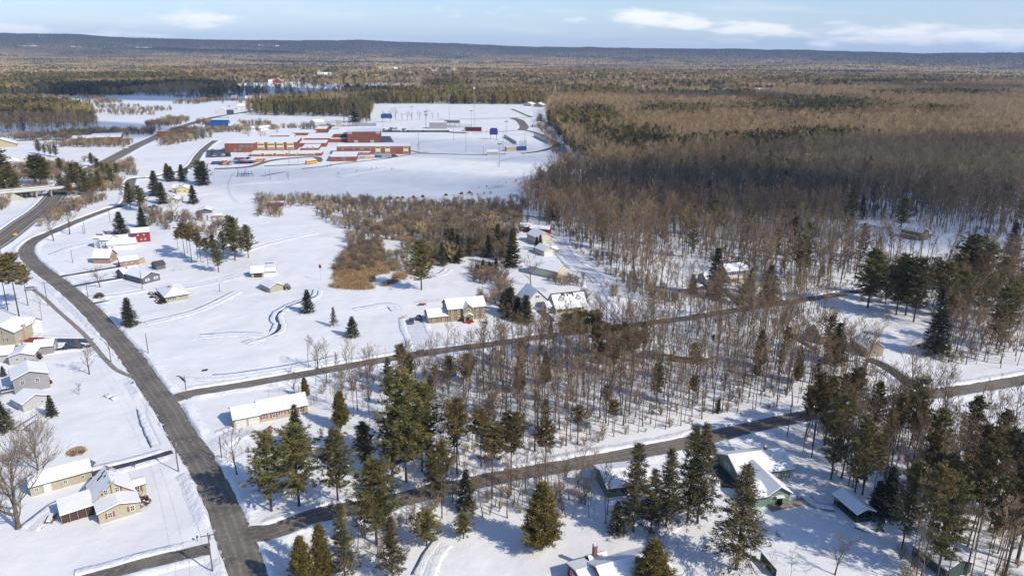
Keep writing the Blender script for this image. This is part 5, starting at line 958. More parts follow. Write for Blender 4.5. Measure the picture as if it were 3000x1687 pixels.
for i in range(3): reg_con('lodpine%d' % i, 'needlefar', kind='pine', seed=230 + i, H=20., width=9.5, base=.2, n=44, clump=6, per=8, ln=.95, wd=.36, snow=.01, irr=.3, r=.25)
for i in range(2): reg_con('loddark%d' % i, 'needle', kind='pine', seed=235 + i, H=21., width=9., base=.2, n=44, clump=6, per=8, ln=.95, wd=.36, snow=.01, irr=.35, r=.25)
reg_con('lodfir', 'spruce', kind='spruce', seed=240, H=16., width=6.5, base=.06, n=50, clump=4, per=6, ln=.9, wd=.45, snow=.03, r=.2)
# reeds: a tuft of stiff stalks
_P = []; _D = []; _L = []; _rs = random.Random(5)
for _ in range(140): _P.append((_rs.gauss(0, .9), _rs.gauss(0, .9), 0)); _D.append((_rs.gauss(0, .14), _rs.gauss(0, .14), 1)); _L.append(_rs.uniform(.9, 1.9))
REED = bpy.data.objects.new('reed_form', leaf_mesh(_P, _D, np.array(_L), .12, [M['grassdry']], [0] * 140, 'reed_form'))
FORMS = {}
def coll(name, objs):
    c = bpy.data.collections.new(name)
    for i, o in enumerate(objs): o.name = name + '_%02d' % i; c.objects.link(o)
    return c
FORMS['bare'] = coll('bare_forms', [form_obj('f', k) for k in ('lod0', 'lod1', 'lod2', 'lod3', 'lod4', 'lodred0', 'lodred1', 'lodfar0', 'lodfar1', 'lodfar2')])
FORMS['fine'] = coll('fine_forms', [form_obj('f', k) for k in ('wood0', 'wood1', 'wood2', 'wood3', 'wood4', 'sapling0', 'sapling1')])
FORMS['ever'] = coll('evergreen_forms', [form_obj('f', k) for k in ('lodpine0', 'lodpine1', 'lodpine2', 'lodfir', 'loddark0', 'loddark1')])
FORMS['brush'] = coll('brush_forms', [form_obj('f', k) for k in ('brush0', 'brush1', 'brush2')])
FORMS['reed'] = coll('reed_forms', [REED])
def scatter(name, cset, X, Y, Hs, Wf, idx, label=None, sink=0.):
    n = len(X); me = bpy.data.meshes.new(name); me.vertices.add(n)
    Z = terrain(X, Y) - sink; me.vertices.foreach_set('co', np.stack([X, Y, Z], 1).astype(np.float32).ravel())
    rng = np.random.default_rng(len(name) + n)
    for nm, ty, val in (('spin', 'FLOAT', rng.uniform(0, 6.28, n)), ('tall', 'FLOAT', Hs), ('wide', 'FLOAT', Hs * Wf)):
        a = me.attributes.new(nm, ty, 'POINT'); a.data.foreach_set('value', np.asarray(val, np.float32))
    a = me.attributes.new('form', 'INT', 'POINT'); a.data.foreach_set('value', np.asarray(idx, np.int32))
    me.update(); o = bpy.data.objects.new(name, me); COL.objects.link(o)
    g = bpy.data.node_groups.new(name + '_growth', 'GeometryNodeTree'); g.interface.new_socket('Geometry', in_out='INPUT', socket_type='NodeSocketGeometry'); g.interface.new_socket('Geometry', in_out='OUTPUT', socket_type='NodeSocketGeometry')
    N = g.nodes; L = g.links; gi = N.new('NodeGroupInput'); go = N.new('NodeGroupOutput'); iop = N.new('GeometryNodeInstanceOnPoints'); ci = N.new('GeometryNodeCollectionInfo')
    ci.inputs['Collection'].default_value = FORMS[cset]; ci.inputs['Separate Children'].default_value = True; ci.inputs['Reset Children'].default_value = True
    def at(nm, ty='FLOAT'):
        q = N.new('GeometryNodeInputNamedAttribute'); q.data_type = ty; q.inputs['Name'].default_value = nm; return q.outputs['Attribute']
    c1 = N.new('ShaderNodeCombineXYZ'); L.new(at('spin'), c1.inputs[2]); c2 = N.new('ShaderNodeCombineXYZ'); w_ = at('wide'); L.new(w_, c2.inputs[0]); L.new(w_, c2.inputs[1]); L.new(at('tall'), c2.inputs[2])
    iop.inputs['Pick Instance'].default_value = True
    L.new(gi.outputs[0], iop.inputs['Points']); L.new(ci.outputs[0], iop.inputs['Instance']); L.new(at('form', 'INT'), iop.inputs['Instance Index']); L.new(c1.outputs[0], iop.inputs['Rotation']); L.new(c2.outputs[0], iop.inputs['Scale'])
    L.new(iop.outputs[0], go.inputs[0]); md = o.modifiers.new('growth', 'NODES'); md.node_group = g
    tag(o, kind='stuff'); return o
EVER = [((2050,290),(190,24)),((1470,325),(95,34)),((1620,395),(120,16)),((2060,370),(120,10)),((2350,300),(70,9)),((1560,375),(120,22)),((1900,385),(150,14)),((1700,300),(110,14)),((2380,250),(150,9)),((1750,250),(160,7)),((2250,215),(160,6)),((1500,238),(110,9)),((760,285),(150,22)),((1000,262),(110,26)),((1180,262),(60,12)),((1290,262),(80,16)),((230,200),(250,14)),((60,285),(150,22)),((700,165),(90,10)),((1130,222),(70,12)),((2250,250),(60,6))]
def ever_prob(X, Y, base):
    u, v = to_F(X, Y); p = np.full(X.size, base) * (.3 + 1.6 * (fbm(X / 160, Y / 160, 21, 3) > .47))
    for (c, rr) in EVER:
        q = ((u - c[0]) / rr[0]) ** 2 + ((v - c[1]) / rr[1]) ** 2; p = np.maximum(p, .95 * np.exp(-q ** 2 * .7))
    return p
def wood(poly, spacing, base, hb, he, seed, clr=(), rmax=3200, grow=.0, rmin=60, fine=False, wf=1., redp=.25):
    X, Y = pts_in(poly, spacing, seed=seed, rmax=rmax, grow=grow, rmin=rmin); X, Y = clear_of(X, Y, clr); rng = np.random.default_rng(seed)
    e = rng.random(X.size) < ever_prob(X, Y, base); far = 1 + .25 * sstep(1200, 3000, np.hypot(X, Y))
    red = fbm(X / 120, Y / 120, 33, 3) > .55
    hB = rng.uniform(hb[0], hb[1], X.size); hE = rng.uniform(he[0], he[1], X.size)
    return (X[~e], Y[~e], hB[~e], (far[~e]) * wf, red[~e] & (rng.random((~e).sum()) < redp * 2.5)), (X[e], Y[e], hE[e], far[e] * wf)
ACC_B = []; ACC_E = []
for args in [dict(poly=W_BIG, spacing=5.3, base=.02, hb=(14, 24), he=(15, 23), seed=1, clr=CLR, grow=.32, wf=1.0), dict(poly=W_L1, spacing=8, base=.5, hb=(14, 20), he=(15, 22), seed=2, grow=.2, wf=1.2, clr=SNOWY), dict(poly=W_L2, spacing=8, base=.4, hb=(13, 19), he=(14, 20), seed=3, wf=1.1),
             dict(poly=W_TOWN, spacing=8, base=.4, hb=(12, 19), he=(13, 20), seed=4, clr=SNOWY, wf=1.1), dict(poly=W_TOWN2, spacing=9, base=.55, hb=(10, 16), he=(15, 20), seed=5, clr=SNOWY + [[(620,290),(900,296),(900,312),(620,312)]]),
             dict(poly=[(-160,240),(2740,262),(2740,165),(-160,165)], spacing=15, base=.22, hb=(11, 20), he=(12, 23), seed=6, clr=SNOWY + [W_BIG, W_TOWN, W_L1, W_L2, [(0,240),(620,250),(620,262),(0,262)]], wf=1.5, rmin=1700, rmax=4200)]:
    b, e = wood(**args); ACC_B.append(b); ACC_E.append(e)
B = [np.concatenate([q[i] for q in ACC_B]) for i in range(5)]; E_ = [np.concatenate([q[i] for q in ACC_E]) for i in range(4)]
rng = np.random.default_rng(3)
# the broad wood: thin it out towards the road and in the clearings
def sparse(X, Y, spots, keepp):
    u, v = to_F(X, Y); k = np.ones(X.size, bool)
    for (c, rr, p) in spots:
        q = ((u - c[0]) / rr[0]) ** 2 + ((v - c[1]) / rr[1]) ** 2 < 1; k &= ~q | (rng.random(X.size) < p)
    return k
SPARSE = [((1800,640),(330,70),.8),((2300,640),(330,55),.6),((2050,700),(400,40),.85)]
k = sparse(B[0], B[1], SPARSE, 1); B = [q[k] for q in B]
farm = np.hypot(B[0], B[1]) > 560 + 160 * rng.random(B[0].size)
idx = np.where(B[4], rng.integers(5, 7, B[0].size), np.where(farm, rng.integers(7, 10, B[0].size), rng.integers(0, 5, B[0].size)))
scatter('bare_woods', 'bare', B[0], B[1], B[2], B[3] * rng.uniform(.8, 1.2, B[0].size), idx)
scatter('evergreen_woods', 'ever', E_[0], E_[1], E_[2], E_[3] * rng.uniform(.75, 1.15, E_[0].size), np.where((fbm(E_[0] / 140, E_[1] / 140, 90, 3) > .46) | (np.hypot(E_[0], E_[1]) < 1000), rng.integers(3, 6, E_[0].size), rng.integers(0, 4, E_[0].size)))
# the woods nearest the camera: about 300 trees as things, the rest as one mass
NEAR = []
def grove(poly, sp, hs, seed, clr, kinds, lab, grp, cap=60):
    X, Y = pts_in(poly, sp, seed=seed); X, Y = clear_of(X, Y, clr); g = np.random.default_rng(seed); n = 0
    for x, y in zip(X, Y):
        if min((math.hypot(x - a, y - b) for a, b in PLACED), default=99) < 3.2 or n >= cap: continue
        kk = kinds[int(g.integers(len(kinds)))]; v = [q for q in TREE if q.rstrip('0123456789') == kk]; plant(v[int(g.integers(len(v)))], x, y, g.uniform(*hs), lab, grp, g.uniform(.7, 1.0)); n += 1
grove([(935,960),(1095,940),(1185,1120),(1040,1200),(960,1120)], 8, (9, 16), 81, [], ['pine', 'redpine'], 'pine in the thick stand on the wooded lot by the ranch house', 'thick pines on the wooded lot')
grove([(1400,880),(1570,850),(1640,900),(1560,960),(1420,960)], 14, (12, 18), 82, CLR, ['redpine', 'pine'], 'pine in the clump on the south kerb of the middle side road', 'pines south of the middle side road')
grove([(1250,930),(2180,900),(2200,960),(2010,1022),(1620,1085),(1345,1140)], 21, (9, 15), 83, CLR, ['redpine', 'redpine', 'pine', 'cedar'], 'small scattered evergreen inside the wood between the two side roads', 'scattered evergreens in the wood between the side roads', 50)
grove([(2010,1075),(2200,1060),(2330,1060),(2120,1120)], 9.5, (14, 22), 84, CLR, ['pine', 'redpine'], 'tall pine in the row lining the lower side road at its far end', 'pines lining the far end of the lower side road', 45)
grove([(2160,720),(2576,650),(2576,920),(2390,920),(2340,860),(2360,800),(2160,760)], 17, (16, 25), 85, [[(2105,758),(2300,765),(2350,800),(2370,870),(2210,905),(2110,800)]], ['pine', 'pine', 'redpine'], 'tall pine in the thick belt right of the shaded clearing', 'thick pine belt right of the shaded clearing', 60)
grove([(2150,1110),(2576,1020),(2576,1449),(2290,1449),(2270,1330),(2200,1230)], 18, (17, 25), 86, CLR, ['pine', 'redpine', 'redpine'], 'tall pine deep in the right-hand stand behind the pavilion', 'pines deep in the right-hand stand', 60)
for (poly, sp, hs, seed, clr, lab, grp) in [(W_MID, 4.3, (12, 22), 31, CLR, 'tall grey bare tree in the wood between the two side roads', 'bare trees in the wood between the side roads'),
        (W_LOT, 5.0, (8, 17), 32, [[(930,945),(1010,960),(1000,1050),(950,1040)]], 'bare tree among the pines of the wooded lot by the ranch house', 'bare trees on the wooded lot'),
        (W_SOUTH, 3.0, (6, 15), 33, [], 'slim bare tree in the strip along the south side of the lower side road', 'bare trees south of the lower side road'),
        (W_RIGHT, 4.6, (14, 22), 34, CLR, 'bare trunk mixed among the pines right of the green house', 'bare trees in the right-hand pine stand'),
        (W_UP, 4.8, (13, 20), 35, [[(2110,740),(2330,760),(2370,860),(2220,905)]], 'bare tree in the belt above the shaded clearing', 'bare trees above the shaded clearing')]:
    X, Y = pts_in(poly, sp, seed=seed); X, Y = clear_of(X, Y, clr); g = np.random.default_rng(seed)
    for x, y in zip(X, Y): NEAR.append((math.hypot(x, y), x, y, g.uniform(*hs), lab, grp))
NEAR.sort(key=lambda q: q[0]); print('near bare trees', len(NEAR))
# those that show largest: size on the picture = height over distance
NEAR.sort(key=lambda q: -q[3] / (q[0] + 40)); TOP = NEAR[:262]; REST = NEAR[262:]
for i, (r, x, y, h, lab, grp) in enumerate(TOP): plant('wood%d' % (i % 7) if h > 10.5 else 'sapling%d' % (i % 2), x, y, h, lab, grp, random.uniform(.8, 1.15))
rx = np.array([q[1] for q in REST]); ry = np.array([q[2] for q in REST]); rh = np.array([q[3] for q in REST])
scatter('bare_wood_beyond', 'fine', rx, ry, rh, rng.uniform(.8, 1.2, len(rx)), np.where(rh > 10.5, rng.integers(0, 5, len(rx)), rng.integers(5, 7, len(rx))))
# saplings and understorey
U = []
for (poly, sp, hs, seed, clr) in [([(920,160),(1270,152),(1270,192),(920,192)], 90, (10, 17), 67, []), ([(560,200),(1070,195),(1070,232),(760,260),(560,262)], 26, (6, 14), 63, []), ([(0,238),(560,238),(560,262),(0,262)], 12, (4, 10), 64, []), (W_BRUSH, 4.0, (2, 6.5), 41, [[(590,548),(800,548),(860,575),(800,600),(590,600)],[(555,500),(640,500),(650,560),(555,560)],[(700,525),(800,520),(790,560),(720,560)]]), (W_THK, 3.2, (3, 6), 42, []), ([(930,560),(1110,545),(1310,545),(1320,575),(1290,610),(1240,650),(1190,655),(1150,600),(1000,600),(900,640),(860,610)], 4.2, (3, 7), 65, []), ([(1050,590),(1290,570),(1290,660),(1100,665)], 5.5, (7, 12), 66, []), (W_LOT, 4.2, (1.5, 4), 43, []), (W_SOUTH, 3.6, (1.5, 4), 44, []), (W_MID, 4.6, (1.2, 3.6), 45, CLR), (W_RIGHT, 3.6, (1.2, 4), 46, CLR), (W_UP, 4.2, (1.2, 4), 47, CLR), (W_LEFTBELT, 4.2, (3, 7), 48, []),
        ([(1395,600),(1340,505),(1420,445),(1700,470),(2200,520),(2560,560),(2560,610),(2180,690),(1880,735),(1720,770),(1600,740),(1460,625)], 5.2, (1.5, 4.5), 59, CLR),
        ([(1395,600),(1465,640),(1530,695),(1600,750),(1700,778),(1730,760),(1620,700),(1530,640),(1440,585)], 4, (2, 4.5), 49, []), ([(1560,775),(1460,765),(1400,735),(1480,700),(1560,735)], 4, (3, 5), 50, [[(1300,700),(1470,700),(1470,770),(1300,770)]]),
        ([(1385,670),(1450,700),(1500,690),(1490,725),(1400,720),(1350,690)], 2.6, (2, 4.2), 51, []), (W_SCRUBL, 5.5, (4, 9), 52, []), ([(240,300),(560,290),(560,250),(240,250)], 9, (3, 8), 53, []), ([(580,255),(640,262),(620,300),(560,295)], 12, (4, 9), 54, []),
        ([(1000,500),(1420,440),(1440,470),(1330,500)], 9, (1.5, 3), 55, []), ([(1355,290),(1390,340),(1440,402),(1490,412),(1400,445),(1330,505),(1300,520),(1300,500),(1390,440),(1440,420),(1400,400),(1350,320)], 7, (3, 9), 68, []), ([(560,300),(640,300),(960,318),(930,330),(640,330),(545,345),(400,372),(400,352),(480,325)], 6, (4, 9), 56, []), ([(1700,770),(2050,725),(2200,700),(2200,712),(2050,745),(1710,790)], 3.4, (1, 2.6), 57, []), ([(360,525),(560,560),(560,610),(470,590),(380,570)], 4.2, (2.5, 6), 58, [])]:
    X, Y = pts_in(poly, sp, seed=seed); X, Y = clear_of(X, Y, clr); g = np.random.default_rng(seed); kk = (fbm(X / 25, Y / 25, 60, 3) > (.28 if seed in (41, 65) else .37)) if seed not in (52, 53, 54, 56, 64) else (fbm(X / 90, Y / 60, 60, 3) > .52); X, Y = X[kk], Y[kk]; U.append((X, Y, g.uniform(*hs, X.size)))
ux = np.concatenate([q[0] for q in U]); uy = np.concatenate([q[1] for q in U]); uh = np.concatenate([q[2] for q in U])
scatter('underbrush', 'brush', ux, uy, uh, rng.uniform(.8, 1.5, ux.size), rng.integers(0, 3, ux.size))
X, Y = pts_in(W_REED, 1.7, seed=61); kk = (fbm(X / 9, Y / 9, 70, 4) > .42); u, v = to_F(X, Y); kk &= (v > 680) | (u < 960) | (fbm(X / 20, Y / 20, 71, 3) > .5); scatter('reeds', 'reed', X[kk], Y[kk], np.full(kk.sum(), 1.) * rng.uniform(.7, 1.2, kk.sum()), np.full(kk.sum(), 1.1), np.zeros(kk.sum()))
X, Y = pts_in(W_REED, 2.5, seed=62); u, v = to_F(X, Y); kk = (fbm(X / 22, Y / 22, 72, 3) > .43) & (v + 25 * fbm(X / 18, Y / 18, 73, 3) < 700 + (u - 860) * .02); scatter('reed_bed_brush', 'brush', X[kk], Y[kk], rng.uniform(1.8, 4.2, kk.sum()), rng.uniform(.8, 1.5, kk.sum()), rng.integers(0, 3, kk.sum()))
print('instances', B[0].size, E_[0].size, len(rx), ux.size)
# ---- canopy of the far country
def far_canopy():
    az = np.linspace(-.63, .63, 1500); r = np.geomspace(2600, 21000, 560); x, y = polar_grid(r, az); g = terrain(x, y)
    cell = 11.0; xi, yi = np.floor(x / cell), np.floor(y / cell); best = np.zeros_like(x); cid = np.zeros_like(x)
    for a in (-1, 0, 1):
        for b in (-1, 0, 1):
            i, j = xi + a, yi + b; cx = (i + .2 + .6 * hsh(i, j, 1)) * cell; cy = (j + .2 + .6 * hsh(i, j, 2)) * cell
            h = (11 + 10 * hsh(i, j, 3)) * np.sqrt(np.maximum(0, 1 - ((x - cx) ** 2 + (y - cy) ** 2) / (cell * .78) ** 2)); m = h > best; best = np.where(m, h, best); cid = np.where(m, hsh(i, j, 4), cid)
    u, v = to_F(x, y); open_ = np.zeros(x.shape, bool)
    for p in SNOWY: open_ |= inside(p, u, v)
    open_ |= (fbm(x / 420, y / 260, 81, 4) > .70) & (r[:, None] > 3200)
    fringe = 1 + .9 * (fbm(x / 250, y / 250, 83, 3) - .5)
    z = g + np.where(open_, -6, best * fringe * (1 + .5 * sstep(5000, 15000, r)[:, None]) - 3)
    ev = (fbm(x / 330, y / 330, 85, 4) > .50); col = np.zeros(x.shape + (4,)); cid2 = hsh(np.floor(x / 37), np.floor(y / 37), 5)
    p_ev = np.where(ev, .95, .25); isev = (cid * .6 + cid2 * .4) < p_ev * .62
    tanc = np.array([.38, .285, .165]); redc = np.array([.26, .19, .125]); evc = np.array([.085, .09, .042])
    fa = sstep(7500, 12000, np.broadcast_to(r[:, None], x.shape))[..., None]
    t = fbm(x / 700, y / 700, 87, 3)[..., None]; base = tanc * (1 - sstep(.4, .6, t)) + redc * sstep(.4, .6, t)
    base = base * (1 - fa) + np.array([.10, .085, .075]) * fa
    c = np.where(isev[..., None], evc, base) * (.75 + .5 * cid[..., None]); col[..., :3] = c; col[..., 3] = 1
    V = np.stack([x, y, z], -1).reshape(-1, 3); m = bpy.data.materials.new('far_canopy'); m.use_nodes = True; nt = m.node_tree; b = nt.nodes['Principled BSDF']; b.inputs['Roughness'].default_value = .9; b.inputs['Specular IOR Level'].default_value = .05
    a = nt.nodes.new('ShaderNodeAttribute'); a.attribute_name = 'species'; nt.links.new(a.outputs['Color'], b.inputs['Base Color'])
    me = np_mesh('distant_forest', V, grid_faces(len(r), len(az)), [m]); at = me.color_attributes.new('species', 'FLOAT_COLOR', 'POINT'); at.data.foreach_set('color', col.astype(np.float32).ravel())
    o = bpy.data.objects.new('distant_forest', me); COL.objects.link(o); tag(o, kind='stuff')
far_canopy()
M['hutred'] = mat('dark_hut_red', (.10,.02,.022), .8, .2)
# ================================================================ vehicles, poles, sports ground, small things
def thing(name, label, cat, k, x, y, rz=0., group=None, z=0.):
    a, b = G(k, x, y); o = empty(name, (a, b, TZ(a, b) + z), rz); tag(o, label, cat, group); return o
def dirn(k, a, b):
    p, q = G(k, *a), G(k, *b); return math.atan2(q[1] - p[1], q[0] - p[0]), math.hypot(q[0] - p[0], q[1] - p[1])
CARMESH = {}
def car(label, col, k, x, y, rz, kind='sedan', cat='car', group=None, snow=False, name='parked_car', z=.1, size=1.):
    if (kind, col) not in CARMESH:
        L_, W_ = dict(sedan=(4.6, 1.8), suv=(4.7, 1.9), pickup=(5.6, 2.0), van=(5.4, 2.0))[kind]; l, w = L_ / 2, W_ / 2
        low = dict(sedan=[(-l,.35),(-l+.05,.85),(-l+.9,.95),(l-1.2,.9),(l-.1,.72),(l,.35)], suv=[(-l,.4),(-l+.03,1.05),(l-1.2,1.02),(l-.1,.85),(l,.4)], pickup=[(-l,.45),(-l,1.05),(l-1.3,1.08),(l-.1,.95),(l,.45)], van=[(-l,.4),(-l,1.1),(l-.9,1.1),(l-.05,.8),(l,.4)])[kind]
        top = dict(sedan=[(-l+.5,.9),(-l+1.2,1.42),(.35,1.45),(l-1.25,.88)], suv=[(-l+.05,1.0),(-l+.35,1.66),(.5,1.7),(l-1.25,1.0)], pickup=[(-.5,1.03),(-.35,1.75),(.8,1.78),(l-1.35,1.05)], van=[(-l+.02,1.05),(-l+.1,2.0),(1.0,2.0),(l-.95,1.05)])[kind]
        b = MB(); P = 'car_' + col
        def ext(mb, prof, w0, w1, m, n0=0):
            n = len(prof); V = [(x_, -w0 if i_ in (0, n - 1) or not w1 else -w1, z_) for i_, (x_, z_) in enumerate(prof)]; V = [(x_, -(w0 if (i_ in (0, n-1)) else w1), z_) for i_, (x_, z_) in enumerate(prof)] + [(x_, (w0 if (i_ in (0, n-1)) else w1), z_) for i_, (x_, z_) in enumerate(prof)]
            mb.add(V, [tuple(range(n)), tuple(range(2*n-1, n-1, -1))] + [(i, n+i, n+(i+1)%n, (i+1)%n) for i in range(n)], m)
        ext(b, low, w * .96, w, M[P]); rf = MB(); ext(rf, [(top[0][0]+.12, top[0][1]), (top[1][0], top[1][1]), (top[2][0], top[2][1]), (top[3][0]-.12, top[3][1])], w * .93, w * .78, M[P])
        if kind == 'pickup': b.box(-l + .1, -w + .12, 1.07, -.6, w - .12, 1.08, M['darkmetal'])
        g = MB(); x0, x1 = top[0][0], top[3][0]; zt = top[1][1]
        ext(g, [(x0 - .0, top[0][1] + .02), (top[1][0] - .06, zt - .12), (top[2][0] + .06, zt - .12), (x1 + .0, top[3][1] + .02)], w * .95, w * .82, M['glass'])
        wh = MB(); wh.tube((0, -.11, 0), (0, .11, 0), .34, .34, M['rubber'], 12); rim = MB(); rim.tube((0, -.12, 0), (0, .12, 0), .2, .2, M['metal'], 8)
        lt = MB(); lt.box(l - .12, -.2, .58, l - .0, .2, .74, M['white'])
        rs_ = MB(); rs_.box(top[1][0] + .05, -w * .72, zt + .01, top[2][0] - .05, w * .72, zt + .16, M['roofsnow'])
        CARMESH[(kind, col)] = (b.mesh('body'), rf.mesh('cabin'), g.mesh('window_glass'), wh.mesh('wheel'), rim.mesh('rim'), lt.mesh('headlight'), rs_.mesh('roof_snow'), l, w)
    b, rf, g, wh, rim, lt, sn, l, w = CARMESH[(kind, col)]
    o = thing(name, label, cat, k, x, y, rz, group, z); o.scale = (size,) * 3
    for n_, me in (('body', b), ('cabin', rf), ('window_glass', g)) + ((('roof_snow', sn),) if snow else ()):
        c = bpy.data.objects.new(n_, me); COL.objects.link(c); c.parent = o
    for sx in (-l * .62, l * .62):
        for sy in (-w + .08, w - .08):
            c = bpy.data.objects.new('wheel', wh); COL.objects.link(c); c.parent = o; c.location = (sx, sy, .34); q = bpy.data.objects.new('rim', rim); COL.objects.link(q); q.parent = c
    for sy in (-w * .7, w * .7): c = bpy.data.objects.new('headlight', lt); COL.objects.link(c); c.parent = o; c.location = (.03, sy, 0)
    return o
car('black car parked beside the green two-storey house', 'black', 'k', 240, 900, R(105), 'suv'); car('dark pickup truck backed onto the snowy drive of the green two-storey house', 'grey', 'k', 45, 985, R(100), 'pickup', 'pickup truck')
car('silver car by the towering pine next to the main road', 'silver', 4, 240, 745, R(15), 'suv'); car('dark blue car half sunk in the short driveway by the sidewalk', 'darkblue', 4, 570, 1187, R(5), 'van', 'van', size=1.15)
car('white car in the snow between two driveways by the slate house', 'white', 4, 905, 618, R(20), 'sedan', snow=True); car('blue car in the yard above the cream cottage', 'blue', 4, 1158, 128, R(10), 'pickup', 'pickup truck', size=1.2)
car('white car driving away on the highway', 'white', 'h', 2370, 622, R(45), 'sedan', name='car', z=.2, size=1.3); car('snow-covered car by the end of the beige workshop', 'grey', 7, 640, 640, R(60), 'suv', snow=True); car('dark car parked below the school end wall', 'black', 'b', 1650, 775, R(12), 'suv', size=1.5)
rs = random.Random(9); cols = ['black', 'silver', 'white', 'blue', 'grey', 'darkblue', 'red']; n = 0
for (k, row, cnt, jit) in [('a', ((150,650),(150,690)), 2, 20), ('a', ((120,740),(190,780)), 3, 20), ('a', ((330,760),(470,735)), 3, 10), ('a', ((560,830),(850,815)), 6, 6), ('a', ((300,925),(530,915)), 5, 6), ('a', ((620,880),(960,890)), 7, 8), ('a', ((1010,850),(1130,845)), 3, 6), ('b', ((1420,270),(1600,290)), 4, 8), ('b', ((1550,250),(1700,250)), 4, 4), ('b', ((1760,300),(1920,300)), 4, 5), ('b', ((1800,265),(1860,262)), 2, 4), ('b', ((2080,300),(2220,300)), 2, 4)]:
    for i in range(cnt):
        t = (i + .5) / cnt; x = row[0][0] * (1 - t) + row[1][0] * t + rs.uniform(-jit, jit) * .3; y = row[0][1] * (1 - t) + row[1][1] * t + rs.uniform(-jit, jit) * .2
        col = rs.choice(cols); car('parked car in the school car park %s' % ('in front of the long wing' if k == 'a' else 'behind the gym'), col, k, x, y, R(rs.choice([75, 80, 95, 260])), rs.choice(['sedan', 'suv', 'suv', 'pickup']), group='cars in the %s school car park' % ('front' if k == 'a' else 'rear'), z=.35, size=1.15)
# bus, trucks
def boxy(name, label, cat, k, x, y, rz, L_, W_, H_, m, group=None, cab='busyellow', nose=1.2, z=.3):
    o = thing(name, label, cat, k, x, y, rz, group, z); b = MB(); b.box(-L_/2, -W_/2, .6, L_/2 - nose, W_/2, H_, M[m]); b.obj('body', o)
    c = MB(); c.box(L_/2 - nose + .01, -W_/2 * .9, .55, L_/2, W_/2 * .9, H_ * .55, M[cab]); c.obj('hood', o); g = MB(); g.box(-L_/2 + .5, -W_/2 - .03, H_ * .58, L_/2 - nose - .4, W_/2 + .03, H_ * .82, M['glass']); g.obj('window_band', o)
    s = MB(); s.box(-L_/2 + .1, -W_/2 + .1, H_ + .003, L_/2 - nose - .1, W_/2 - .1, H_ + .25, M['roofsnow']); s.obj('roof_snow', o)
    for sx in (-L_ * .3, L_ * .34):
        for sy in (-W_/2 + .1, W_/2 - .1): w = MB(); w.tube((sx, sy - .15, .5), (sx, sy + .15, .5), .5, .5, M['rubber'], 12); w.obj('wheel', o)
    return o
a, l = dirn('a', (1925, 915), (2115, 890)); boxy('school_bus', 'yellow school bus parked on the loop before the school', 'bus', 'a', 2015, 905, a, 12.5, 2.6, 3.4, 'busyellow')
boxy('delivery_truck', 'orange truck where the highway bends', 'truck', 1, 1237, 1018, R(12), 15, 3., 4.2, 'orange', cab='orange'); boxy('utility_truck', 'yellow-green truck at the end of the front school car park', 'truck', 'a', 1040, 865, R(20), 8, 2.6, 3, 'busyellow', cab='car_grey'); boxy('plow_truck', 'small orange plough truck in the front school car park', 'truck', 'a', 385, 895, R(70), 6, 2.6, 2.8, 'orange', cab='car_white')
for (x, c_, l_) in [(1040, 'metal', 'grey'), (1140, 'tanwall', 'left tan'), (1215, 'tanwall', 'right tan')]:
    o = thing('shipping_container' if c_ == 'metal' else 'storage_shed', '%s storage box on the snow below the school wing' % l_, 'storage box', 'b', x, 805, R(8)); b = MB(); b.box(-3, -2, 0, 3, 2, 3., M[c_]); b.obj('box', o); s = MB(); s.box(-2.9, -1.9, 3.003, 2.9, 1.9, 3.3, M['roofsnow']); s.obj('roof_snow', o)
o = thing('long_trailer', 'long pale trailer with blue end against the school wing', 'trailer', 'b', 1405, 785, R(8)); b = MB(); b.box(-9, -2, .3, 9, 2, 4, M['metal']); b.obj('body', o); b = MB(); b.box(-9.2, -2.4, 0, 0, -2.003, 2.6, M['tarp']); b.obj('blue_skirt', o)
# utility poles
def pole(label, k, x, y, ty, arm=True, rz=R(60), group='utility poles', lamp=False, wide=1.1):
    h = height_at(k, x, y, x, ty); o = thing('utility_pole', label, 'utility pole', k, x, y, rz, group); p = MB(); p.tube((0, 0, -.3), (0, 0, h), .17, .11, M['polewood'], 8); p.obj('pole', o)
    if arm:
        c = MB(); c.box(-wide, -.07, h - .7, wide, .07, h - .55, M['polewood']); ca_ = c.obj('crossarm', o)
        for u in (-wide + .1, 0, wide - .1): i_ = MB(); i_.tube((u, 0, h - .55), (u, 0, h - .32), .06, .045, M['metal'], 6); i_.obj('insulator', ca_)
        if lamp: t = MB(); t.tube((.28, .1, h - 1.7), (.28, .1, h - .9), .2, .2, M['metal'], 8); t.obj('transformer', o)
    POLES.append((o.location.x, o.location.y, o.location.z + h, rz, wide if arm else .2)); return o
POLES = []
p1 = pole('tall utility pole at the bottom by the main road, shading the driveway', 7, 1593, 1418, 1125, rz=R(20), wide=1.5, group=None, lamp=True)
p2 = pole('utility pole with crossarm on the verge opposite the tan ranch garage', 7, 1337, 668, 430, rz=R(20), group=None, lamp=True)
p3 = pole('utility pole with crossarm over the sidewalk beside the two short driveways', 4, 838, 1283, 1132, rz=R(10), group=None)
p4 = pole('utility pole with crossarm by the silver car', 4, 363, 865, 683, rz=R(20), group=None)
pole('plain pole in the open snowfield left of the middle side road mouth', 4, 1120, 1228, 1072, False, group=None); pole('plain pole at the mouth of the middle side road', 7, 1402, 128, -50, False, group=None)
pole('plain pole on the lawn below the tan ranch garage', 7, 1662, 582, 408, False, group=None); pole('thin pole by the round bare bush on the far lawn', 4, 665, 800, 685, False, group=None); pole('thin pole in front of the slate-grey house', 4, 1075, 738, 600, False, group=None); pole('thin pole on the lawn inside the road curve', 4, 550, 540, 440, False, group=None)
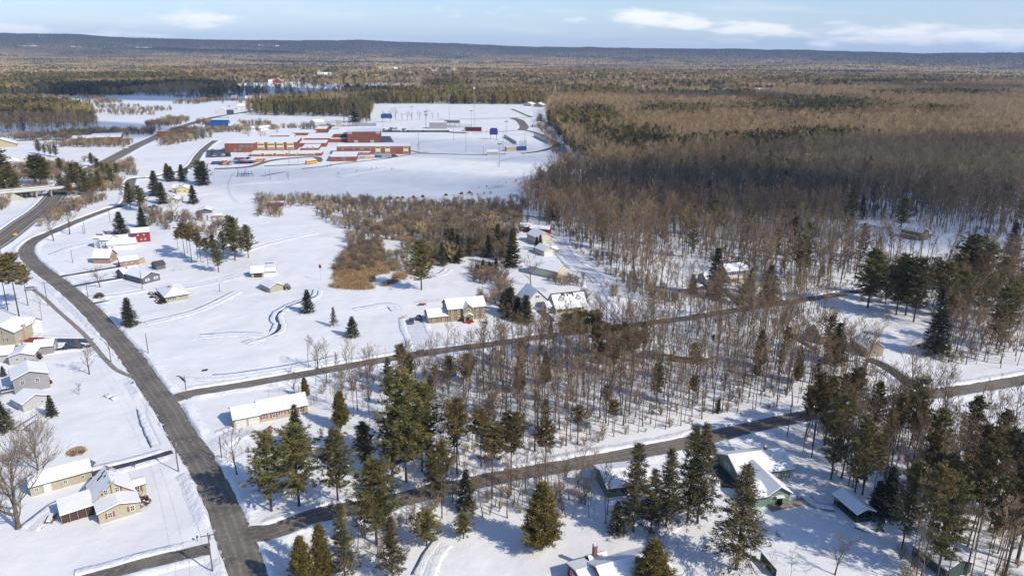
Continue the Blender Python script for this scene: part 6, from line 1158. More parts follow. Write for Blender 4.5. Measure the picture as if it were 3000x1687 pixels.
pole('pole beside the road curve, taller of a pair', 4, 642, 320, 235, False, group=None); pole('pole beside the road curve, shorter of a pair', 4, 630, 322, 260, False, group=None); pole('pole on the inner side of the road before the pines', 4, 832, 237, 122, rz=R(20), group=None); pole('thin pole in the snow near the red barn', 4, 1182, 475, 438, False, group=None); pole('short pole on the far lawn path', 4, 1660, 762, 698, False, group=None)
pole('pole at the road edge above the green house drive', 9, 783, 403, 178, False, group=None); pole('pole in front of the far brown house', 'm', 1535, 1245, 890, False, group=None); pole('pole between the dormered house and the lane', 5, 1998, 990, 860, False, group=None)
for (k, x, y, ty) in [('h', 1270, 410, 250), ('h', 1655, 310, 210), (1, 1075, 975, 930), (1, 1255, 915, 870), (4, 10, 480, 400)]: pole('roadside pole along the highway', k, x, y, ty, False, group='poles along the highway')
def wire(a, b, label, sag=.9, off=0):
    (x0, y0, z0, r0, w0), (x1, y1, z1, r1, w1) = a, b; P = []
    for i in range(13):
        t = i / 12; P.append((x0 + math.cos(r0) * off * w0 * (1 - t) + (x1 - x0) * t + math.cos(r1) * off * w1 * t, y0 + math.sin(r0) * off * w0 * (1 - t) + (y1 - y0) * t + math.sin(r1) * off * w1 * t, (z0 - .33) * (1 - t) + (z1 - .33) * t - sag * 4 * t * (1 - t)))
    m = MB()
    for i in range(12): m.tube(P[i], P[i + 1], .022, .022, M['darkmetal'], 4, False)
    o = m.obj('power_cable'); tag(o, label, 'power cable', 'cables between the roadside poles')
for i in range(3):
    for off in (-.9, .9): wire(POLES[i], POLES[i + 1], 'thin dark cable strung between the utility poles beside the main road', off=off)
E = (G(7, 1640, 1700)[0], G(7, 1640, 1700)[1], POLES[0][2], R(20), 1.5)
for off in (-.9, .9): wire(POLES[0], E, 'thin dark cable strung between the utility poles beside the main road', off=off)
# field light masts
def mast(label, k, x, y, ty, head=True, group='light masts on the sports fields', r=.2):
    h = height_at(k, x, y, x, ty); o = thing('light_mast', label, 'light mast', k, x, y, R(10), group); p = MB(); p.tube((0, 0, -.3), (0, 0, h), r * 1.3, r * .8, M['metal'], 6); p.obj('mast', o)
    if head:
        c = MB(); c.box(-2.2, -.25, h - .5, 2.2, .25, h - .1, M['darkmetal']); lb = c.obj('lamp_bar', o)
        for i in range(4): q = MB(); q.box(-2.1 + i * 1.15, -.6, h - .08, -1.3 + i * 1.15, .3, h + .5, M['darkmetal']); q.obj('floodlight', lb)
for i, (k, x, y, ty, hd) in enumerate([('c',105,485,215,0),('c',520,610,290,1),('c',1178,900,490,1),('c',1120,1050,680,0),('c',420,1075,625,1),('c',185,850,560,0),('c',1052,1355,915,1),('c',1530,900,680,0),('c',752,1105,975,0),('c',1145,1140,1075,0),('c',2085,1320,1020,1),('c',2222,1200,760,0),('c',2562,1200,950,1),('c',1705,405,275,0),('c',812,690,600,0),('b',2100,560,270,0),('b',2243,225,-20,1),('b',1955,560,520,0),('a',1148,1130,1030,0),('a',1238,1210,1005,0),('a',660,990,880,0),('a',1597,945,700,0),('a',1765,890,660,0),('s',1335,1320,1055,1),('s',2040,1310,1050,0),('s',1595,1449,1140,1)]):
    mast('slim steel light mast standing on the school sports fields', k, x, y, ty, bool(hd))
# radio tower
h = height_at('c', 575, 640, 585, -515); o = thing('radio_tower', 'tall lattice radio mast beside the rear school car park', 'radio tower', 'c', 578, 640); b = MB()
for i in range(3): a = 2.09 * i; b.tube((1.3 * math.cos(a), 1.3 * math.sin(a), -.3), (.7 * math.cos(a), .7 * math.sin(a), h), .12, .09, M['metal'], 5)
for j in range(34):
    z0, z1 = h * j / 34, h * (j + 1) / 34; q = lambda z: 1.3 - .6 * z / h
    for i in range(3): a, c = 2.09 * i, 2.09 * (i + 1); b.tube((q(z0) * math.cos(a), q(z0) * math.sin(a), z0), (q(z1) * math.cos(c), q(z1) * math.sin(c), z1), .05, .05, M['metal'], 4, False)
b.obj('lattice', o); d = MB(); d.tube((0, -1.2, h * .68), (0, -1.9, h * .68), 1.3, 1.3, M['white'], 10); d.obj('dish', o)
o = thing('equipment_hut', 'dark red equipment hut with snow at the foot of the radio mast', 'hut', 'c', 560, 670, R(3)); b = MB(); b.box(-11, -5, 0, 11, 5, 4.5, M['hutred']); b.obj('wall', o); b = MB(); b.box(-11.4, -5.4, 4.503, 11.4, 5.4, 4.8, M['shingle']); b.obj('roof', o)
# scoreboards
def board(label, k, x, y, m, w, h0, h1, rz=0., name='scoreboard'):
    o = thing(name, label, 'scoreboard', k, x, y, rz)
    b = MB(); b.box(-w/2, -.4, h0, w/2, .4, h1, M[m]); b.box(-w/2*.8, -.38, h1, w/2*.8, .38, h1 + (h1 - h0) * .25, M[m]); b.obj('board', o)
    for u in (-w*.35, w*.35): p = MB(); p.tube((u, .1, -.3), (u, .1, h0), .25, .25, M[m], 6); p.obj('leg', o)
board('large blue scoreboard behind the running track', 's', 855, 1345, 'blue', 17, 6, 11.5); board('navy scoreboard beyond the middle ball field', 'c', 942, 835, 'navy', 10, 6, 12.5); board('blue scoreboard by the wood at the far ball field corner', 'c', 2240, 1190, 'blue', 7, 6.5, 11)
# ball field fences and backstops
def fence(label, pts, hgt, spacing=4., m='metal', name='chain_link_fence', mesh=False, r=.05, rails=2, group=None, cat='fence'):
    P = [np.array(p) for p in pts]; o = empty(name, (P[0][0], P[0][1], TZ(*P[0]))); tag(o, label, cat, group); ps = MB(); rl = MB(); ox, oy, oz = o.location; C = [P[0]]
    for a, c in zip(P, P[1:]):
        n = max(1, int(np.linalg.norm(c - a) / spacing))
        for i in range(1, n + 1): C.append(a + (c - a) * i / n)
    for p in C: ps.tube((p[0] - ox, p[1] - oy, TZ(*p) - oz - .2), (p[0] - ox, p[1] - oy, TZ(*p) - oz + hgt), r, r, M[m], 4)
    for a, c in zip(C, C[1:]):
        for j in range(rails): z = hgt * (j + 1) / rails; rl.tube((a[0] - ox, a[1] - oy, TZ(*a) - oz + z), (c[0] - ox, c[1] - oy, TZ(*c) - oz + z), r * .7, r * .7, M[m], 4, False)
    ps.obj('posts', o)['kind'] = 'stuff'; rl.obj('rails', o); return o
def arc(k, pts): return [tuple(q) for q in spline(gl(k, *pts), 6.)]
fence('curved outfield fence of the middle ball field', arc('c', [(-460,1040),(-440,900),(-100,870),(400,835),(880,825),(1060,880),(1400,960)]), 1.6, 9, r=.12)
fence('low mesh fence along the near side of the middle ball field', arc('c', [(680,1060),(900,1052),(1150,1040)]), 4., 6, r=.09, rails=3)
fence('curved outfield fence of the far right ball field', arc('c', [(1050,1350),(1060,1270),(1250,1210),(1600,1175),(2050,1165),(2250,1210),(2400,1280)]), 1.6, 9, r=.11)
fence('tall mesh fence enclosing the tennis courts', gl('c', (1140,775),(1700,770),(1980,925),(1370,935),(1140,775)), 3.6, 7, r=.08, rails=4)
for (pts, l_) in [(((1140,785),(1370,920)), 'left'), (((1700,775),(1975,915)), 'right')]:
    p = gl('c', *pts); a = math.atan2(p[1][1] - p[0][1], p[1][0] - p[0][0]); L_ = math.hypot(p[1][0] - p[0][0], p[1][1] - p[0][1]); o = empty('windscreen', (p[0][0], p[0][1], TZ(*p[0])), a); tag(o, 'grey windscreen along the %s side of the tennis courts' % {'left': 'school', 'right': 'wood'}[l_], 'windscreen'); b = MB(); b.box(0, -.06, 0, L_, .06, 3.4, M['metal']); b.obj('fabric', o)
fence('running track outer rail behind the gym', arc('s', [(800,1449),(640,1420),(590,1385),(660,1345),(900,1335)]), 1.3, 10, r=.1)
fence('fence line with bushes along the bottom of the school field', arc('F', [(585,440),(575,470),(585,500),(600,512)]) , 1.6, 6, r=.06)
fence('long wire fence at the foot of the school field', arc('F', [(615,512),(900,505),(1100,497),(1290,482)]), 1.2, 6, r=.05)
fence('post fence beside the brown wood edge above the lane', gl(5, (1820,690),(1880,690)), 1.2, 1.4, 'polewood', 'post_fence'); fence('post fence by the lane mouth', gl(5, (1985,735),(2090,728)), 1.2, 1.2, 'polewood', 'post_fence', r=.08)
fence('railing around the deck behind the white garage', gl('j', (760,520),(950,500),(1040,575)), 1.1, .8, 'polewood', 'railing'); fence('wire garden fence behind the green two-storey house', gl('k', (130,520),(860,440)), 1.3, 2.5, 'polewood', 'garden_fence')
def backstop(label, k, A, B, hgt, panels, group=None, m='metal'):
    p, q = G(k, *A), G(k, *B); a = math.atan2(q[1] - p[1], q[0] - p[0]); L_ = math.hypot(q[0] - p[0], q[1] - p[1]); o = empty('backstop', (p[0], p[1], TZ(*p)), a); tag(o, label, 'backstop', group)
    f = MB(); wv = MB()
    for i in range(panels + 1): f.tube((L_ * i / panels, 0, -.2), (L_ * i / panels, 0, hgt), .1, .09, M[m], 5)
    for j in range(1, 6): f.tube((0, 0, hgt * j / 5), (L_, 0, hgt * j / 5), .05, .05, M[m], 4, False)
    f.tube((L_, 0, 0), (L_ + 3, 6, 0), .08, .08, M[m]); 
    for i in range(1, 5): f.tube((L_ + .75 * i, 1.5 * i, 0), (L_ + .75 * i, 1.5 * i, hgt), .09, .09, M[m], 5)
    f.tube((L_, 0, hgt), (L_ + 3, 6, hgt), .06, .06, M[m], 4)
    f.obj('frame', o)
    for i in range(panels * 5): wv.tube((L_ * i / panels / 5, .02, 0), (L_ * i / panels / 5, .02, hgt), .018, .018, M[m], 3, False)
    for j in range(14): wv.tube((0, .02, hgt * j / 14), (L_, .02, hgt * j / 14), .018, .018, M[m], 3, False)
    wv.obj('netting', o); return o
backstop('tall steel backstop cage at the lower right corner of the school field', 'y', (1150,375), (1400,350), 9.5, 4); backstop('curved dark backstop beside the blue dugout', 'c', (1430,985), (1550,980), 8, 4, m='darkmetal')
fence('low mesh panels left of the tall backstop', gl('y', (1000,205),(1220,235)), 2.6, 2.5, r=.06, rails=3); fence('low fence line at the bottom of the school field', gl('y', (340,505),(370,450),(770,410)), 1.6, 3, r=.05)
def dugout(label, k, A, B, m1, m2=None, hgt=3., d=4., m2at=.5):
    p, q = G(k, *A), G(k, *B); a = math.atan2(q[1] - p[1], q[0] - p[0]); L_ = math.hypot(q[0] - p[0], q[1] - p[1]); o = empty('dugout', (p[0], p[1], TZ(*p)), a); tag(o, label, 'dugout'); b = MB(); b.box(0, 0, -.2, L_ * m2at, d, hgt, M[m1]); b.obj('wall', o)
    if m2: b = MB(); b.box(L_ * m2at + .01, -.3, -.2, L_, d * .4, hgt * 1.05, M[m2]); b.obj('blue_panel', o)
    r_ = MB(); r_.box(-.4, -.4, hgt + .003, L_ * m2at + .3, d + .4, hgt + .12, M['metal']); ro = r_.obj('roof', o); s = MB(); s.box(-.3, -.3, hgt + .124, L_ * m2at + .2, d + .3, hgt + .45, M['roofsnow']); s.obj('roof_snow', ro)
dugout('tan dugout joined to a bright blue padded wall at the middle ball field', 'c', (1185,1055), (1560,1035), 'tanwall', 'blue', 4.2, 5); dugout('tan dugout joined to a dull blue wall at the far right ball field', 'c', (2065,1370), (2420,1350), 'tanwall', 'blue', 3.4, 5, .45); dugout('dark open dugout among the trees at the foot of the school field', 'F', (673,519), (712,519), 'deckred', None, 2.6, 3, 1.)
o = thing('small_grey_hut', 'small grey hut with snowy roof on the thin track below the ball field', 'hut', 'c', 915, 1120, R(5)); b = MB(); b.box(-5.5, -3, 0, 5.5, 3, 3.4, M['lgrey']); b.obj('wall', o); b = MB(); b.slab([(-6,-3.5,3.4),(6,-3.5,3.4),(6,0,5),(-6,0,5),(6,3.5,3.4),(-6,3.5,3.4)], [(0,1,2,3),(3,2,4,5)], 0, .4, M['roofsnow']); b.obj('roof_snow', o)
o = thing('press_box', 'grey press box on stilts above the stands', 'press box', 'c', 160, 590, R(2)); b = MB(); b.box(-11, -3.5, 5, 11, 3.5, 10, M['greysd']); b.obj('cabin', o); b = MB(); b.box(-10, -3.53, 6.8, 10, -3.503, 8.4, M['glass']); b.obj('window_band', o); b = MB(); b.box(-11.3, -3.8, 10.003, 11.3, 3.8, 10.5, M['roofsnow']); b.obj('roof_snow', o)
for u in (-10, -3.3, 3.3, 10): b = MB(); b.tube((u, 0, -.3), (u, 0, 5), .4, .4, M['concrete'], 6); b.obj('leg', o)
for (x, y, l_) in [(375, 600, 'metal grandstand right of the press box'), (20, 600, 'metal grandstand left of the press box')]:
    o = thing('grandstand', l_, 'grandstand', 'c', x, y, R(2)); b = MB()
    for i in range(7): b.box(-12, -4 + i * 1.2, .4 + i * .6, 12, -3.4 + i * 1.2, .55 + i * .6, M['metal'])
    for u in (-11.5, -4, 4, 11.5):
        for i in range(7): b.tube((u, -3.7 + i * 1.2, 0), (u, -3.7 + i * 1.2, .4 + i * .6), .08, .08, M['metal'], 4)
    b.obj('benches', o)
o = thing('concession_block', 'grey flat-roofed block beside the stands', 'building', 'b', 2470, 235, R(3)); b = MB(); b.box(-12, -5, 0, 12, 5, 8.5, M['greysd']); b.obj('wall', o); b = MB(); b.box(-12.3, -5.3, 8.503, 12.3, 5.3, 9, M['roofsnow']); b.obj('roof_snow', o)
o = thing('solar_shelter', 'low grey panel structure on the snow behind the gym', 'shelter', 'b', 1075, 215, R(3)); b = MB(); b.box(-17, -.5, 1, 17, .5, 6, M['metal']); b.obj('panel', o)
for i, (A, B, l_) in enumerate([((240,620),(500,590),'low bleachers nearest the bottom edge of the school field'),((870,405),(1110,385),'bleachers under the tall backstop')]):
    p, q = G('y', *A), G('y', *B); a = math.atan2(q[1] - p[1], q[0] - p[0]); L_ = math.hypot(q[0] - p[0], q[1] - p[1]); o = empty('bleachers', (p[0], p[1], TZ(*p)), a); tag(o, l_, 'bleachers'); b = MB()
    for j in range(4): b.box(0, j * .8, .4 + j * .45, L_, j * .8 + .35, .5 + j * .45, M['metal'])
    for u in (0, L_/2, L_): b.tube((u, 0, 0), (u, 2.8, 2.), .06, .06, M['metal'], 4); b.tube((u, 2.8, 0), (u, 2.8, 2.9), .06, .06, M['metal'], 4)
    b.obj('frame', o)
for i, (x, y, l_) in enumerate([(700, 1140, 'blue climbing frame left of the little bare tree'), (825, 1135, 'blue climbing frame right of the little bare tree')]):
    o = thing('playground_frame', l_, 'climbing frame', 'a', x, y, R(20)); b = MB()
    for u in (-4, 0, 4):
        for v in (-2, 2): b.tube((u, v, 0), (u * .6, v * .5, 4.2), .22, .2, M['blue'], 5)
    b.box(-2.6, -1.2, 1.8, 2.6, 1.2, 2.2, M['blue']); b.obj('frame', o); s = MB(); s.box(2.6, -.6, .2, 5.8, .6, .5, M['white']); s.obj('slide', o)
for i, (k, x, y, l_) in enumerate([('a', 590, 1130, 'white swing frame at the edge of the playground'), (4, 1345, 600, 'old swing frame on the far lawn'), (4, 2045, 545, 'snow-topped table behind the open-fronted shed')]):
    o = thing('swing_frame' if i < 2 else 'garden_table', l_, 'swing' if i < 2 else 'table', k, x, y, R(25)); b = MB(); s_ = 1.6 if i else 2.5
    if i < 2:
        for u in (-s_, s_): b.tube((u, -1, 0), (u, 0, 2.4), .08, .06, M['metal'], 5); b.tube((u, 1, 0), (u, 0, 2.4), .08, .06, M['metal'], 5)
        b.tube((-s_, 0, 2.4), (s_, 0, 2.4), .07, .07, M['metal'], 5)
    else:
        b.box(-2, -1, .75, 2, 1, .9, M['white'])
        for u in (-1.7, 1.7):
            for v in (-.8, .8): b.box(u - .06, v - .06, 0, u + .06, v + .06, .75, M['white'])
    b.obj('frame', o)
# overpass
A_, B_ = G('q', 430, 690, 4), G('q', 1500, 590, 4); a = math.atan2(B_[1] - A_[1], B_[0] - A_[0]); L_ = math.hypot(B_[0] - A_[0], B_[1] - A_[1]); o = empty('overpass_bridge', (A_[0], A_[1], 0), a); tag(o, 'concrete overpass with white railings carrying a road over the highway', 'bridge')
b = MB(); b.box(-20, 0, 5.2, L_ + 12, 9, 6.2, M['concrete']); b.obj('deck', o); b = MB(); b.box(-20, .5, 6.203, L_ + 12, 8.5, 6.28, M['highway']); b.obj('carriageway', o)
for v in (0.05, 8.75):
    b = MB(); b.box(-20, v, 6.203, L_ + 12, v + .2, 6.9, M['white'])
    for i in range(int(L_ + 30) // 3): b.box(-19.5 + i * 3, v + .04, 6.903, -19.4 + i * 3, v + .16, 7.4, M['metal'])
    b.box(-20, v + .02, 7.403, L_ + 12, v + .18, 7.55, M['white']); b.obj('railing', o)
for u in (L_ * .80, L_ * .45):
    for v in (1.5, 4.5, 7.5): b = MB(); b.tube((u, v, -.3), (u, v, 5.2), .5, .5, M['tanwall'], 8); b.obj('pier', o)
b = MB(); b.add([(-22,-3,-1),(L_*.25,-3,-1),(-2,-1,5),(-22,-1,5),(-22,12,-1),(L_*.25,12,-1),(-2,10,5),(-22,10,5)], [(0,1,2,3),(7,6,5,4),(1,5,6,2),(3,2,6,7)], M['concrete']); b.obj('abutment', o)
# silos and barns by the highway
for i, x in enumerate((832, 880)):
    o = thing('farm_silo', 'dark silo with pale stripe, %s of the twin silos' % ('left' if i == 0 else 'right'), 'silo', 'r', x, 715); b = MB(); b.tube((0, 0, -1), (0, 0, 27), 5.2, 5.2, M['darkmetal'], 16); b.obj('drum', o); b = MB(); b.blob((0, 0, 27), (5.2, 5.2, 2.2), M['metal'], 14, 0); b.obj('dome', o)
for (n_, l_, x0, x1, y, d_) in [('farm_barn', 'dark gambrel barn in the field left of the twin silos', 500, 600, 742, 18), ('farm_shed', 'long low farm shed below the twin silos', 770, 1060, 750, 14)]:
    p, q = G('r', x0, y), G('r', x1, y); a = math.atan2(q[1] - p[1], q[0] - p[0]); L_ = math.hypot(q[0] - p[0], q[1] - p[1]); o = empty(n_, (p[0], p[1], 0), a); tag(o, l_, 'barn'); b = MB(); b.box(0, 0, -1, L_, d_, 5, M['dktan']); b.obj('wall', o); b = MB(); V = [(-1,-1,5),(L_+1,-1,5),(L_+1,d_/2,10),(-1,d_/2,10),(L_+1,d_+1,5),(-1,d_+1,5)]; b.slab(V, [(0,1,2,3),(3,2,4,5)], 0, .5, M['roofsnow']); b.obj('roof', o)
# yard things
o = thing('picnic_table', 'snow-covered picnic table with two benches beside the beige house', 'picnic table', 7, 378, 1035, R(105)); b = MB(); b.box(-1.6, -.4, .7, 1.6, .4, .76, M['polewood']); b.obj('table_top', o); s = MB(); s.box(-1.58, -.38, .763, 1.58, .38, 1.0, M['roofsnow']); s.obj('snow_cap', o)
for v in (-.8, .8): b = MB(); b.box(-1.6, v - .15, .4, 1.6, v + .15, .45, M['polewood']); b.obj('bench', o)
for u in (-1.2, 1.2): b = MB(); b.tube((u, -.8, 0), (u, .2, .7), .06, .06, M['polewood'], 4); b.tube((u, .8, 0), (u, -.2, .7), .06, .06, M['polewood'], 4); b.obj('leg', o)
def bush(label, k, x, y, r, m='russet', snow=True, name='snowy_bush', h=None):
    o = thing(name, label, 'bush', k, x, y); rs_ = random.Random(int(x)); P = []; D = []; MI = []; h = h or r
    for i in range(900):
        d = np.array([rs_.gauss(0, 1), rs_.gauss(0, 1), abs(rs_.gauss(0, .8))]); d /= np.linalg.norm(d); P.append(d * np.array([r, r, h]) * rs_.uniform(.55, 1)); D.append(d + np.array([0, 0, .3])); MI.append(0)
    for i in range(26 if snow else 0):
        d = np.array([rs_.gauss(0, 1), rs_.gauss(0, 1), abs(rs_.gauss(0, .8)) + .5]); d /= np.linalg.norm(d); c = d * np.array([r, r, h])
        for q in range(7): P.append(c + np.array([rs_.gauss(0, .14), rs_.gauss(0, .14), .05])); D.append(np.array([rs_.gauss(0, 1), rs_.gauss(0, 1), .3])); MI.append(1)
    q = bpy.data.objects.new('foliage', leaf_mesh(P, D, np.full(len(P), .4), .22, [M[m], M['roofsnow']], MI, 'bush_foliage')); COL.objects.link(q); q.parent = o; return o
bush('round russet bush topped with snow clumps at the corner of the beige house', 7, 1058, 910, 2.0, h=2.2)
for i, (x, y) in enumerate([(620,870),(700,900),(660,950),(780,960),(830,1000),(790,1050),(820,1090)]): bush('low snow-capped bush in the row along the shaded side of the pale olive ranch house', 'e', x, y, .9)['group'] = 'snow-capped bushes by the pale olive ranch house'
bush('russet leafless bush at the corner of the pale olive ranch house', 'e', 915, 1100, 1.6, snow=False, h=2); bush('dark snowy shrub at the end of the olive outbuilding', 4, 2165, 740, 1.6, h=2.6); bush('dark shrub below the slate-roofed pale grey house', 'f', 855, 1215, 1.1); bush('low grey bush alone on the lawn by the thin pole', 4, 748, 800, 2., 'bark', False)
bush('low dry grass clump in the snow behind the beige workshop', 7, 575, 520, 2.4, 'grassdry', False, h=.8); bush('dark evergreen shrub left of the green house entrance', 'x', 1275, 1500, .8, 'spruce', False, h=2.4); bush('shrubs beside the red porch of the green two-storey house', 'k', 1285, 925, 1.3, h=1.6)
for i, (x, y) in enumerate([(1180,1000),(1020,1010),(1480,1090)]): pass
bush('dark shrubs along the sunny wall of the grey gabled house', 'g', 1170, 720, 1.5, h=2.2); bush('bare brown shrub beside the pale grey house corner', 'f', 900, 1130, 2.0, 'bark', False, h=3.2); bush('small conical evergreen by the pale grey house drive', 'f', 1180, 850, .8, 'spruce', False, h=3.); 
for i, (x, y) in enumerate([(145,780),(185,775),(230,770),(270,778)]): pass
for (x, y) in [(60,82),(108,78),(335,62),(372,60),(425,56),(462,54),(545,50),(615,45),(790,34),(905,24),(968,16)]: bush('round leafless bush on the fence line at the foot of the school field', 5, x, y, 1.15, 'twig', False, h=1.5)['group'] = 'bushes on the school field fence line'
# hip height fence bottom right, garden bits
p, q = G(9, 580, 1330), G(9, 700, 1470); a = math.atan2(q[1] - p[1], q[0] - p[0]); L_ = math.hypot(q[0] - p[0], q[1] - p[1]); o = empty('board_fence', (p[0], p[1], TZ(*p)), a); tag(o, 'dark green board fence section standing in the snow at the bottom edge', 'fence'); b = MB(); [b.box(i * .3, -.03, -.2, i * .3 + .28, .03, 2.1 - (i % 2) * .03, M['dkgreen']) for i in range(int(L_ / .3))]; b.obj('boards', o)
for i, (x, y, l_) in enumerate([(1430,1045,'green garden chair nearest the pavilion'),(1470,1078,'green garden chair between the pavilion and the bench')]):
    o = thing('garden_chair', l_, 'chair', 9, x, y, R(-40 + i * 50)); b = MB(); b.box(-.35, -.35, .35, .35, .35, .45, M['dkgreen']); b.obj('seat', o); b = MB(); b.box(-.35, .3, .45, .35, .38, 1., M['dkgreen']); b.obj('backrest', o)
    for u in (-.3, .3):
        for v in (-.3, .3): b = MB(); b.box(u - .04, v - .04, -.1, u + .04, v + .04, .35, M['dkgreen']); b.obj('leg', o)
o = thing('garden_bench', 'dark green bench in the snow right of the pavilion', 'bench', 9, 1478, 1112, R(12)); b = MB(); b.box(-.9, -.3, .35, .9, .3, .45, M['dkgreen']); b.obj('seat', o); b = MB(); b.box(-.9, .25, .45, .9, .33, 1., M['dkgreen']); b.obj('backrest', o)
for u in (-.8, .8): b = MB(); b.box(u - .05, -.28, -.1, u + .05, .28, .35, M['dkgreen']); b.obj('leg', o)
o = thing('fallen_log', 'grey log pile lying on the snow below the pavilion', 'log', 9, 1335, 1105, R(-38)); b = MB(); b.tube((-1.6, 0, .15), (1.8, .1, .18), .14, .1, M['bark'], 6); b.obj('log', o)
o = thing('barbecue_grill', 'black covered grill beside the pavilion', 'grill', 9, 1140, 935, 0); b = MB(); b.blob((0, 0, .95), (.6, .4, .3), M['darkmetal'], 8, .05); b.obj('lid', o)
for u in (-.4, .4): b = MB(); b.tube((u, 0, 0), (u, 0, .8), .05, .05, M['darkmetal'], 5); b.obj('leg', o)
o = thing('pool_cover', 'snow-filled round garden pool edge by the cedar at the bottom', 'pool', 'w', 2560, 960); b = MB(); b.tube((0, 0, -.1), (0, 0, .5), 1.9, 1.9, M['metal'], 20); b.obj('rim', o); b = MB(); b.tube((0, 0, .503), (0, 0, .62), 1.75, 1.7, M['roofsnow'], 20); b.obj('snow_cap', o)
o = thing('garden_pot', 'rust-orange object buried in the snow heap before the tan ranch house', 'garden pot', 'u', 1415, 930); b = MB(); b.blob((0, 0, .45), (.7, .6, .55), M['orange'] if 0 else M['redshut'], 8, .15); b.obj('pot', o)
o = thing('whirligig', 'red-topped tall pole ornament on the far lawn', 'pole ornament', 4, 2422, 675); b = MB(); b.tube((0, 0, -.2), (0, 0, 6.4), .06, .05, M['metal'], 5); b.obj('pole', o); b = MB(); b.blob((0, 0, 6.9), (.7, .3, 1.), M['deckred'], 8, .1); b.obj('rotor', o)
o = thing('ladder_rack', 'wooden ladders leaning by the chimney end of the tan ranch house', 'ladder', 'u', 2290, 430, R(70)); b = MB()
for j in range(3):
    for u in (0, .5): b.tube((j * 1.5 + u, 0, 0), (j * 1.5 + u, .3, 2.6), .04, .04, M['polewood'], 4)
    for i in range(6): b.tube((j * 1.5, .04 * i, .4 * i + .2), (j * 1.5 + .5, .04 * i, .4 * i + .2), .03, .03, M['polewood'], 4)
b.obj('ladder', o)
for i, (x, y, k, l_) in enumerate([(1480,1190,7,'mailbox at the end of the bottom driveway'), (1012,645,7,'short post by the beige house drive'), (1572,1250,7,'cluster of mailboxes at the bottom driveway mouth'), (1000,20,7,'small sign frame on the verge left of the main road')]):
    o = thing('mailbox', l_, 'mailbox', k, x, y, R(20)); b = MB(); b.tube((0, 0, -.2), (0, 0, 1.), .06, .06, M['polewood'], 5); b.obj('post', o); b = MB(); b.box(-.16, -.3, 1., .16, .3, 1.35, M['darkmetal']); b.obj('box', o)
o = thing('warning_sign', 'small yellow sign beside the highway at the left edge', 'road sign', 4, 120, 352, R(30)); b = MB(); b.tube((0, 0, -.2), (0, 0, 2.), .06, .06, M['metal'], 5); b.obj('post', o); b = MB(); b.box(-.9, -.05, 1.6, .9, .05, 2.7, M['busyellow']); b.obj('panel', o)
for (x, y, l_) in [(310,1075,'left frame of the roadside hoarding by the highway bend'),(445,1075,'right sign of the pair by the highway bend')]:
    o = thing('roadside_hoarding', l_, 'hoarding', 'r', x, y, R(5)); b = MB(); b.box(-9, -.3, 6, 9, .3, 13, M['darkmetal'] if x > 400 else M['lattice']); b.obj('panel', o); b = MB(); b.tube((0, 0, -1), (0, 0, 6), .5, .5, M['metal'], 6); b.obj('post', o)
o = thing('small_digger', 'small orange digger attachment at the edge of the ploughed drive by the green house', 'digger', 5, 465, 960, R(15)); b = MB(); b.box(-.8, -.5, .3, .8, .5, .9, M['tanwall']); b.obj('body', o); b = MB(); b.tube((.6, 0, .8), (1.5, 0, 1.4), .1, .08, M['orange'], 5); b.tube((1.5, 0, 1.4), (1.9, 0, .4), .08, .08, M['orange'], 5); b.obj('arm', o)
o = thing('patio_table', 'dark patio table and chairs under snow behind the green two-storey house', 'patio table', 'k', 320, 560, R(10)); b = MB(); b.box(-1.6, -.7, .72, 1.6, .7, .8, M['deckred']); b.obj('table_top', o)
for u in (-1.4, 1.4):
    for v in (-.6, .6): b = MB(); b.box(u - .05, v - .05, -.1, u + .05, v + .05, .72, M['deckred']); b.obj('leg', o)
o = thing('well_cover', 'dark flat cover in the snow right of the green two-storey house', 'cover', 'k', 1895, 985, R(15)); b = MB(); b.box(-.9, -.6, -.1, .9, .6, .25, M['hedge']); b.obj('cover', o)
o = thing('basketball_hoop', 'white basketball hoop beside the low snowy wall by the pale olive ranch', 'hoop', 4, 812, 835, R(20)); b = MB(); b.tube((0, 0, -.2), (0, 0, 2.4), .06, .06, M['white'], 5); b.obj('post', o); b = MB(); b.box(-.3, -.05, 1.2, .3, .05, 2.4, M['white']); b.obj('board', o)
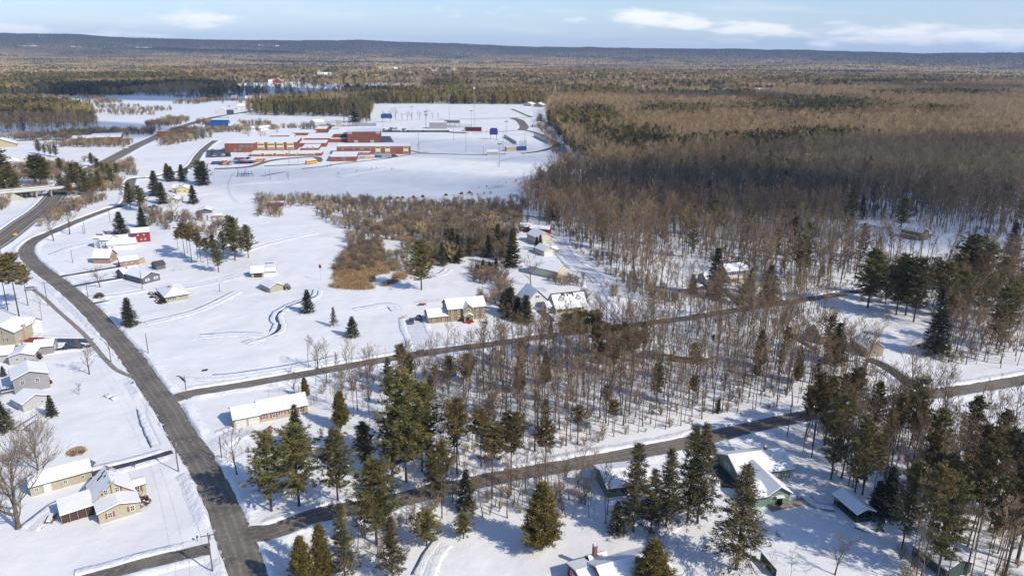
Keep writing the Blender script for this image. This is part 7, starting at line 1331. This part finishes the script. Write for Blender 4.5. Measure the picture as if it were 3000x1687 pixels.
# people
def person(label, k, x, y, rz, coat='jacket', bend=0., stride=.18, group=None, scale=1., legs='jacket'):
    o = thing('person', label, 'person', k, x, y, rz, group); s = scale; hip = np.array([0, 0, .92]); ch = hip + np.array([.25 * bend, 0, .45]); nk = ch + np.array([.12 * bend, 0, .14]); hd = nk + np.array([.06 * bend, 0, .17])
    v = [hip, hip + (ch - hip) * .5, ch, nk, hd, hd + np.array([.02, 0, .1])]; r = [.15, .14, .17, .055, .095, .07]; e = [(0,1),(1,2),(2,3),(3,4),(4,5)]
    for sd in (-1, 1):
        b0 = len(v); v += [hip + np.array([0, .1 * sd, -.05]), np.array([stride * sd * .6, .11 * sd, .5]), np.array([stride * sd, .11 * sd, .08]), np.array([stride * sd + .17, .12 * sd, .05])]; r += [.1, .075, .05, .045]; e += [(0,b0),(b0,b0+1),(b0+1,b0+2),(b0+2,b0+3)]
        b0 = len(v); v += [ch + np.array([0, .2 * sd, 0]), ch + np.array([-.05 * sd + .08 * bend, .25 * sd, -.28]), ch + np.array([.12 + .2 * bend, .22 * sd, -.5]), ch + np.array([.17 + .22 * bend, .2 * sd, -.6])]; r += [.075, .055, .042, .035]; e += [(2,b0),(b0,b0+1),(b0+1,b0+2),(b0+2,b0+3)]
    me = bpy.data.meshes.new('body'); me.from_pydata([tuple(np.array(q) * s) for q in v], e, []); me.materials.append(M[coat]); q = bpy.data.objects.new('body', me); COL.objects.link(q); q.parent = o
    m = q.modifiers.new('skin', 'SKIN'); q.modifiers.new('sub', 'SUBSURF').levels = 1; q.modifiers['sub'].render_levels = 1
    for i, sv in enumerate(me.skin_vertices[0].data): sv.radius = (r[i] * s, r[i] * s); sv.use_root = (i == 0)
    hb = MB(); c = hd * s; hb.blob((c[0] + .012, c[1], c[2] + .06 * s), (.112 * s, .112 * s, .10 * s), M['hedge'], 8, .02); hb.obj('hair', o)
    fb = MB(); fb.blob((c[0] + .045 * s, c[1], c[2] - .01), (.07 * s, .075 * s, .09 * s), M['skin'], 8, .02); fb.obj('face', o); return o
person('person in dark clothes bending beside the green house corner by the footpath', 9, 857, 885, R(200), 'jacket', .6)
for i, (x, y, c_) in enumerate([(575,1100,'jacket'),(602,1103,'jacket'),(935,1070,'jacket'),(1305,1005,'redjacket'),(1215,1010,'jacket'),(1595,1018,'jacket'),(1627,1020,'redjacket'),(430,945,'jacket'),(455,942,'jacket'),(870,868,'redjacket'),(895,872,'jacket'),(382,972,'jacket')]):
    person('small figure in dark clothes out on the sledding slope below the school', 'b', x, y, R(40 * i), c_, .2, .2, 'people on the snow slope below the school', 1.15)
for i, (x, y) in enumerate([(92,640),(128,640)]): person('one of two small figures standing close together at the foot of the school field', 'y', x, y, R(70 * i), 'jacket', .1, .15, 'pair at the foot of the school field')
SKYTINT = (1.18, 1.27, 1.46, 1); CLOUDCOL = (11.2, 11.3, 11.5, 1); SKY_STR = .10; SUN_STR = 4.15; EXPO = 0.02; HAZE = 3.2e-5
# ground x, y of the shade, radii, optical density, options
CLOUDS = [(520, 640, 480, 240, .0062, dict(seed=1, rot=.2)), (160, 540, 150, 110, .004, dict(seed=14)), (-80, 590, 150, 60, .005, dict(seed=3)), (-30, 830, 120, 70, .005, dict(seed=4)), (-760, 1900, 420, 330, .014, dict(seed=5)), (-620, 1020, 160, 90, .010, dict(seed=6)),
   (-1500, 6500, 900, 500, .008, dict(seed=7)), (1900, 4700, 900, 160, .008, dict(seed=8)), (350, 1700, 260, 90, .010, dict(seed=10)), (-3600, 9500, 1100, 350, .008, dict(seed=12)), (1300, 2300, 420, 120, .008, dict(seed=16))]
# ================================================================ sky, sun, haze, camera
SUN_AZ = R(-33); SUN_EL = R(37)       # direction towards the sun: to the right and a little behind the viewer
SD = Vector((math.cos(SUN_AZ) * math.cos(SUN_EL), math.sin(SUN_AZ) * math.cos(SUN_EL), math.sin(SUN_EL)))
w = bpy.data.worlds.new('World'); scene.world = w; w.use_nodes = True
nt = w.node_tree; N = nt.nodes; L = nt.links; bg = N['Background']
sky = N.new('ShaderNodeTexSky'); sky.sky_type = 'NISHITA'; sky.sun_disc = False; sky.sun_elevation = SUN_EL
sky.sun_rotation = math.pi / 2 - SUN_AZ; sky.altitude = 200; sky.air_density = 1.0; sky.dust_density = .5; sky.ozone_density = 3.0
tc = N.new('ShaderNodeTexCoord'); sep = N.new('ShaderNodeSeparateXYZ'); L.new(tc.outputs['Generated'], sep.inputs[0])
def mth(op, a, b=None, clamp=False):
    n = N.new('ShaderNodeMath'); n.operation = op; n.use_clamp = clamp
    for i, q in enumerate((a, b)):
        if q is None: continue
        if isinstance(q, (int, float)): n.inputs[i].default_value = q
        else: L.new(q, n.inputs[i])
    return n.outputs[0]
az = mth('ARCTAN2', sep.outputs[0], sep.outputs[1]); el = mth('ARCSINE', sep.outputs[2])
cmb = N.new('ShaderNodeCombineXYZ'); L.new(mth('MULTIPLY', az, 22), cmb.inputs[0]); L.new(mth('MULTIPLY', el, 90), cmb.inputs[1])
nz = N.new('ShaderNodeTexNoise'); nz.inputs['Scale'].default_value = 1.0; nz.inputs['Detail'].default_value = 7; nz.inputs['Roughness'].default_value = .55
L.new(cmb.outputs[0], nz.inputs['Vector'])
def ang(u, v):
    dx, dy = u - 1500, v - 843.5; X = dx * CR + dy * SR; Y = -dx * SR + dy * CR
    fw = FPX * CP - Y * SP; up = -(Y * CP + FPX * SP); return math.atan2(X, fw), math.atan2(up, math.hypot(X, fw))
tot = None
#  low cumulus banks and a few wisps: centre u, v, half width, half height, strength
for (u, v, hw, hh, st) in [(585,55,120,20,1.0),(600,75,60,12,.8),(60,88,110,14,1.05),(290,102,80,9,.9),(430,104,80,8,.9),(380,78,45,7,.5),(170,72,40,8,.4),
      (1890,52,150,20,1.05),(2010,68,170,22,1.0),(2200,84,130,22,1.0),(2280,98,140,20,.8),(1700,58,50,9,.6),(2400,128,70,12,.8),(2650,92,220,20,1.0),(2850,98,180,22,1.0),(2660,118,280,18,.7),(2900,118,200,20,.8),(2150,120,90,12,.6),
      (1350,28,260,16,.42),(1250,45,160,12,.3),(1500,48,120,12,.3),(1830,40,60,8,.5),(60,70,60,8,.3),(3150,100,200,22,1.0),(-200,80,160,20,1.0)]:
    a0, e0 = ang(u, v); wa = hw / FPX; we = hh / FPX
    da = mth('DIVIDE', mth('SUBTRACT', az, a0), wa); de = mth('DIVIDE', mth('SUBTRACT', el, e0), we)
    q = mth('ADD', mth('MULTIPLY', da, da), mth('MULTIPLY', de, de)); g = mth('MULTIPLY', mth('POWER', 2.718, mth('MULTIPLY', q, -1.0)), st * 1.2)
    tot = g if tot is None else mth('MAXIMUM', tot, g)
mask = mth('ADD', tot, mth('MULTIPLY', mth('SUBTRACT', nz.outputs['Fac'], .5), 2.1))
mr = N.new('ShaderNodeMapRange'); mr.interpolation_type = 'SMOOTHSTEP'; mr.inputs['From Min'].default_value = .30; mr.inputs['From Max'].default_value = 1.2; mr.inputs['To Max'].default_value = .92
L.new(mask, mr.inputs['Value'])
# faint high veil
cm2 = N.new('ShaderNodeCombineXYZ'); L.new(mth('MULTIPLY', az, 5), cm2.inputs[0]); L.new(mth('MULTIPLY', el, 60), cm2.inputs[1])
n2 = N.new('ShaderNodeTexNoise'); n2.inputs['Scale'].default_value = 1; n2.inputs['Detail'].default_value = 5; L.new(cm2.outputs[0], n2.inputs['Vector'])
veil = mth('MULTIPLY', mth('SUBTRACT', n2.outputs['Fac'], .5, True), 1.4, True)
low = mth('SUBTRACT', 1.0, mth('MULTIPLY', el, 4.0, True), True)
mask2 = mth('MAXIMUM', mr.outputs['Result'], mth('MULTIPLY', veil, low))
mx = N.new('ShaderNodeMix'); mx.data_type = 'RGBA'; L.new(mask2, mx.inputs['Factor'])
tint = N.new('ShaderNodeMix'); tint.data_type = 'RGBA'; tint.blend_type = 'MULTIPLY'; tint.inputs['Factor'].default_value = 1; tint.inputs['B'].default_value = SKYTINT
L.new(sky.outputs[0], tint.inputs['A']); lowv = mth('MULTIPLY', mth('POWER', 2.718, mth('MULTIPLY', el, -14.0)), .62, True)
air = N.new('ShaderNodeMix'); air.data_type = 'RGBA'; L.new(lowv, air.inputs['Factor']); L.new(tint.outputs['Result'], air.inputs['A']); air.inputs['B'].default_value = (6.9, 8.5, 11.2, 1); L.new(air.outputs['Result'], mx.inputs['A'])
mx.inputs['B'].default_value = CLOUDCOL
L.new(mx.outputs['Result'], bg.inputs['Color']); bg.inputs['Strength'].default_value = SKY_STR
sl = bpy.data.lights.new('sun', 'SUN'); sl.energy = SUN_STR; sl.angle = R(.53); sl.color = (1.0, .915, .78)
so = bpy.data.objects.new('sun', sl); COL.objects.link(so); so.rotation_euler = SD.to_track_quat('Z', 'Y').to_euler(); so.location = (0, 0, 300)
# cloud bodies standing high above, outside the frame, whose shade lies on the land
def cloud(x, y, rx, ry, dens=.01, alt=1500, thick=130, n=4, seed=0, rot=0.):
    rs = random.Random(seed); k = alt / SD.z; cx, cy = x + SD.x * k, y + SD.y * k
    mb = MB(); root = None
    vm = bpy.data.materials.new('cloud_vapour'); vm.use_nodes = True; t = vm.node_tree; t.nodes.remove(t.nodes['Principled BSDF'])
    vs = t.nodes.new('ShaderNodeVolumeScatter'); vs.inputs['Density'].default_value = dens; vs.inputs['Anisotropy'].default_value = .3
    t.links.new(vs.outputs[0], t.nodes['Material Output'].inputs['Volume'])
    for i in range(n):
        a = rs.uniform(0, 6.28); d = rs.uniform(0, .55) if i else 0; f = 1 if i == 0 else rs.uniform(.4, .65)
        ox, oy = math.cos(a) * d * rx, math.sin(a) * d * ry
        mx_, my_ = ox * math.cos(rot) - oy * math.sin(rot), ox * math.sin(rot) + oy * math.cos(rot)
        q = MB(); q.blob((0, 0, 0), (rx * f, ry * f, thick * f), vm, 16, .06, rs)
        q.v = [(px_ * math.cos(rot) - py_ * math.sin(rot) + mx_, px_ * math.sin(rot) + py_ * math.cos(rot) + my_, pz_ + rs.uniform(-1, 1)) for px_, py_, pz_ in q.v]
        mb.add(q.v, q.f, vm)
    o = mb.obj('cloud'); o.location = (cx, cy, alt); tag(o, kind='stuff')
for c in CLOUDS: cloud(*c[:5], **c[5])
# haze
hz = MB(); hz.box(-15500, -1200, -120, 15500, 21500, 430, M['snow']); ho = hz.obj('haze'); tag(ho, kind='stuff')
hm = bpy.data.materials.new('haze_air'); hm.use_nodes = True; t = hm.node_tree; t.nodes.remove(t.nodes['Principled BSDF'])
pv = t.nodes.new('ShaderNodeVolumePrincipled'); pv.inputs['Color'].default_value = (.40, .62, 1.0, 1); pv.inputs['Density'].default_value = HAZE; pv.inputs['Anisotropy'].default_value = .0
t.links.new(pv.outputs[0], t.nodes['Material Output'].inputs['Volume']); ho.data.materials.clear(); ho.data.materials.append(hm)
cd = bpy.data.cameras.new('camera'); co = bpy.data.objects.new('camera', cd); COL.objects.link(co); scene.camera = co
cd.sensor_width = 36; cd.lens = 36 * FPX / 3000; cd.clip_start = 1; cd.clip_end = 60000
Fv = Vector((0, CP, -SP)); Uv = Vector((0, SP, CP)); Xv = Vector((1, 0, 0))
rg = Xv * CR + Uv * SR; upv = -Xv * SR + Uv * CR
m3 = Matrix((rg, upv, -Fv)).transposed(); co.matrix_world = Matrix.Translation((0, 0, CAM_H)) @ m3.to_4x4()
vs_ = scene.view_settings; vs_.view_transform = 'Standard'; vs_.look = 'None'; vs_.exposure = EXPO; vs_.gamma = 1
scene.cycles.max_bounces = 5; scene.cycles.diffuse_bounces = 2; scene.cycles.glossy_bounces = 2; scene.cycles.transparent_max_bounces = 12; scene.cycles.volume_bounces = 1
scene.cycles.use_denoising = True
